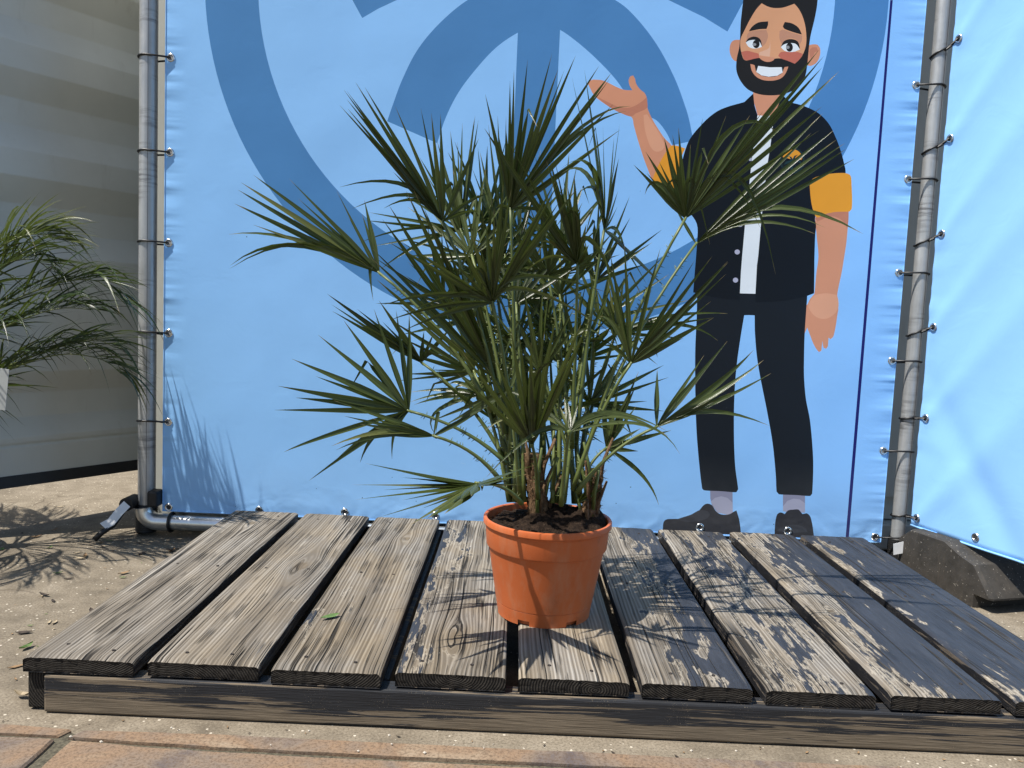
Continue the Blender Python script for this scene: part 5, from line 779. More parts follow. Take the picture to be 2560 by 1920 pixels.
('lip',[(1.5156,1.5251),(1.5174,1.5175),(1.5194,1.5103),(1.5221,1.5046),(1.5258,1.4992),(1.5311,1.4931),(1.5383,1.4875),(1.5446,1.4843),(1.5519,1.4816),(1.5599,1.4797),(1.5666,1.4791),(1.5738,1.4789),(1.5811,1.4792),(1.5879,1.48),(1.5942,1.4812),(1.6003,1.4829),(1.6059,1.4851),(1.6107,1.4878),(1.616,1.4922),(1.6202,1.4975),(1.6236,1.5033),(1.6263,1.5095),(1.6282,1.516),(1.6302,1.5226),(1.6191,1.5208),(1.6168,1.5157),(1.6149,1.5088),(1.612,1.5028),(1.6078,1.4987),(1.6026,1.4955),(1.5963,1.4931),(1.5906,1.4917),(1.5841,1.4907),(1.5773,1.4902),(1.5708,1.4902),(1.5624,1.4909),(1.5543,1.4924),(1.5472,1.4946),(1.5414,1.4979),(1.5368,1.5019),(1.5333,1.5063),(1.531,1.5147),(1.5289,1.522),(1.5228,1.5244)]),
('teeth',[(1.5397,1.5207),(1.5759,1.5181),(1.6103,1.52),(1.6142,1.5047),(1.5986,1.4945),(1.5731,1.4907),(1.5505,1.4939),(1.5349,1.5032)])]

banner = thing('banner', 'large light blue printed banner with ring emblem and bearded man illustration', 'banner')
BX0, BX1, BZ0, BZ1 = -0.243, 2.027, 0.081, 2.65
def clip_poly(P):
    def cut(P, ax, val, keep_less):
        out = []
        for i in range(len(P)):
            a = P[i - 1]; b = P[i]
            ia = (a[ax] <= val) == keep_less; ib = (b[ax] <= val) == keep_less
            if ia != ib:
                t = (val - a[ax]) / (b[ax] - a[ax])
                q = [a[0] + (b[0] - a[0]) * t, a[1] + (b[1] - a[1]) * t]; q[ax] = val
                out.append(tuple(q))
            if ib: out.append(tuple(b))
        return out
    e_ = 0.004
    for ax, val, less in ((0, BX1 - e_, True), (0, BX0 + e_, False), (1, BZ1 - e_, True), (1, BZ0 + e_, False)):
        if P: P = cut(P, ax, val, less)
    return P
verts2 = [Vector(p) for p in ((BX0, BZ0), (BX1, BZ0), (BX1, BZ1), (BX0, BZ1))]
faces2 = [[0, 1, 2, 3]]; classes = ['sheet']
for cls, P in ART:
    P = clip_poly(P)
    if len(P) < 3: continue
    area = sum(P[i - 1][0] * P[i][1] - P[i][0] * P[i - 1][1] for i in range(len(P)))
    if area < 0: P = P[::-1]
    b0 = len(verts2)
    verts2 += [Vector(p) for p in P]
    faces2.append(list(range(b0, b0 + len(P)))); classes.append(cls)
cv, ce, cfaces, ov, oe, of = delaunay_2d_cdt(verts2, [], faces2, 1, 1e-5)
byface = {}
for fc, ids in zip(cfaces, of):
    if ids: byface.setdefault(max(ids), []).append(fc)
FIGURE = set(PRINT) - {'emblem', 'stripe'}
merged = {}
for idx, fl in byface.items():
    cls = classes[idx]
    key = cls if cls in ('sheet', 'emblem', 'stripe') else idx
    merged.setdefault(key, []).extend(fl)
# the sheet has a back and a hem, so it is a real sheet of PVC
def print_mesh(name, fl, m_, parent):
    used = {}
    v = []; f = []
    for fc in fl:
        q = []
        for i in fc:
            if i not in used:
                used[i] = len(v); v.append((cv[i][0], YB, cv[i][1]))
            q.append(used[i])
        p = [v[i] for i in q]
        nrm = (Vector(p[1]) - Vector(p[0])).cross(Vector(p[2]) - Vector(p[0]))
        if nrm.y > 0: q = q[::-1]
        f.append(tuple(q))
    return mesh_obj(name, v, f, m_, parent)
print_mesh('sheet', merged.pop('sheet'), M_SHEET, banner)
bk = MB(); bk.box(BX0, BX1, YB + 0.0012, YB + 0.0024, BZ0, BZ1); bk.build('backing', M_WHITE, banner)
hm = MB()
hm.box(BX0, BX0 + 0.0016, YB - 0.0016, YB + 0.001, BZ0, BZ1)
hm.box(BX1 - 0.0016, BX1, YB - 0.0016, YB + 0.001, BZ0, BZ1)
hm.box(BX0, BX1, YB - 0.0018, YB + 0.001, BZ0 - 0.001, BZ0 + 0.002)
hm.build('hem', M_SHEET, banner)
print_mesh('emblem', merged.pop('emblem'), M['emblem'], banner)
print_mesh('stripe', merged.pop('stripe'), M['stripe'], banner)
figure = link(bpy.data.objects.new('printed_man', None), banner)
figure['label'] = 'flat printed illustration of a smiling bearded man in a black shirt with orange cuffs'
for idx in sorted(merged):
    mk, nm = PRINT[classes[idx]]
    print_mesh(nm, merged[idx], M[mk], figure)
EYE_LEFT = [(-0.2265,1.4714),(-0.227,1.1915),(-0.2288,0.9194),(-0.2269,0.6421),(-0.2262,0.3645)]
EYE_BOTTOM = [(-0.2231,0.0932),(0.0628,0.097),(0.3333,0.1027),(0.6189,0.104),(1.4548,0.1043),(1.7323,0.1052),(2.0077,0.0983)]
EYE_RIGHT = [(2.0176,1.4847),(2.0171,1.2068),(2.0134,0.9247),(2.014,0.6545),(2.0114,0.3728)]

def eyelet_mesh():
    mb = MB()
    n_ = 20
    prof = [(0.0066, 0.002), (0.0072, -0.0012), (0.0095, -0.0024), (0.0118, -0.0016), (0.0128, 0.0)]
    mb.lathe(prof, n_)
    mb.v = [(x, z_, y) for x, y, z_ in mb.v]
    return mb
def eyelet(x, y, z_, parent, normal=Vector((0, -1, 0)), dark=None):
    o = eyelet_mesh().build('eyelet', M_CHROME, parent, True)
    rot = Vector((0, -1, 0)).rotation_difference(normal).to_matrix().to_4x4()
    o.matrix_local = Matrix.Translation((x, y, z_)) @ rot
    if True:
        h_ = MB(); h_.lathe([(0.0, 0.0), (0.0068, 0.0)], 16); h_.v = [(a, c - 0.0006, b) for a, b, c in h_.v]
        ho = h_.build('eyelet_hole', dark or M_DARKHOLE, o)
    return o
M_DARKHOLE = plain('eyelet_shadow', (0.03, 0.03, 0.033), 0.8)
M_GREYHOLE = plain('eyelet_grey', (0.34, 0.33, 0.31), 0.8)
for x, z_ in EYE_LEFT + EYE_BOTTOM + EYE_RIGHT:
    eyelet(x, YB - 0.0008, z_, banner, Vector((0, -1, 0)), M_DARKHOLE if (x, z_) in EYE_BOTTOM else M_GREYHOLE)

# ------------------------------------------------------------------ poles
PR = 0.0262
LPX, RPX, PY = -0.2985, 2.0845, 1.112
def pole(x, label, PR=PR):
    t = thing('scaffold_pole', label, 'pole', 'galvanised poles holding the banners')
    mb = MB(); mb.tube([(0, 0, 0.05), (0, 0, 0.7), (0, 0, 1.4), (0, 0, 2.8)], PR, 28)
    mb.build('tube', M_GALV, t, True).data.set_sharp_from_angle(angle=R(50))
    sm = MB(); sm.box(0.0085, 0.0098, -PR * 0.955, -PR * 0.93, 0.05, 2.8)
    sm.build('weld_seam', M_DARKSEAM, t)
    cp = MB(); cp.lathe([(0.0, 0.0), (PR + 0.001, 0.0), (PR + 0.001, 0.01), (0.0, 0.014)], 24, (0, 0, 2.8)); cp.build('cap', M_BLACK, t)
    sl = MB(); prof = []
    for i in range(12):
        prof += [(PR + 0.006, 0.012 + i * 0.007), (PR + 0.0072, 0.0145 + i * 0.007), (PR + 0.006, 0.017 + i * 0.007)]
    sl.lathe([(PR + 0.004, 0.010)] + prof + [(PR + 0.004, 0.0985), (PR - 0.001, 0.099)], 28)
    sl.build('foot_sleeve', M_BLACK, t, True)
    t.location = (x, PY, 0)
    return t
M_DARKSEAM = plain('seam_shadow', (0.08, 0.08, 0.085), 0.6)
lp = pole(LPX, 'upright galvanised scaffold pole at the left edge of the blue banner')
PRR = 0.0214
rp_ = pole(RPX, 'upright galvanised scaffold pole between the two blue banners', PRR)

def tie(path, label, group):
    mb = MB(); mb.tube(path, 0.0030, 6, True)
    o = mb.build('cable_tie', M_TIE, None, True)
    tag(o, label, 'cable tie', group)
    return o
def loop_tie(px, ex, ez, side, label, group, drop=0.0, ey=YB):
    """a tie from an eyelet round the far side of a pole and back"""
    rr = (PR if px < 1 else PRR) + 0.003
    pts = [(ex, ey - 0.004, ez)]
    n_ = 12
    a0 = -math.pi / 2; sgn = -side
    for i in range(n_ + 1):
        a = a0 + sgn * math.pi * i / n_ * 1.0
        pts.append((px + rr * math.cos(a), PY + rr * math.sin(a), ez + 0.003 - drop * math.sin(math.pi * i / n_ / 2)))
    pts.append((ex + side * 0.0, ey + 0.006, ez - drop))
    tie(pts, label, group)
order = ('topmost', 'second from the top', 'third from the top', 'fourth from the top', 'lowest')
for i, (x, z_) in enumerate(EYE_LEFT):
    loop_tie(LPX, x, z_, 1, 'black tie joining the banner edge to the left pole, %s of five' % order[i], 'black ties on the left pole', 0.006)
for i, (x, z_) in enumerate(EYE_RIGHT):
    loop_tie(RPX, x, z_, -1, 'black tie joining the large banner to the right pole, %s of five' % order[i], 'black ties from the large banner to the right pole', 0.006)

# ground rail between the poles
rail = thing('ground_rail', 'galvanised pipe with an elbow lying on the ground under the banner', 'pipe')
mb = MB()
mb.tube([(-0.275, 1.095, 0.047), (0.05, 1.095, 0.047), (1.0, 1.095, 0.047), (2.0, 1.095, 0.047)], 0.0235, 24)
mb.build('pipe', M_SHINY, rail, True).data.set_sharp_from_angle(angle=R(50))
mb = MB()
arc = [(-0.215, 1.095, 0.047)] + [(-0.255 - 0.045 * math.sin(a), 1.095, 0.092 - 0.045 * math.cos(a)) for a in [math.pi/2 * i / 8 for i in range(9)]]
mb.tube(arc, 0.0275, 24); mb.build('elbow', M_SHINY, rail, True).data.set_sharp_from_angle(angle=R(50))
mb = MB(); mb.tube([(0.005, 1.095, 0.047), (0.085, 1.095, 0.047)], 0.0285, 24); mb.build('coupling', M_SHINY, rail, True).data.set_sharp_from_angle(angle=R(50))
mb = MB(); mb.tube([(-0.212, 1.095 + 0.029 * math.cos(a), 0.047 + 0.029 * math.sin(a)) for a in [2*math.pi*i/20 for i in range(20)]], 0.0042, 6, True); mb.build('rubber_band', M_BLACK, rail, True)
mb = MB(); mb.box(-0.2765, -0.2445, 1.062, 1.110, 0.099, 0.150); c_ = mb.build('clamp', M_BLACK, rail, False, 0.006)
mb = MB(); mb.tube([(-0.335, 1.05, 0.108), (-0.335, 1.11, 0.108)], 0.021, 20); mb.build('clamp_bolt', M_BLACK, rail, True).data.set_sharp_from_angle(angle=R(50))
def strap(pts, w, label):
    P = [Vector(p) for p in pts]
    v = []
    d = (P[-1] - P[0]).normalized(); s = d.cross(Vector((0, -1, 0.25)).normalized()).normalized()
    for p in P: v += [p + s * w / 2, p - s * w / 2]
    f = [(2*i, 2*i+1, 2*i+3, 2*i+2) for i in range(len(P) - 1)]
    o = mesh_obj('white_tag', v, f, M_WHITE)
    so = o.modifiers.new('thick', 'SOLIDIFY'); so.thickness = 0.001
    tag(o, label, 'tag')
strap([(-0.328, 1.045, 0.112), (-0.345, 1.03, 0.090), (-0.362, 1.015, 0.062), (-0.382, 1.005, 0.050)], 0.027, 'white plastic strip hanging from the foot of the left pole')
mb = MB(); mb.tube([(-0.335, 1.05, 0.10), (-0.36, 1.02, 0.05), (-0.385, 1.0, 0.03), (-0.40, 0.99, 0.012)], 0.009, 8)
tag(mb.build('strap_end', M_BLACK, None, True), 'black strap end lying on the ground below the white strip', 'strap')

# ------------------------------------------------------------------ second banner, turned towards the viewer
S0 = Vector((2.098, 1.066, 0)); SD = Vector((0.274, -0.962, 0)).normalized()
SN = Vector((SD.y, -SD.x, 0)).normalized()
if SN.x > 0: SN = -SN
b2 = thing('side_banner', 'plain light blue banner slanting away to the right of the right pole', 'banner')
nu, nv = 110, 110
LU, Z0, Z1 = 1.6, 0.147, 2.2
vv = []
def side_fold(s, z_):
    d = 0.0
    for ze in (0.178, 0.487, 0.763, 1.040, 1.318, 1.603):
        q = (z_ - ze - 1.15 * (s - 0.026)) / (0.030 + 0.16 * s)
        d += 0.0050 * math.exp(-q * q) * min(1, s / 0.03) * math.exp(-max(0, s - 0.45) / 0.4)
    q = (s - 0.25 + 0.75 * (z_ - 0.30)) / 0.06
    d -= 0.009 * math.exp(-q * q) * max(0, 1 - abs(z_ - 0.30) / 0.45)
    d += 0.004 * noise.noise(Vector((s * 5, z_ * 25, 3))) * math.exp(-s / 0.05)
    return d - 0.03 * math.sin(min(1, s / LU) * math.pi) * 0.4
for iv in range(nv):
    for iu in range(nu):
        s = LU * (iu / (nu - 1)) ** 1.4; z_ = Z0 + (Z1 - Z0) * iv / (nv - 1)
        p = S0 + SD * s + SN * side_fold(s, z_); vv.append((p.x, p.y, z_))
ff = [(iv*nu+iu, iv*nu+iu+1, (iv+1)*nu+iu+1, (iv+1)*nu+iu) for iv in range(nv-1) for iu in range(nu-1)]
n_ = NT('side_banner_sheet'); co_ = n_.coord()
n_.set(Base_Color=n_.ramp(n_.noise(co_, 4.0, 4.0), [(0.3, tuple(c * 0.97 for c in LIGHT_BLUE)), (0.7, tuple(min(1, c * 1.03) for c in LIGHT_BLUE))]), Roughness=0.42,
       Normal=n_.bump(n_.noise(co_, 9.0, 4.0, 0.55, 1.0), 0.3, 0.004), Specular_IOR_Level=0.35)
so = mesh_obj('sheet', vv, ff, n_.m, b2, True)
md = so.modifiers.new('thick', 'SOLIDIFY'); md.thickness = 0.0015
he = MB(); he.tube([tuple(S0 + SD * s + SN * (side_fold(s, Z0) + 0.0005) + Vector((0, 0, Z0 + 0.003))) for s in [LU * i / 40 for i in range(41)]], 0.0032, 6)
he.build('hem', n_.m, b2, True)
EYE2 = []
for zz in (1.603, 1.318, 1.040, 0.763, 0.487, 0.178):
    p = S0 + SD * 0.026 + SN * (side_fold(0.026, zz) + 0.0015); EYE2.append((p.x, p.y, zz))
    eyelet(p.x, p.y, zz, b2, SN)
for s in (0.235, 0.46):
    p = S0 + SD * s + SN * (side_fold(s, Z0 + 0.03) + 0.0015); eyelet(p.x, p.y, Z0 + 0.030, b2, SN)
for i, (ex, ey, ez) in enumerate(EYE2[:6]):
    rr = PRR + 0.003
    pts = [(ex - 0.003, ey - 0.004, ez)]
    sl_ = -0.030 if i < 4 else -0.012
    for q in range(13):
        a = R(-60) - R(190) * q / 12
        pts.append((RPX + rr * math.cos(a), PY + rr * math.sin(a), ez + sl_ * (0.3 + 0.7 * min(1, q / 7))))
    pts.append((ex + 0.006, ey + 0.008, ez - 0.003))
    tie(pts, 'black tie joining the side banner to the right pole, %s' % ('topmost of six', 'second of six from the top', 'third of six from the top', 'fourth of six from the top', 'fifth of six from the top', 'lowest of six at the foot')[i], 'black ties from the side banner to the right pole')

# ballast block at the foot of the right pole
bl = thing('ballast_block', 'dark speckled fence foot block beside the right end of the deck', 'fence block')
prof = [(0.0, 0.0), (0.0, 0.115), (0.045, 0.150), (0.175, 0.152), (0.235, 0.128), (0.285, 0.115), (0.345, 0.040), (0.345, 0.035), (0.295, 0.035), (0.295, 0.0)]
O0 = Vector((2.052, 1.045, 0)); wdir = Vector((-SN.x, -SN.y, 0))
v = []
for (ins, off) in ((0.012, 0.0), (0.0, 0.012), (0.0, 0.188), (0.012, 0.20)):
    for s, z_ in prof:
        c_s, c_z = 0.17, 0.07
        s2 = s + (c_s - s) * ins * 3; z2 = z_ + (c_z - z_) * ins * 3 if z_ > 0 else z_
        p = O0 + SD * s2 + wdir * off; v.append((p.x, p.y, z2))
n_ = len(prof); f = []
for q in range(3):
    for i in range(n_):
        f.append((q*n_+i, q*n_+(i+1) % n_, (q+1)*n_+(i+1) % n_, (q+1)*n_+i))
f.append(tuple(range(n_))[::-1]); f.append(tuple(3*n_+i for i in range(n_)))
bm = bmesh.new(); bv = [bm.verts.new(p) for p in v]
for q in f: bm.faces.new([bv[i] for i in q])
bmesh.ops.recalc_face_normals(bm, faces=bm.faces[:])
bmesh.ops.translate(bm, verts=bm.verts[:], vec=(0, 0, 0.002))
me = bpy.data.meshes.new('body'); bm.to_mesh(me); bm.free(); me.materials.append(M_BLOCK)
link(bpy.data.objects.new('body', me), bl)
tg = Vector((2.045, 1.045, 0.118))
mb = MB(); mb.add([(-0.017, 0, -0.024), (0.015, -0.004, -0.015), (0.016, -0.004, 0.022), (-0.020, 0, 0.010), (-0.017, 0.0012, -0.024), (0.015, -0.0028, -0.015), (0.016, -0.0028, 0.022), (-0.020, 0.0012, 0.010)],
                  [(0, 1, 2, 3), (7, 6, 5, 4), (0, 4, 5, 1), (1, 5, 6, 2), (2, 6, 7, 3), (3, 7, 4, 0)])
o = mb.build('white_tag', M_WHITE); o.location = (2.050, 1.025, 0.088); tag(o, 'small white paper tag at the foot of the right pole', 'tag')
mb = MB(); mb.tube([(EYE_BOTTOM[-1][0], YB - 0.005, EYE_BOTTOM[-1][1])] + [(RPX - 0.02, PY - PR - 0.006, EYE_BOTTOM[-1][1] + 0.004), (RPX + 0.02, PY - PR - 0.004, EYE_BOTTOM[-1][1] + 0.006), (2.12, 1.04, EYE_BOTTOM[-1][1] + 0.002), (2.16, 0.99, EYE_BOTTOM[-1][1] - 0.012)], 0.0024, 6)
tag(mb.build('cable_tie', M_TIE, None, True), 'long black tie from the bottom right eyelet across the foot of the right pole', 'cable tie')

# ------------------------------------------------------------------ shipping container behind, its door swung open at the left
cont = thing('shipping_container', 'off-white shipping container behind the banner with one ribbed door standing open', 'container')
mb = MB(); mb.box(-0.330, -0.220, 1.17, 1.29, 0.03, 2.5); mb.build('corner_post', M_CONT, cont, False, 0.006)
mb = MB(); mb.box(-0.219, 3.2, 1.26, 1.31, 0.12, 2.5)
for i in range(14): mb.box(-0.10 + i * 0.24, 0.02 + i * 0.24, 1.235, 1.262, 0.20, 2.4)
mb.build('wall', M_CONT, cont)
mb = MB(); mb.box(-0.219, 3.2, 1.20, 1.31, 0.03, 0.115); mb.build('bottom_rail', M_CONT, cont, False, 0.005)
mb = MB(); mb.box(-0.325, 3.2, 1.32, 3.7, 0.05, 2.5); mb.build('body', M_CONT, cont)
DR = Vector((-0.425, 1.515, 0)); DD = Vector((-0.563, -0.826, 0)).normalized()   # hinge line and direction of the leaf
DN = Vector((DD.y, -DD.x, 0)).normalized()
if DN.x < 0: DN = -DN
HB = 0.172
ribs = [(HB, 0.0), (0.262, 0.0), (0.268, -0.006), (0.276, 0.0), (0.292, 0.0), (0.352, -0.040), (0.430, -0.040), (0.500, 0.0), (0.866, 0.0),
        (0.945, -0.046), (1.025, -0.046), (1.105, 0.0), (1.185, 0.0), (1.265, -0.046), (1.345, -0.046), (1.425, 0.0), (1.505, 0.0), (1.585, -0.046), (1.665, -0.046), (1.745, 0.0), (1.825, 0.0), (1.905, -0.046), (1.985, -0.046), (2.065, 0.0), (2.40, 0.0)]
def door_pt(s, off, z_):
    p = DR + DD * s + DN * off; return (p.x, p.y, z_)
v = []; f = []
cols = [(0.0, 0), (0.045, 0), (0.060, 1), (0.65, 1), (0.665, 0), (0.69, 0)]
for z_, d in ribs:
    for s, k_ in cols: v.append(door_pt(s, d * k_, z_))
nc = len(cols)
for i in range(len(ribs) - 1):
    for q in range(nc - 1): f.append((i*nc+q, i*nc+q+1, (i+1)*nc+q+1, (i+1)*nc+q))
nb = len(v)
for z_ in (HB, 2.40):
    for s in (0.0, 0.69): v.append(door_pt(s, -0.05, z_))
f += [(nb, nb+1, nb+3, nb+2), tuple(range(nc)) + (nb+1, nb), tuple(i*nc for i in range(len(ribs)))[::-1] + (nb, nb+2), tuple(i*nc+nc-1 for i in range(len(ribs))) + (nb+3, nb+1)]
dr = mesh_obj('door', v, f, M_CONT, cont)
bv_ = dr.modifiers.new('soft', 'BEVEL'); bv_.width = 0.006; bv_.segments = 3; bv_.limit_method = 'ANGLE'; bv_.angle_limit = R(15)
gs = MB()
q = [door_pt(0.0, 0.012, 0.138), door_pt(0.69, 0.012, 0.138), door_pt(0.69, -0.052, 0.138), door_pt(0.0, -0.052, 0.138), door_pt(0.0, 0.004, HB + 0.002), door_pt(0.69, 0.004, HB + 0.002), door_pt(0.69, -0.052, HB + 0.002), door_pt(0.0, -0.052, HB + 0.002)]
gs.add(q, [(0,1,2,3),(7,6,5,4),(0,4,5,1),(1,5,6,2),(2,6,7,3),(3,7,4,0)])
gs.build('gasket', M_BLACK, dr)
hs = MB()
q = [door_pt(-0.03, 0.010, HB), door_pt(0.0, 0.010, HB), door_pt(0.0, -0.05, HB), door_pt(-0.03, -0.05, HB), door_pt(-0.03, 0.010, 2.4), door_pt(0.0, 0.010, 2.4), door_pt(0.0, -0.05, 2.4), door_pt(-0.03, -0.05, 2.4)]
hs.add(q, [(0,1,2,3),(7,6,5,4),(0,4,5,1),(1,5,6,2),(2,6,7,3),(3,7,4,0)]); hs.build('hinge_edge', M_CONT, dr)

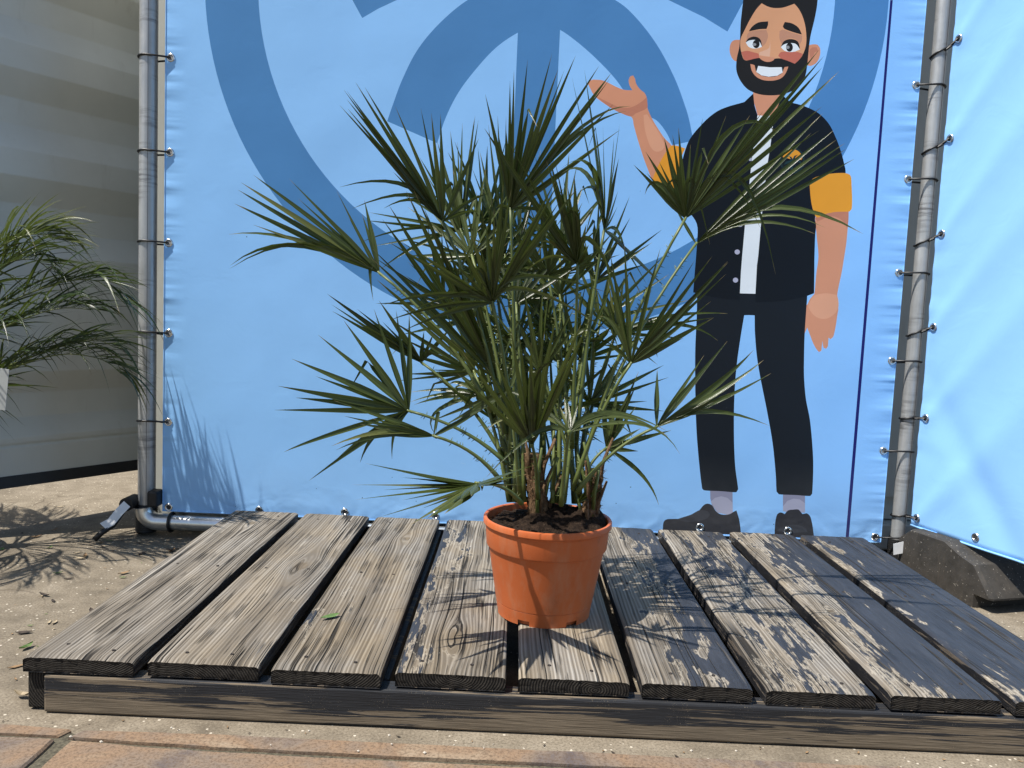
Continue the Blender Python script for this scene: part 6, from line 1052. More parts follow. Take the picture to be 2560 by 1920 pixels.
# ------------------------------------------------------------------ potted fan palm
NOWN = [17,18,15,15,19,11,16,13,8,10,5,13,10,11,13,9,8,19,14,11,15,11,10,9,10,7,0,0,0,0,0,0,0,0,0,0,0,0,0,0,0,0,0,0,0,0,0,0,0,0]
FRONDS = [
([0.6875,0.3,0.9284],[0.8339,0.32,0.4895],0.35,0.0165,[([0.5216,0.1978,1.1715],None),([0.5382,0.2036,1.1649],None),([0.5001,0.1963,1.1561],None),([0.5059,0.1981,1.1542],None),([0.5048,0.2014,1.1402],None),([0.4907,0.2006,1.1293],None),([0.5058,0.2056,1.1244],None),([0.5092,0.2094,1.1127],None),([0.6426,0.2362,1.1388],None),([0.6803,0.2474,1.1317],None),([0.7563,0.2758,1.0939],None),([0.5895,0.2535,1.0164],None),([0.4863,0.2369,0.9795],[0.6103,0.2643,0.9939]),([0.5072,0.2521,0.9395],[0.6259,0.2729,0.9753]),([0.5703,0.2664,0.9457],[0.6377,0.2779,0.967]),([0.7829,0.3081,0.9914],[0.7377,0.302,0.9707]),([0.7627,0.3127,0.9528],[0.73,0.3051,0.9504]),([0.6653,0.2218,1.1266],None),([0.597,0.205,1.1332],None)]),
([0.8255,0.31,0.96],[0.8546,0.33,0.4846],0.3,0.0165,[([0.7674,0.2416,1.1722],None),([0.8152,0.2286,1.1956],None),([0.8222,0.2216,1.2135],None),([0.8476,0.2128,1.2313],None),([0.8936,0.2046,1.2418],None),([0.9068,0.2124,1.2157],None),([0.919,0.2113,1.2152],None),([0.9385,0.2009,1.2395],None),([0.9845,0.202,1.2233],None),([1.0083,0.204,1.2108],None),([1.0069,0.2074,1.2013],None),([1.0504,0.2194,1.1546],[0.9493,0.2459,1.1079]),([1.0436,0.223,1.1462],[0.9425,0.2516,1.0934]),([1.0353,0.2352,1.1137],None),([0.9873,0.2537,1.0747],None),([0.7949,0.2623,1.1051],None),([0.9188,0.3055,0.9463],[0.87,0.304,0.9644]),([0.7955,0.3122,0.9623],[0.8079,0.3095,0.9666]),([1.0147,0.1959,1.151],None),([0.8619,0.2405,1.2057],None),([0.81,0.2737,1.116],None)]),
([0.9673,0.27,0.851],[0.9793,0.33,0.4641],0.5,0.0185,[([0.7712,0.1878,1.0939],None),([0.892,0.191,1.0391],None),([0.8996,0.1894,1.0391],None),([0.9078,0.1871,1.0405],None),([0.9259,0.1979,1.0117],None),([0.8867,0.2489,0.9254],None),([0.8891,0.2551,0.9119],None),([0.8935,0.2637,0.893],[0.9211,0.2609,0.8876]),([0.8618,0.3002,0.8328],[0.9146,0.2731,0.8658]),([0.9173,0.2459,0.9192],[0.9559,0.2249,0.9458]),([1.0768,0.2914,0.7644],[0.9898,0.2418,0.8983]),([0.994,0.2542,0.8718],None),([0.947,0.1929,1.0132],None),([0.9366,0.2055,0.9921],None),([0.9777,0.2295,0.9278],None),([0.9837,0.2235,0.887],None),([0.9625,0.2302,0.9571],None),([0.8199,0.2038,1.0712],None),([0.8662,0.2314,0.9639],None)]),
([1.0266,0.36,0.9314],[0.99,0.36,0.4684],0.9,0.015,[([0.9559,0.191,1.2113],None),([0.9308,0.1556,1.1873],None),([1.0057,0.2863,1.1329],None),([1.0463,0.3477,1.1507],None),([1.0345,0.3349,1.1211],None),([1.0553,0.3883,1.0195],None),([1.0599,0.4095,0.9512],None),([0.9811,0.2927,0.9044],[1.0039,0.3138,0.9812]),([1.0026,0.3272,0.9037],[1.0189,0.3422,0.9592]),([0.9154,0.165,1.0174],[0.9857,0.2716,1.0467]),([0.9206,0.1742,1.0133],[0.9788,0.2646,1.027]),([0.9548,0.2351,0.9821],[0.9998,0.3022,1.0062]),([1.0984,0.4879,0.8672],[1.0637,0.4186,0.9358]),([1.1643,0.6008,0.8295],[1.0839,0.457,0.905]),([1.2397,0.7224,0.8251],[1.122,0.5221,0.8843]),([1.0541,0.3697,0.985],None),([1.0477,0.3415,1.0798],None),([0.976,0.2447,1.1787],None)]),
([0.8004,0.2,0.7648],[0.8715,0.27,0.3682],0.25,0.018,[([0.6251,0.1347,0.8709],None),([0.603,0.1336,0.8684],None),([0.5897,0.1849,0.7515],[0.7067,0.1846,0.7782]),([0.6376,0.195,0.7398],[0.7482,0.1872,0.7816]),([0.5992,0.1993,0.7217],[0.7058,0.1942,0.7567]),([0.7575,0.191,0.7751],[0.7713,0.1688,0.8276]),([0.8133,0.1056,0.9774],None),([0.8281,0.11,0.9709],None),([0.8109,0.152,0.8738],None),([0.9093,0.1089,0.9913],None),([0.914,0.1114,0.9869],None),([0.9478,0.1191,0.9774],None),([1.0259,0.2093,0.7943],[0.8589,0.1817,0.8184]),([1.0549,0.2513,0.7074],[0.8758,0.1953,0.792]),([0.7838,0.1337,0.9085],None),([0.7978,0.1223,0.9368],None),([0.7137,0.1538,0.8482],None),([0.7583,0.1412,0.8861],None),([0.6272,0.2104,0.7032],[0.7213,0.201,0.745]),([0.9183,0.14,0.9562],None),([0.7746,0.1513,0.8668],None),([0.738,0.1242,0.8685],None)]),
([0.812,0.36,0.6011],[0.8412,0.33,0.4754],0.9,0.02,[([0.5936,0.1922,0.9421],None),([0.5806,0.1961,0.9161],None),([0.6257,0.1932,0.9709],None),([0.6384,0.1953,0.9763],None),([0.5594,0.2063,0.861],None),([0.5568,0.2107,0.8434],None),([0.5677,0.2267,0.801],None),([0.6585,0.2114,0.9429],None),([0.689,0.2288,0.9154],None),([0.7125,0.2445,0.8866],None),([0.7363,0.2558,0.8728],None)]),
([0.5454,0.38,0.8218],[0.8044,0.33,0.5343],0.6,0.0175,[([0.2797,0.3446,1.0137],None),([0.2583,0.3314,0.9949],None),([0.254,0.3251,0.9788],None),([0.2513,0.3151,0.9485],None),([0.2644,0.3185,0.9446],None),([0.2481,0.2942,0.8829],[0.3747,0.338,0.8811]),([0.2572,0.2761,0.8118],[0.3947,0.3429,0.874]),([0.2572,0.2781,0.8185],[0.3756,0.3353,0.8708]),([0.2907,0.3163,0.9068],None),([0.322,0.324,0.8957],None),([0.3481,0.3684,1.0132],None),([0.3954,0.3715,0.9685],None),([0.4441,0.3969,0.9965],[0.5048,0.3866,0.8913]),([0.5001,0.4023,0.9489],None),([0.5025,0.4126,0.9807],None),([0.5379,0.359,0.7605],[0.5265,0.3767,0.8329]),([0.4714,0.4012,0.9405],None),([0.3635,0.383,0.9751],None)]),
([0.6271,0.32,0.5303],[0.8419,0.3,0.4288],0.25,0.0185,[([0.4435,0.2669,0.6852],None),([0.4886,0.2973,0.7165],None),([0.545,0.332,0.7425],None),([0.5884,0.3538,0.7429],None),([0.6154,0.3657,0.7364],None),([0.4,0.2328,0.6359],None),([0.3806,0.2097,0.5821],None),([0.3785,0.197,0.5355],None),([0.401,0.1879,0.4541],[0.4839,0.2374,0.4863]),([0.4491,0.1976,0.3966],[0.5372,0.2587,0.4647]),([0.4949,0.2302,0.4354],[0.5583,0.2751,0.4882]),([0.5399,0.2506,0.4271],[0.5696,0.2816,0.492]),([0.6006,0.2821,0.4316],[0.6027,0.299,0.4952]),([0.4897,0.3056,0.685],None),([0.4401,0.2692,0.5996],None),([0.4082,0.2402,0.5569],None)]),
([0.7777,0.45,0.5584],[0.8409,0.36,0.4352],0.4,0.017,[([0.608,0.4997,0.5526],[0.6964,0.4754,0.5635]),([0.6075,0.4953,0.5294],[0.6874,0.4761,0.5537]),([0.6167,0.4914,0.5236],[0.6972,0.4724,0.5498]),([0.6727,0.4617,0.4594],[0.6725,0.4723,0.5123]),([0.7474,0.4716,0.6209],None),([0.6996,0.4769,0.5756],[0.724,0.4706,0.581]),([0.7839,0.4569,0.6023],None),([0.7179,0.4775,0.6062],None),([0.7687,0.4377,0.6077],None),([0.7372,0.4575,0.6151],None)]),
([0.6871,0.27,0.4863],[0.8281,0.3,0.3938],0.45,0.018,[([0.4952,0.1869,0.4704],[0.5898,0.2348,0.4955]),([0.5471,0.217,0.4938],None),([0.5119,0.2162,0.5271],None),([0.4896,0.2193,0.5571],None),([0.6042,0.2482,0.5148],None),([0.504,0.1874,0.4628],[0.5904,0.2325,0.4893]),([0.7853,0.3305,0.5395],None),([0.7543,0.3126,0.5257],None),([0.5431,0.2225,0.5114],None),([0.6909,0.2725,0.4886],[0.6932,0.2916,0.5341]),([0.5619,0.2462,0.5204],None),([0.568,0.2482,0.5],None)]),
([0.8385,0.3,0.5851],[0.8466,0.33,0.4495],0.4,0.016,[([0.6692,0.3436,0.5049],[0.7615,0.32,0.5491]),([0.6844,0.3305,0.4814],[0.7709,0.3125,0.5367]),([0.7002,0.3294,0.4987],None),([0.8875,0.2757,0.5696],None),([0.8592,0.311,0.6493],None)]),
([0.7859,0.15,0.4169],[0.8741,0.235,0.3613],0.35,0.026,[([0.5814,0.08,0.4599],None),([0.5601,0.06,0.4229],None),([0.5747,0.03,0.4033],None),([0.6246,-0.02,0.3857],None),([0.6869,-0.07,0.3886],None),([0.716,-0.08,0.4039],None),([0.7432,-0.07,0.41],None),([0.7838,-0.02,0.4306],None),([0.7668,-0.05,0.4285],None),([0.8742,-0.01,0.452],None),([0.8922,-0.02,0.4896],None),([0.8779,-0.02,0.473],None),([0.7965,0.1376,0.4045],[0.7937,0.1549,0.4186]),([0.6469,0.0983,0.4327],None),([0.6187,0.0696,0.414],None),([0.6563,0.0491,0.4013],None),([0.6957,0.0148,0.3963],None),([0.7246,-0.0134,0.4019],None),([0.7485,0.0005,0.4103],None),([0.7625,-0.0091,0.4187],None),([0.7791,0.0322,0.425],None),([0.815,0.0399,0.4395],None),([0.8448,0.0422,0.4467],None),([0.8485,0.0439,0.4516],None)]),
([0.8889,0.17,0.4931],[0.9092,0.27,0.3656],0.35,0.02,[([0.7544,0.0432,0.6742],None),([0.7446,0.0712,0.6342],None),([0.8398,0.0131,0.7172],None),([0.9222,0.0508,0.6634],[0.8815,0.0818,0.619]),([0.897,0.0123,0.7183],None),([0.9604,-0.0012,0.7377],None),([0.9734,-0.0049,0.743],None),([0.9148,-0.0055,0.7438],None),([0.8558,0.0254,0.6996],None),([0.8148,0.0521,0.6615],None),([0.8749,0.0068,0.6975],None),([0.797,0.0732,0.648],None)]),
([0.957,0.13,0.5263],[0.9554,0.23,0.3629],0.3,0.0175,[([0.7968,0.1271,0.5227],[0.8758,0.1524,0.5543]),([0.806,0.0663,0.4466],[0.8943,0.1264,0.5218]),([1.1418,0.1381,0.5364],[1.0349,0.1597,0.5635]),([1.1455,0.1305,0.5269],[1.0432,0.1555,0.5582]),([1.0817,0.1274,0.5231],[1.0101,0.1556,0.5583]),([1.1637,0.1069,0.4974],[1.0922,0.1448,0.5448]),([0.8927,0.174,0.5813],None),([0.9479,0.1792,0.5879],None),([0.9549,0.1714,0.578],None),([0.9734,0.1674,0.5731],None),([0.9394,0.1652,0.5703],None)]),
([1.0836,0.25,0.6552],[0.9832,0.3,0.3792],0.3,0.0175,[([1.0112,0.2259,0.8844],None),([1.0514,0.2119,0.8942],None),([1.1198,0.1934,0.884],None),([1.1843,0.1783,0.8627],None),([1.2142,0.1678,0.87],None),([1.2426,0.161,0.8617],None),([1.2435,0.1611,0.8595],None),([1.2424,0.1658,0.8379],None),([1.23,0.1862,0.7546],None),([1.178,0.2103,0.7122],None),([1.0277,0.2602,0.6881],[1.0523,0.2533,0.6853]),([1.1338,0.2319,0.6705],[1.1132,0.2328,0.6968]),([1.0163,0.2515,0.7485],[1.0492,0.2462,0.7258]),([1.2181,0.1686,0.7857],None),([1.0291,0.2503,0.8766],None)]),
([1.1474,0.27,0.5259],[0.9911,0.29,0.3758],0.3,0.017,[([1.1476,0.3048,0.6421],None),([1.2395,0.2878,0.6772],None),([1.2845,0.2836,0.7083],None),([1.3342,0.2641,0.6931],[1.2544,0.2637,0.6117]),([1.3525,0.253,0.6741],[1.262,0.258,0.6003]),([1.366,0.2413,0.6487],[1.2694,0.2523,0.5889]),([1.29,0.2509,0.6047],None),([1.2649,0.254,0.5901],None),([1.36,0.2122,0.5458],[1.2434,0.2528,0.5647])]),
([1.0592,0.38,0.4593],[0.9955,0.36,0.3576],0.3,0.018,[([1.1218,0.3848,0.6322],None),([1.1125,0.3844,0.6097],None),([1.1163,0.3825,0.5985],None),([1.0429,0.3974,0.6011],None),([1.1311,0.3705,0.5076],None),([1.1953,0.3576,0.5079],None),([1.128,0.3661,0.4576],None),([1.1758,0.3452,0.3442],[1.135,0.3599,0.4102]),([1.1195,0.379,0.555],None),([1.0792,0.3829,0.6014],None)]),
([1.1866,0.3,0.9571],[1.0001,0.34,0.4108],0.35,0.016,[([1.0734,0.2971,1.0592],None),([1.0947,0.2866,1.0844],None),([1.1281,0.2733,1.1107],None),([1.1539,0.2635,1.1291],None),([1.1983,0.2503,1.1464],None),([1.2415,0.2409,1.1498],None),([1.2858,0.2317,1.1509],None),([1.394,0.1818,1.264],None),([1.4032,0.1878,1.2327],None),([1.4344,0.1832,1.226],None),([1.3597,0.2171,1.1504],None),([1.4158,0.2127,1.123],None),([1.344,0.2282,1.1182],[1.2489,0.2466,1.1207]),([1.101,0.306,1.0013],[1.1276,0.2954,1.0226]),([1.1379,0.2993,0.9987],[1.1599,0.2873,1.0291]),([1.2409,0.3024,0.9042],[1.1894,0.281,1.0309]),([1.336,0.2751,0.9372],[1.2439,0.2681,1.0389]),([1.376,0.289,0.8494],[1.2744,0.2619,1.0391]),([1.4036,0.1828,1.2524],None),([1.41,0.1926,1.1623],None),([1.3064,0.218,1.1555],None),([1.212,0.2552,1.1304],None),([1.183,0.278,1.1007],None),([1.1417,0.2563,1.1128],None),([1.1232,0.2865,1.0656],None),([1.1023,0.3068,1.046],None)]),
([1.2442,0.45,0.9206],[1.0058,0.37,0.4319],0.4,0.016,[([1.4993,0.4319,1.2128],None),([1.4898,0.4328,1.2032],None),([1.5212,0.4177,1.1744],None),([1.5428,0.4053,1.1454],None),([1.5459,0.4019,1.1329],None),([1.5604,0.3929,1.1096],None),([1.4764,0.4301,1.1694],None),([1.4067,0.4244,1.0366],None),([1.5046,0.3797,0.96],[1.3756,0.4234,0.9846]),([1.5771,0.3554,0.947],[1.3997,0.4197,1.0026]),([1.486,0.3825,0.9458],[1.3595,0.4253,0.9702]),([1.193,0.4839,1.0132],None),([1.5258,0.412,1.1529],None),([1.4233,0.4306,1.0921],None)]),
([0.8999,0.55,0.8323],[0.9243,0.42,0.4192],0.4,0.015,[([0.9991,0.5622,0.8552],None),([0.9838,0.5624,0.8727],None),([0.9529,0.5615,0.8941],None),([0.9246,0.5618,0.926],None),([0.8984,0.5577,0.9103],None),([0.8464,0.5577,0.9628],None),([1.0019,0.5604,0.8343],None),([0.8197,0.5508,0.9205],None),([0.8403,0.5492,0.8835],None),([1.0066,0.559,0.8154],None),([0.7938,0.5424,0.8622],None),([0.9956,0.5798,0.8252],None),([0.9815,0.5536,0.8437],None),([0.9338,0.576,0.8898],None),([0.9089,0.5781,0.9132],None),([0.8374,0.5633,0.9269],None),([0.8305,0.5433,0.9013],None),([0.8305,0.5494,0.87],None)]),
([0.7119,0.48,0.9308],[0.8391,0.38,0.4719],0.6,0.014,[([0.65,0.4875,1.1297],None),([0.6785,0.4957,1.155],None),([0.6957,0.497,1.1327],None),([0.7046,0.5031,1.1766],None),([0.7304,0.5094,1.1873],None),([0.7328,0.5107,1.1958],None),([0.7405,0.5113,1.1863],None),([0.6126,0.4761,1.0901],None),([0.5074,0.4418,0.9578],None),([0.4996,0.4384,0.9394],None),([0.4882,0.431,0.8877],[0.603,0.4581,0.9292]),([0.5169,0.4362,0.8824],None),([0.5357,0.4347,0.8298],[0.6223,0.4584,0.8942]),([0.7946,0.4971,0.9362],None),([0.8047,0.5033,0.9784],None),([0.7623,0.507,1.0537],None),([0.6677,0.4719,1.1206],None),([0.6411,0.5122,1.0978],None),([0.5775,0.4692,1.0047],None)]),
([0.918,0.5,0.7128],[0.9166,0.42,0.3912],0.5,0.0175,[([0.8373,0.5261,0.8031],None),([0.8425,0.5321,0.8355],None),([0.879,0.5344,0.8654],None),([0.9083,0.5355,0.8854],None),([0.9408,0.5249,0.8487],None),([0.9655,0.5151,0.812],None),([0.8627,0.5021,0.6954],None),([0.8278,0.5146,0.7406],None),([0.9854,0.5058,0.7754],None),([1.0157,0.4882,0.7024],None),([0.8593,0.54,0.8837],None),([0.9966,0.4799,0.7377],None),([0.9661,0.5181,0.7763],None),([0.924,0.5098,0.8429],None),([0.8608,0.5104,0.8341],None),([0.8502,0.527,0.8074],None),([0.8343,0.5373,0.7668],None)]),
([0.6386,0.42,0.6287],[0.836,0.36,0.4262],0.35,0.0175,[([0.4437,0.3331,0.7711],None),([0.4484,0.3353,0.7671],None),([0.4541,0.3435,0.7344],None),([0.5043,0.3573,0.741],None),([0.5487,0.3664,0.762],None),([0.5559,0.3777,0.7164],None),([0.609,0.4013,0.6779],None),([0.6439,0.4076,0.6988],None),([0.7045,0.4231,0.7119],None),([0.7172,0.4471,0.611],[0.674,0.4256,0.6539]),([0.6656,0.4129,0.6965],None),([0.5387,0.3872,0.7185],None),([0.4536,0.3369,0.7484],None)]),
([1.08,0.48,0.7137],[1.004,0.4,0.4264],0.4,0.015,[([1.3229,0.4368,0.7674],[1.202,0.4599,0.7568]),([1.2932,0.4417,0.7571],None),([1.3038,0.4344,0.7055],[1.2115,0.4562,0.739]),([1.2285,0.4497,0.7072],None),([1.0561,0.4968,0.8337],None),([1.0918,0.4907,0.8442],None),([1.1287,0.4807,0.8178],None),([1.0296,0.5001,0.8142],None),([1.0129,0.4997,0.7765],None),([1.2032,0.4504,0.7655],None),([1.0731,0.4845,0.8348],None),([1.044,0.478,0.822],None),([1.0304,0.4727,0.7858],None)]),
([0.8153,0.46,0.8757],[0.8591,0.38,0.4594],0.7,0.016,[([0.7651,0.4845,1.1712],None),([0.785,0.4886,1.1925],None),([0.8041,0.4905,1.192],None),([0.8489,0.4925,1.1668],None),([0.7825,0.4756,1.0643],None),([0.7489,0.4765,1.1075],None),([0.7326,0.4712,1.0703],None),([0.8739,0.4734,0.9515],None),([0.7227,0.4521,0.889],None),([0.7304,0.4556,0.9165],None),([0.8213,0.4812,1.1259],None),([0.7703,0.4702,1.0643],None),([0.756,0.4967,1.0425],None),([0.742,0.4338,0.974],None),([0.7361,0.441,0.898],None)]),
([0.9442,0.4,0.6438],[0.9593,0.38,0.401],0.5,0.017,[([0.7792,0.433,0.6961],[0.849,0.419,0.6879]),([0.8573,0.4174,0.7026],None),([1.0323,0.3824,0.7057],[0.9888,0.3911,0.7124]),([1.0678,0.3753,0.6812],[1.007,0.3874,0.6957]),([0.9945,0.3899,0.5978],[0.9671,0.3954,0.6229]),([0.9003,0.4088,0.7348],None),([0.9602,0.3968,0.7638],None),([0.9258,0.4048,0.735],None),([0.8889,0.4209,0.6999],None)]),
([0.7433,0.42,0.8696],[0.8696,0.3492,0.3366],0.45,0.0155,[([0.5914,0.4593,0.8373],None),([0.5882,0.4674,0.8667],None),([0.5747,0.4814,0.9072],None),([0.5872,0.4952,0.9799],None),([0.6168,0.4908,0.9994],None),([0.6278,0.5009,1.0549],None),([0.6887,0.485,1.0672],None),([0.7463,0.4551,1.0178],None),([0.7645,0.4617,1.0682],None),([0.8266,0.4325,1.0274],None),([0.8422,0.4187,0.9902],None),([0.8431,0.4076,0.9459],None)]),
([0.8482,0.5,0.9168],[0.8614,0.3103,0.3454],0.45,0.0155,[([0.7096,0.4595,0.9885],None),([0.735,0.4757,0.9976],None),([0.7575,0.4976,1.0246],None),([0.7865,0.5374,1.0886],None),([0.8314,0.5705,1.1157],None),([0.8888,0.6109,1.1454],None),([0.8838,0.5814,1.0774],None),([0.9514,0.6073,1.058],None),([0.9675,0.5986,1.0158],None)]),
([0.796,0.52,0.8235],[0.8507,0.3541,0.3346],0.45,0.0155,[([0.6653,0.581,0.8556],None),([0.6718,0.5765,0.8748],None),([0.6422,0.588,0.9152],None),([0.6797,0.5681,0.938],None),([0.656,0.5741,1.015],None),([0.724,0.5418,1.0055],None),([0.7499,0.5297,0.9997],None),([0.8069,0.5046,0.9632],None),([0.8462,0.4819,1.0143],None),([0.8695,0.472,0.9947],None),([0.8555,0.4831,0.9355],None)]),
([0.9448,0.46,0.791],[1.0044,0.3521,0.3393],0.45,0.0155,[([0.8112,0.5043,0.7601],None),([0.8172,0.4985,0.7809],None),([0.7753,0.5045,0.8121],None),([0.7787,0.494,0.8612],None),([0.8062,0.4786,0.9003],None),([0.8497,0.4567,0.9489],None),([0.8628,0.4438,0.9961],None),([0.9108,0.4402,0.9438],None),([0.9789,0.4134,0.9813],None),([0.985,0.422,0.9276],None),([1.0531,0.4008,0.9364],None),([1.0658,0.4014,0.9144],None),([1.0788,0.4107,0.8472],None)]),
([1.0228,0.44,0.8297],[0.9668,0.3173,0.3459],0.45,0.0155,[([0.9152,0.4033,0.9559],None),([0.956,0.4119,0.9687],None),([1.0021,0.4181,1.0249],None),([1.0175,0.4236,1.004],None),([1.0878,0.4393,1.0175],None),([1.0922,0.4444,0.9711],None),([1.1686,0.4645,0.9505],None),([1.1471,0.462,0.9201],None),([1.1361,0.4635,0.8716],None)]),
([0.8836,0.55,0.7717],[0.9604,0.3472,0.3385],0.45,0.0155,[([0.7307,0.5535,0.8019],None),([0.7282,0.548,0.8437],None),([0.7425,0.5433,0.8732],None),([0.7521,0.5415,0.8825],None),([0.7449,0.5365,0.9227],None),([0.801,0.5354,0.9099],None),([0.8384,0.532,0.9215],None),([0.8588,0.5286,0.9392],None),([0.8983,0.5317,0.9019],None),([0.9524,0.5263,0.9216],None)]),
([0.7455,0.48,0.7277],[0.8536,0.3774,0.3292],0.45,0.0155,[([0.5935,0.4075,0.6887],None),([0.591,0.4227,0.7434],None),([0.5989,0.435,0.7741],None),([0.5915,0.4463,0.8222],None),([0.5962,0.4572,0.8525],None),([0.6478,0.5027,0.9363],None),([0.7015,0.5146,0.9037],None),([0.7462,0.5361,0.9156],None),([0.7832,0.5525,0.9211],None),([0.8102,0.5555,0.8949],None),([0.8361,0.5547,0.857],None)]),
([0.8494,0.44,0.6782],[0.8707,0.3261,0.3421],0.45,0.0155,[([0.7208,0.3824,0.6961],None),([0.7369,0.3783,0.7518],None),([0.7129,0.3565,0.8116],None),([0.7826,0.3808,0.8375],None),([0.8408,0.4019,0.8545],None),([0.8817,0.4235,0.8322],None),([0.9345,0.4424,0.8489],None),([0.9912,0.4764,0.7973],None),([0.9838,0.4821,0.7521],None)]),
([0.9968,0.45,0.6478],[0.9606,0.3195,0.3451],0.45,0.0155,[([0.8364,0.5078,0.6934],None),([0.8527,0.4976,0.7011],None),([0.8644,0.4646,0.7804],None),([0.8918,0.4495,0.7875],None),([0.9311,0.4155,0.8334],None),([0.9842,0.3874,0.8438],None),([1.0126,0.3698,0.8569],None),([1.0526,0.364,0.8208],None),([1.0861,0.3676,0.7663],None),([1.1171,0.3569,0.7563],None),([1.1352,0.3647,0.7101],None),([1.1136,0.3886,0.67],None)]),
([0.6814,0.46,0.7614],[0.8849,0.3286,0.3422],0.45,0.0155,[([0.5139,0.526,0.7565],None),([0.5495,0.5001,0.7955],None),([0.5131,0.4931,0.8627],None),([0.5596,0.4599,0.9116],None),([0.6397,0.4196,0.9418],None),([0.6747,0.4121,0.9228],None),([0.7586,0.381,0.9191],None),([0.8014,0.3783,0.8751],None),([0.8043,0.3948,0.8186],None),([0.8389,0.3917,0.786],None)]),
([0.9425,0.52,0.9043],[0.9563,0.3387,0.3403],0.45,0.0155,[([0.7884,0.5049,0.9173],None),([0.7768,0.5219,0.9736],None),([0.8061,0.5345,1.0008],None),([0.8282,0.5412,1.0125],None),([0.8215,0.5637,1.0839],None),([0.8552,0.5755,1.107],None),([0.8733,0.5859,1.1319],None),([0.9576,0.5994,1.1406],None),([0.978,0.5925,1.1118],None),([1.0086,0.5934,1.1029],None),([1.0346,0.5734,1.0318],None),([1.0375,0.5718,1.0259],None)]),
([0.7612,0.55,0.9554],[0.8747,0.3638,0.3334],0.45,0.0155,[([0.6536,0.505,1.0522],None),([0.6732,0.5089,1.1103],None),([0.6877,0.5128,1.1358],None),([0.7404,0.5325,1.1289],None),([0.7622,0.5402,1.1349],None),([0.8048,0.5548,1.1535],None),([0.8354,0.5655,1.1623],None),([0.8478,0.5719,1.1307],None),([0.883,0.5866,1.0998],None),([0.8785,0.5857,1.0864],None),([0.8899,0.593,1.0306],None),([0.9327,0.6088,1.0305],None)]),
([1.0428,0.5,0.7406],[0.9967,0.3527,0.3388],0.45,0.0155,[([0.9348,0.5037,0.8481],None),([0.9729,0.5072,0.8921],None),([0.9948,0.5103,0.9376],None),([1.0698,0.5106,0.9104],None),([1.1381,0.5122,0.9103],None),([1.1885,0.5128,0.9],None),([1.1995,0.5104,0.8541],None),([1.2511,0.5083,0.7965],None),([1.1961,0.5025,0.7198],None),([1.1714,0.5005,0.6963],None),([1.1827,0.4976,0.642],None)]),
([0.9041,0.36,0.6226],[0.9978,0.3434,0.3411],0.45,0.0155,[([0.7312,0.4405,0.6267],None),([0.7751,0.4182,0.6359],None),([0.7657,0.4163,0.6686],None),([0.789,0.3956,0.7192],None),([0.7899,0.3877,0.7583],None),([0.8086,0.3683,0.8131],None),([0.8582,0.3459,0.8086],None),([0.9011,0.3246,0.8141],None),([0.9133,0.324,0.7876],None),([0.9673,0.3035,0.762],None),([0.9894,0.2947,0.7539],None)]),
([0.8078,0.4,0.508],[0.8733,0.3253,0.3424],0.45,0.0155,[([0.6803,0.3338,0.6048],None),([0.7236,0.3452,0.6237],None),([0.7166,0.331,0.6787],None),([0.7541,0.337,0.7132],None),([0.8291,0.3739,0.6658],None),([0.8613,0.3769,0.7053],None),([0.8828,0.3999,0.6337],None),([0.9368,0.4259,0.602],None),([0.9302,0.434,0.5532],None),([0.9631,0.4503,0.5321],None)]),
([0.9417,0.42,0.5296],[0.9429,0.3241,0.3432],0.45,0.0155,[([0.8337,0.462,0.625],None),([0.8707,0.4478,0.6428],None),([0.8893,0.4407,0.6558],None),([0.9223,0.4283,0.7063],None),([0.9922,0.4014,0.7113],None),([1.0184,0.3912,0.6782],None),([1.0842,0.3659,0.6774],None),([1.1253,0.3497,0.5982],None),([1.0671,0.3719,0.562],None),([1.0821,0.3659,0.4966],None),([1.0543,0.3764,0.4687],None)]),
([0.8821,0.46,0.5638],[0.8702,0.3461,0.3374],0.45,0.0155,[([0.7408,0.438,0.5721],None),([0.7407,0.4257,0.6058],None),([0.7401,0.4054,0.6608],None),([0.7237,0.3976,0.6759],None),([0.7816,0.4046,0.6781],None),([0.7897,0.3741,0.764],None),([0.8292,0.3724,0.7829],None),([0.8624,0.3988,0.7234],None),([0.8924,0.4014,0.7271],None),([0.9244,0.4125,0.7086],None),([0.9392,0.408,0.7263],None),([0.9708,0.4171,0.7131],None)]),
([1.0199,0.4,0.5534],[0.9504,0.3331,0.3414],0.45,0.0155,[([0.9355,0.3711,0.6392],None),([0.929,0.3667,0.6749],None),([0.9476,0.3708,0.6868],None),([0.9935,0.3799,0.7277],None),([1.0169,0.3836,0.7604],None),([1.0709,0.4013,0.7157],None),([1.1196,0.4137,0.7227],None),([1.1376,0.4214,0.6836],None),([1.186,0.4371,0.6452],None),([1.2005,0.443,0.6179],None),([1.1527,0.4346,0.5617],None),([1.1957,0.4477,0.5393],None),([1.1623,0.4402,0.5213],None)]),
([0.7589,0.4,0.6134],[0.8495,0.3237,0.3417],0.45,0.0155,[([0.6231,0.4367,0.5646],None),([0.5802,0.4441,0.5817],None),([0.5969,0.4382,0.599],None),([0.5855,0.4344,0.6489],None),([0.559,0.4345,0.6945],None),([0.5631,0.4302,0.7215],None),([0.5852,0.4209,0.7551],None),([0.6565,0.4041,0.7615],None),([0.6835,0.3985,0.7581],None),([0.7128,0.3928,0.751],None),([0.7359,0.3877,0.7506],None),([0.7643,0.3808,0.7548],None)]),
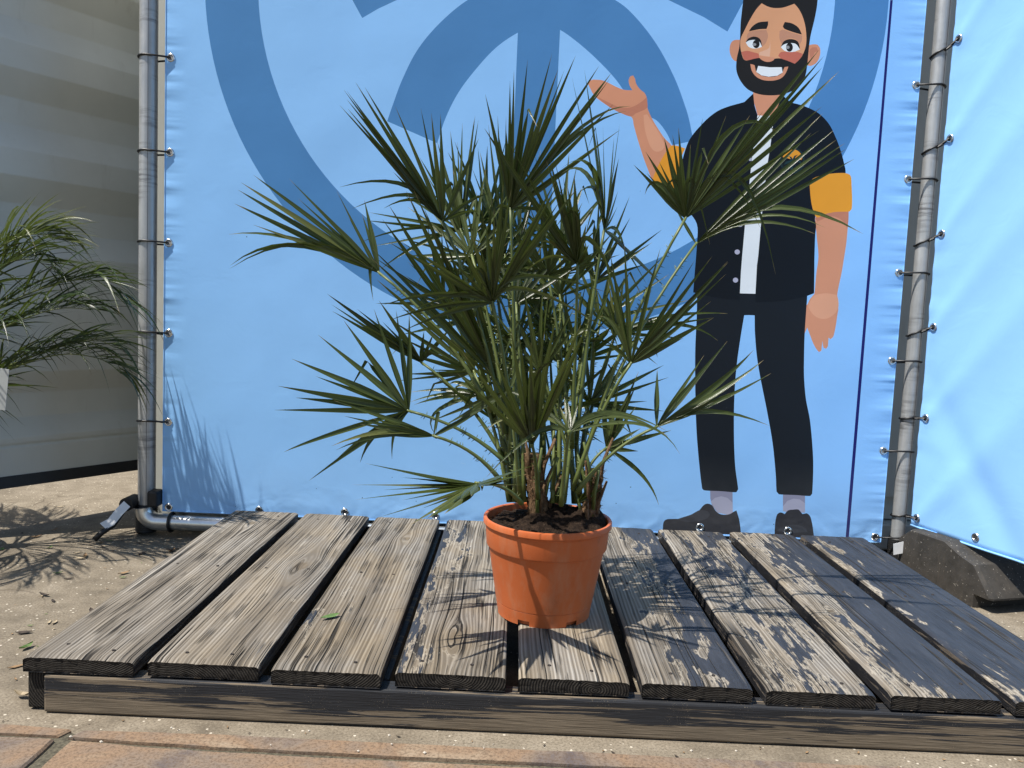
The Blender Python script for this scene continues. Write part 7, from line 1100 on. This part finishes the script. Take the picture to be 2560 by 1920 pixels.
([0.8242,0.5,0.6093],[0.8606,0.3751,0.3301],0.45,0.0155,[([0.6856,0.4794,0.5271],None),([0.6854,0.4828,0.5595],None),([0.6484,0.4848,0.6079],None),([0.666,0.4921,0.6624],None),([0.6851,0.4982,0.7049],None),([0.7052,0.5042,0.7445],None),([0.7568,0.509,0.7486],None),([0.7592,0.5151,0.8032],None),([0.8405,0.5168,0.7539],None),([0.8789,0.5188,0.7424],None),([0.8937,0.5167,0.7103],None)]),
([0.9728,0.5,0.644],[0.9666,0.3183,0.3457],0.45,0.0155,[([0.8455,0.4908,0.7365],None),([0.863,0.4756,0.7807],None),([0.8779,0.4647,0.8115],None),([0.9402,0.4598,0.7991],None),([0.9566,0.4542,0.8108],None),([1.0022,0.4436,0.8257],None),([1.0309,0.4456,0.8054],None),([1.0633,0.4555,0.7554],None),([1.0934,0.4536,0.748],None)]),
([0.8456,0.38,0.7673],[0.8813,0.3233,0.3433],0.45,0.0155,[([0.7433,0.4576,0.9026],None),([0.7694,0.4378,0.868],None),([0.7808,0.4525,0.9138],None),([0.8226,0.4407,0.9103],None),([0.8466,0.4374,0.9174],None),([0.8653,0.4545,0.9744],None),([0.9159,0.4307,0.9455],None),([0.93,0.415,0.9138],None),([0.9389,0.4015,0.8843],None),([0.986,0.3817,0.8636],None),([0.9453,0.3788,0.8295],None)]),
([0.9131,0.4,0.8318],[0.9931,0.3537,0.3384],0.45,0.0155,[([0.7531,0.4101,0.8586],None),([0.7948,0.3932,0.9026],None),([0.7951,0.3749,0.968],None),([0.8206,0.3677,0.9839],None),([0.8837,0.356,1.0008],None),([0.9251,0.3496,1.0073],None),([0.9766,0.3498,0.9865],None),([1.0188,0.3579,0.941],None),([1.0153,0.373,0.8883],None),([1.0656,0.369,0.8827],None)]),
([0.7703,0.46,0.8197],[0.8773,0.3587,0.3347],0.45,0.0155,[([0.6123,0.4826,0.8607],None),([0.6543,0.4678,0.8805],None),([0.6527,0.452,0.9371],None),([0.6744,0.4316,0.9921],None),([0.7248,0.4233,0.9827],None),([0.7607,0.4147,0.9858],None),([0.7833,0.4079,0.9922],None),([0.856,0.3898,1.0002],None),([0.8492,0.4045,0.9539],None),([0.8762,0.4069,0.9251],None),([0.8935,0.4118,0.895],None),([0.9082,0.415,0.8723],None)])]
SPROUTS = [([0.9966,0.34,0.3418],[1.0298,0.32,0.4021]),([0.9982,0.33,0.346],[1.0493,0.31,0.3852]),([0.9397,0.33,0.3575],[0.9436,0.31,0.4538]),([0.9043,0.37,0.3377],[0.8793,0.35,0.5527]),([0.9538,0.4,0.3512],[0.908,0.38,0.5506]),([0.9298,0.42,0.3411],[0.9038,0.4,0.5572]),([0.9419,0.43,0.344],[0.9614,0.41,0.5767])]
FEATHER = [[[-0.6439,0.8,0.7742],[-0.5778,0.8,0.8479],[-0.5124,0.8,0.8892],[-0.4659,0.82,0.9071],[-0.4274,0.84,0.8945]],[[-0.7101,0.86,0.6182],[-0.6128,0.85,0.6894],[-0.4969,0.84,0.7472],[-0.3893,0.84,0.7848],[-0.3064,0.84,0.7851],[-0.2443,0.86,0.7277]],[[-0.6541,0.78,0.6117],[-0.5671,0.78,0.6371],[-0.4585,0.78,0.6849],[-0.3834,0.8,0.7099],[-0.3179,0.82,0.7075]],[[-0.7548,0.92,0.4527],[-0.6613,0.92,0.5103],[-0.5682,0.92,0.5537],[-0.4778,0.93,0.5919],[-0.376,0.95,0.6189],[-0.3226,0.96,0.5975]],[[-0.7153,0.88,0.4583],[-0.612,0.88,0.5142],[-0.5092,0.88,0.5585],[-0.4183,0.89,0.579],[-0.3266,0.9,0.5654],[-0.2849,0.92,0.5256]],[[-0.7137,0.9,0.7306],[-0.6446,0.9,0.79],[-0.5874,0.9,0.8318],[-0.5193,0.9,0.8404],[-0.4741,0.9,0.8086]]]

palm = thing('potted_fan_palm', 'spiky green fan palm in a terracotta plastic pot standing on the deck', 'potted palm')
PX, PYY, PZ = 0.934, 0.325, GZ + 0.001
NSEG = 96
pot_prof = [(0.100, 0.0), (0.1012, 0.011), (0.1016, 0.013), (0.1040, 0.0285), (0.1032, 0.0293), (0.1046, 0.0303), (0.1245, 0.1455), (0.1249, 0.1470), (0.1292, 0.1490), (0.1302, 0.1515), (0.1330, 0.1905), (0.1332, 0.1925), (0.1370, 0.1945), (0.1382, 0.1965), (0.1384, 0.2060), (0.1372, 0.2085), (0.1325, 0.2088), (0.1305, 0.2070), (0.1290, 0.190), (0.1240, 0.150), (0.0975, 0.013)]
v = []; f = []
gapc = [R(-90 + 60 * i + 30 + 4) for i in range(6)]
for r_, z_ in pot_prof:
    for q in range(NSEG):
        a = 2 * math.pi * q / NSEG; v.append((r_ * math.cos(a), r_ * math.sin(a), z_))
for i in range(len(pot_prof) - 1):
    for q in range(NSEG):
        a = 2 * math.pi * (q + 0.5) / NSEG
        if i == 0 and any(abs((a - g_ + math.pi) % (2 * math.pi) - math.pi) < R(8.5) for g_ in gapc): continue
        f.append((i*NSEG+q, i*NSEG+(q+1) % NSEG, (i+1)*NSEG+(q+1) % NSEG, (i+1)*NSEG+q))
f.append(tuple((len(pot_prof)-1)*NSEG+q for q in range(NSEG)))
pot = mesh_obj('pot', v, f, M_POT, palm, True)
pot.data.set_sharp_from_angle(angle=R(28)); pot.location = (PX, PYY, PZ)
mb = MB(); mb.lathe([(0.092, 0.0006), (0.093, 0.012), (0.0, 0.0125)], 48); fo = mb.build('foot_ring', M_POT, pot, True)
# soil, mounded round the stems
nr, na = 34, 90
v = []; f = []
stems = [(aX, aY) for (_, (aX, aY, _z), *_r) in FRONDS if _z < 0.34]
for i in range(nr):
    rr = 0.1285 * (i / (nr - 1))
    for q in range(na):
        a = 2 * math.pi * q / na
        x = rr * math.cos(a); y = rr * math.sin(a)
        h_ = 0.197 + 0.010 * noise.noise(Vector((x * 22, y * 22, 4))) + 0.007 * noise.noise(Vector((x * 70, y * 70, 9))) + 0.004 * noise.noise(Vector((x * 190, y * 190, 2)))
        for (cx, cy, am) in ((0.925, 0.33, 0.030), (1.035, 0.345, 0.026), (0.98, 0.36, 0.022)):
            d2 = ((PX + x - cx) ** 2 + (PYY + y - cy) ** 2) / 0.0018
            h_ += am * math.exp(-d2)
        if i >= nr - 3: h_ -= 0.005 * (i - nr + 4)
        v.append((PX + x, PYY + y, PZ + h_))
for i in range(nr - 1):
    for q in range(na):
        f.append((i*na+q, (i+1)*na+q, (i+1)*na+(q+1) % na, i*na+(q+1) % na))
mesh_obj('soil', v, f, M_SOIL, palm, True)
mb = MB(); cr_ = random.Random(5)
for i in range(420):
    a = cr_.uniform(0, 6.28); rr = 0.124 * math.sqrt(cr_.random()); s = cr_.uniform(0.0012, 0.0042)
    x = PX + rr * math.cos(a); y = PYY + rr * math.sin(a); z_ = PZ + 0.190 + cr_.uniform(0, 0.010)
    d = Vector((cr_.uniform(-1, 1), cr_.uniform(-1, 1), cr_.uniform(-.4, .4))).normalized() * s * cr_.choice((1, 1, 2.6))
    e_ = Vector((cr_.uniform(-1, 1), cr_.uniform(-1, 1), cr_.uniform(-1, 1))).normalized() * s * 0.6
    P = Vector((x, y, z_)); mb.add([P - d, P + e_, P + d, P - e_, P + Vector((0, 0, s * 0.7))], [(0, 1, 4), (1, 2, 4), (2, 3, 4), (3, 0, 4), (3, 2, 1, 0)])
tag(mb.build('soil_crumbs', M_SOIL, palm), kind='stuff')
# fibrous trunks
def trunk(p0, p1, r0, r1, seed):
    rr = random.Random(seed); n1, n2 = 26, 26
    P0, P1 = Vector(p0), Vector(p1)
    v = []; f = []
    for i in range(n1):
        t = i / (n1 - 1); c = P0.lerp(P1, t); r_ = r0 + (r1 - r0) * t
        for q in range(n2):
            a = 2 * math.pi * q / n2
            k_ = 1 + 0.22 * noise.noise(Vector((math.cos(a) * 2.5, math.sin(a) * 2.5, t * 9 + seed))) + 0.22 * noise.noise(Vector((math.cos(a) * 7, math.sin(a) * 7, t * 26 + seed)))
            v.append(c + Vector((math.cos(a), math.sin(a), 0)) * r_ * k_)
    for i in range(n1 - 1):
        for q in range(n2): f.append((i*n2+q, i*n2+(q+1) % n2, (i+1)*n2+(q+1) % n2, (i+1)*n2+q))
    f.append(tuple((n1-1)*n2+q for q in range(n2)))
    o = mesh_obj('trunk', v, f, M_FIB, palm, True)
    h_ = MB()
    for i in range(620):
        t = rr.random(); a = rr.uniform(0, 6.28); c = P0.lerp(P1, t); r_ = (r0 + (r1 - r0) * t)
        n_ = Vector((math.cos(a), math.sin(a), 0)); s_ = c + n_ * r_ * 0.85
        d = (n_ * rr.uniform(0.3, 1.0) + Vector((rr.uniform(-.6, .6), rr.uniform(-.6, .6), rr.uniform(-.4, 1.0)))).normalized() * rr.uniform(0.006, 0.018)
        w_ = Vector((-n_.y, n_.x, rr.uniform(-.5, .5))) * rr.choice((0.0006, 0.0008, 0.002))
        h_.add([s_ - w_, s_ + w_, s_ + d], [(0, 1, 2)])
    tag(h_.build('fibre', M_FIB, o), kind='stuff')
    for i in range(9):
        a = rr.uniform(R(150), R(390)); t = 0.1 + 0.8 * i / 9; c = P0.lerp(P1, t); n_ = Vector((math.cos(a), math.sin(a), 0)); r_ = r0 + (r1 - r0) * t
        lb = MB(); L_ = rr.uniform(0.05, 0.10)
        lb.tube([c + n_ * r_ * 0.6 - Vector((0, 0, 0.02)), c + n_ * (r_ * 1.0) + Vector((0, 0, L_ * 0.4)), c + n_ * (r_ * 1.0 + L_ * 0.22) + Vector((0, 0, L_))], [0.0085, 0.0075, 0.004 if i % 3 else 0.0055], 8, False, True, 0.6)
        lb.build('leaf_base', M_PET if i % 2 else M_FIB, o, True)
trunk((0.920, 0.33, PZ + 0.185), (0.893, 0.33, PZ + 0.345), 0.023, 0.017, 3)
trunk((1.022, 0.335, PZ + 0.180), (1.036, 0.34, PZ + 0.315), 0.022, 0.015, 8)

def leaflet_geo(p0, p2, via, width, nrm, twist, seed, ns=9, fold=0.55, snap=0.0):
    """a folded blade from hub p0 to tip p2; nrm is the normal of the fan"""
    rr = random.Random(seed)
    p0, p2 = Vector(p0), Vector(p2)
    L = (p2 - p0).length
    if via is None:
        c = p0.lerp(p2, 0.5) + Vector((rr.uniform(-1, 1), rr.uniform(-1, 1), rr.uniform(-.5, 1.0))) * (0.010 * L) + nrm * (rr.uniform(-.02, .02) * L)
    else:
        c = Vector(via) * 2 - (p0 + p2) * 0.5
    v = []; uv = []; f = []
    wide = width * (0.58 + 0.34 * rr.random()) * (1.0 if L > 0.13 else 0.85)
    tw0 = rr.uniform(-twist, twist); tw1 = tw0 + rr.uniform(-twist, twist) * 0.7
    peak = rr.uniform(0.30, 0.46) if L < 0.32 else rr.uniform(0.45, 0.55)
    tp = 1.2 if L < 0.32 else 1.7
    kink = rr.uniform(0.5, 0.78) if (via is None and rr.random() < snap) else 2.0
    kd = rr.uniform(0.5, 1.2)
    pk_ = None
    for i in range(ns + 1):
        t = i / ns
        p = p0 * (1 - t) ** 2 + c * (2 * t * (1 - t)) + p2 * t * t
        d = ((c - p0) * (1 - t) + (p2 - c) * t).normalized()
        if t > kink:      # a blade that has snapped over and hangs
            if pk_ is None: pk_ = p.copy(); t0_ = t; dk = (d * 0.55 + Vector((0, 0, -kd))).normalized()
            p = pk_ + dk * (L * (t - t0_)); d = dk
        if t < peak: w = 0.20 + 0.80 * math.sin(math.pi / 2 * t / peak) ** 0.95
        else: w = max(0.0, 1 - ((t - peak) / (1 - peak)) ** tp)
        w = wide * (w + 0.015)
        s = d.cross(nrm)
        if s.length < 0.1: s = d.cross(Vector((0.3, 0.2, 1)))
        s.normalize()
        s = Quaternion(d, tw0 + (tw1 - tw0) * t) @ s
        up = s.cross(d).normalized()
        k_ = fold * (1.25 - 0.8 * t)
        v += [p - s * (w * 0.5) + up * (w * 0.5 * k_), p, p + s * (w * 0.5) + up * (w * 0.5 * k_)]
        uv += [(0, t), (0.5, t), (1, t)]
    for i in range(ns):
        for q in range(2): f.append((i*3+q, i*3+q+1, i*3+q+4, i*3+q+3))
    return v, f, uv
JOINED = {19, 20, 21, 24} | set(range(26, 60))
def petiole_geo(mb, base, hub, bend, r0, r1, thorns, rr, n_=9):
    B, H_ = Vector(base), Vector(hub)
    mid = B.lerp(H_, 0.55) + bend
    pts = []; rad = []
    for i in range(n_ + 1):
        t = i / n_
        pts.append(B * (1 - t) ** 2 + mid * (2 * t * (1 - t)) + H_ * t * t)
        rad.append(r1 + (r0 - r1) * (1 - t) ** 2.2)
    mb.tube(pts, rad, 8, False, True, 0.72)
    if thorns:
        L = (H_ - B).length
        for i in range(int(L / 0.011)):
            t = rr.uniform(0.08, 0.92); p = B * (1 - t) ** 2 + mid * (2 * t * (1 - t)) + H_ * t * t
            d = ((mid - B) * (1 - t) + (H_ - mid) * t).normalized()
            s = d.cross(Vector((0, -1, 0.15))).normalized() * rr.choice((-1, 1))
            r_ = r1 + (r0 - r1) * (1 - t) ** 2.2
            a = p + s * r_ * 0.8; tip = p + s * (r_ + rr.uniform(0.004, 0.008)) + d * rr.uniform(0.0, 0.004)
            q = d * 0.0011; w_ = s.cross(d) * 0.0009
            mb.add([a - q, a + q, a + w_, tip], [(0, 1, 3), (1, 2, 3), (2, 0, 3)])
seed = 0
for fi, (hub, base, tw, wd, leaves) in enumerate(FRONDS):
    rr = random.Random(500 + fi)
    Hb = Vector(hub)
    # normal of the fan from its spread of tips
    A = np.array([np.array(l[0]) - np.array(hub) for l in leaves]); 
    _, _, vt = np.linalg.svd(A)
    nrm = Vector(vt[2]);
    if nrm.y > 0: nrm = -nrm
    mb = MB()
    out = Vector((hub[0] - base[0], hub[1] - base[1], 0))
    petiole_geo(mb, base, hub, Vector((-out.x * 0.16, -out.y * 0.16, 0.02)), 0.0100 if base[2] < 0.34 else 0.0078, 0.0042, True, rr)
    # the little tongue where the leaflets meet
    mb.tube([Hb - (Hb - Vector(base)).normalized() * 0.008, Hb + (Hb - Vector(base)).normalized() * 0.004], [0.0034, 0.0045], 8, False, True, 0.6)
    fr = mb.build('frond', M_PET, palm, True)
    jb = MB(); juv = []
    for li_, (tip, via) in enumerate(leaves):
        seed += 1
        L = (Vector(tip) - Hb).length
        v, f, uv = leaflet_geo(hub, tip, via, wd * (1.0 if fi in (7, 11, 15) else 0.88), nrm, tw, seed, snap=0.0 if li_ < NOWN[fi] else 0.22)
        if fi in JOINED or li_ >= NOWN[fi]:
            jb.add(v, f); juv += uv
        else:
            mesh_obj('leaflet', v, f, M_LEAF, fr, True, None, uv)
    if jb.f:
        o = mesh_obj('leaflet_fan', jb.v, jb.f, M_LEAF, fr, True, None, juv)
for i, (b0, t0) in enumerate(SPROUTS):
    v, f, uv = leaflet_geo(b0, t0, None, 0.012 if i < 3 else 0.010, Vector((0.2, -1, 0)), 0.4, 900 + i, 8, 0.9)
    mesh_obj('shoot', v, f, M_LEAF, palm, True, None, uv)
# the white plant label half hidden among the leaves
mb = MB(); mb.add([(-0.014, 0, 0.012), (0.014, 0, 0.02), (0.018, -0.004, -0.010), (-0.015, -0.003, -0.013), (-0.014, 0.001, 0.012), (0.014, 0.001, 0.02), (0.018, -0.003, -0.010), (-0.015, -0.002, -0.013)],
                  [(0, 3, 2, 1), (4, 5, 6, 7), (0, 1, 5, 4), (1, 2, 6, 5), (2, 3, 7, 6), (3, 0, 4, 7)])
o = mb.build('plant_label', M_WHITE); o.location = (0.800, 0.47, 0.845)
tag(o, 'small white plant label half hidden behind the palm leaves', 'label')

# ------------------------------------------------------------------ feathery palm at the left edge
feather = thing('feather_palm', 'feathery arching palm reaching in from the left in front of the container door', 'palm')
CROWN = Vector((-0.86, 0.80, 0.52))
mb = MB(); mb.lathe([(0.10, 0.0), (0.135, 0.22), (0.142, 0.24), (0.142, 0.26), (0.13, 0.262), (0.125, 0.23), (0.0, 0.228)], 40); po = mb.build('pot', M_BLACK, feather, True); po.location = (-0.88, 0.80, 0.002)
mb = MB(); mb.tube([(-0.88, 0.80, 0.22), (-0.87, 0.80, 0.38), (-0.86, 0.80, 0.56)], [0.035, 0.04, 0.025], 16); mb.build('trunk', M_FIB, feather, True)
def rachis_curve(P, n_=24):
    P = [Vector(p) for p in P]; out = []
    Q = [P[0]] + P + [P[-1]]
    per = max(2, n_ // (len(P) - 1))
    for i in range(1, len(Q) - 2):
        for q in range(per):
            t = q / per; a, b, c, d = Q[i-1], Q[i], Q[i+1], Q[i+2]
            out.append(0.5 * ((2 * b) + (c - a) * t + (2*a - 5*b + 4*c - d) * t * t + (3*b - a - 3*c + d) * t ** 3))
    out.append(P[-1]); return out
def feather_frond(path, nl, joined, seed, lmax=0.22, start=0.25):
    rr = random.Random(seed)
    pts = rachis_curve(path)
    mb = MB(); k = len(pts)
    mb.tube(pts, [0.0042 * (1 - 0.8 * i / (k - 1)) for i in range(k)], 6)
    fr = mb.build('frond', M_PET, feather, True)
    jb = MB(); juv = []
    for i in range(nl):
        t = start + (1 - start) * (i + rr.random() * 0.6) / nl
        x = t * (k - 1); a = min(k - 2, int(x)); p = pts[a].lerp(pts[a + 1], x - a)
        d = (pts[min(k - 1, a + 2)] - pts[max(0, a - 1)]).normalized()
        sd = 1 if i % 2 else -1
        upv = Vector((0, 0, 1)) - d * d.z
        upv.normalize(); lat = d.cross(upv).normalized() * sd
        L = lmax * (0.55 + 0.45 * math.sin(math.pi * min(1, 0.2 + 0.85 * (t - start) / (1 - start)))) * rr.uniform(0.75, 1.1)
        q = (d * rr.uniform(0.8, 1.3) + lat * rr.uniform(0.4, 0.85) + upv * rr.uniform(-0.05, 0.5)).normalized()
        tip = p + q * L + Vector((0, 0, -1)) * (L * rr.choice((0.05, 0.12, 0.2, 0.5)))
        via = p + q * (L * 0.52) + Vector((0, 0, L * 0.02))
        v, f, uv = leaflet_geo(p, tip, via, rr.uniform(0.0075, 0.0110), (upv + lat * 0.3).normalized(), 0.7, seed * 1000 + i, 7, 0.3)
        if joined: jb.add(v, f); juv += uv
        else: mesh_obj('leaflet', v, f, M_FEATHER, fr, True, None, uv)
    if joined: mesh_obj('leaflet_fan', jb.v, jb.f, M_FEATHER, fr, True, None, juv)
for i, P in enumerate(FEATHER):
    c = CROWN + Vector((0, 0, 0.02 * i))
    feather_frond([c, c.lerp(Vector(P[0]), 0.5) + Vector((0, 0, 0.05))] + P, 80, i not in (1, 3, 4), 40 + i, 0.235)
fr_ = random.Random(31)
for i in range(20):
    a = R(fr_.uniform(80, 285)); L_ = fr_.uniform(0.30, 0.48) * (1.0 if math.cos(a) < 0 else 0.55)
    dz = fr_.uniform(-0.05, 0.42)
    e_ = CROWN + Vector((L_ * math.cos(a), L_ * math.sin(a) * 0.9, dz))
    feather_frond([CROWN, CROWN.lerp(e_, 0.5) + Vector((0, 0, 0.10)), e_, e_ + Vector((0.12 * math.cos(a), 0.12 * math.sin(a), -0.06))], 54, True, 80 + i, 0.21)
mb = MB(); mb.box(-0.012, 0.012, -0.0012, 0.0, -0.055, 0.055)
o = mb.build('plant_label', plain('frosted_label', (0.40, 0.42, 0.41), 0.5, 0.0, 0.05), None, False, 0.0004); o.location = (-0.498, 0.72, 0.490); o.rotation_euler = (0, R(6), 0)
tag(o, 'pale plant label hanging at the left edge below the feathery palm', 'label')
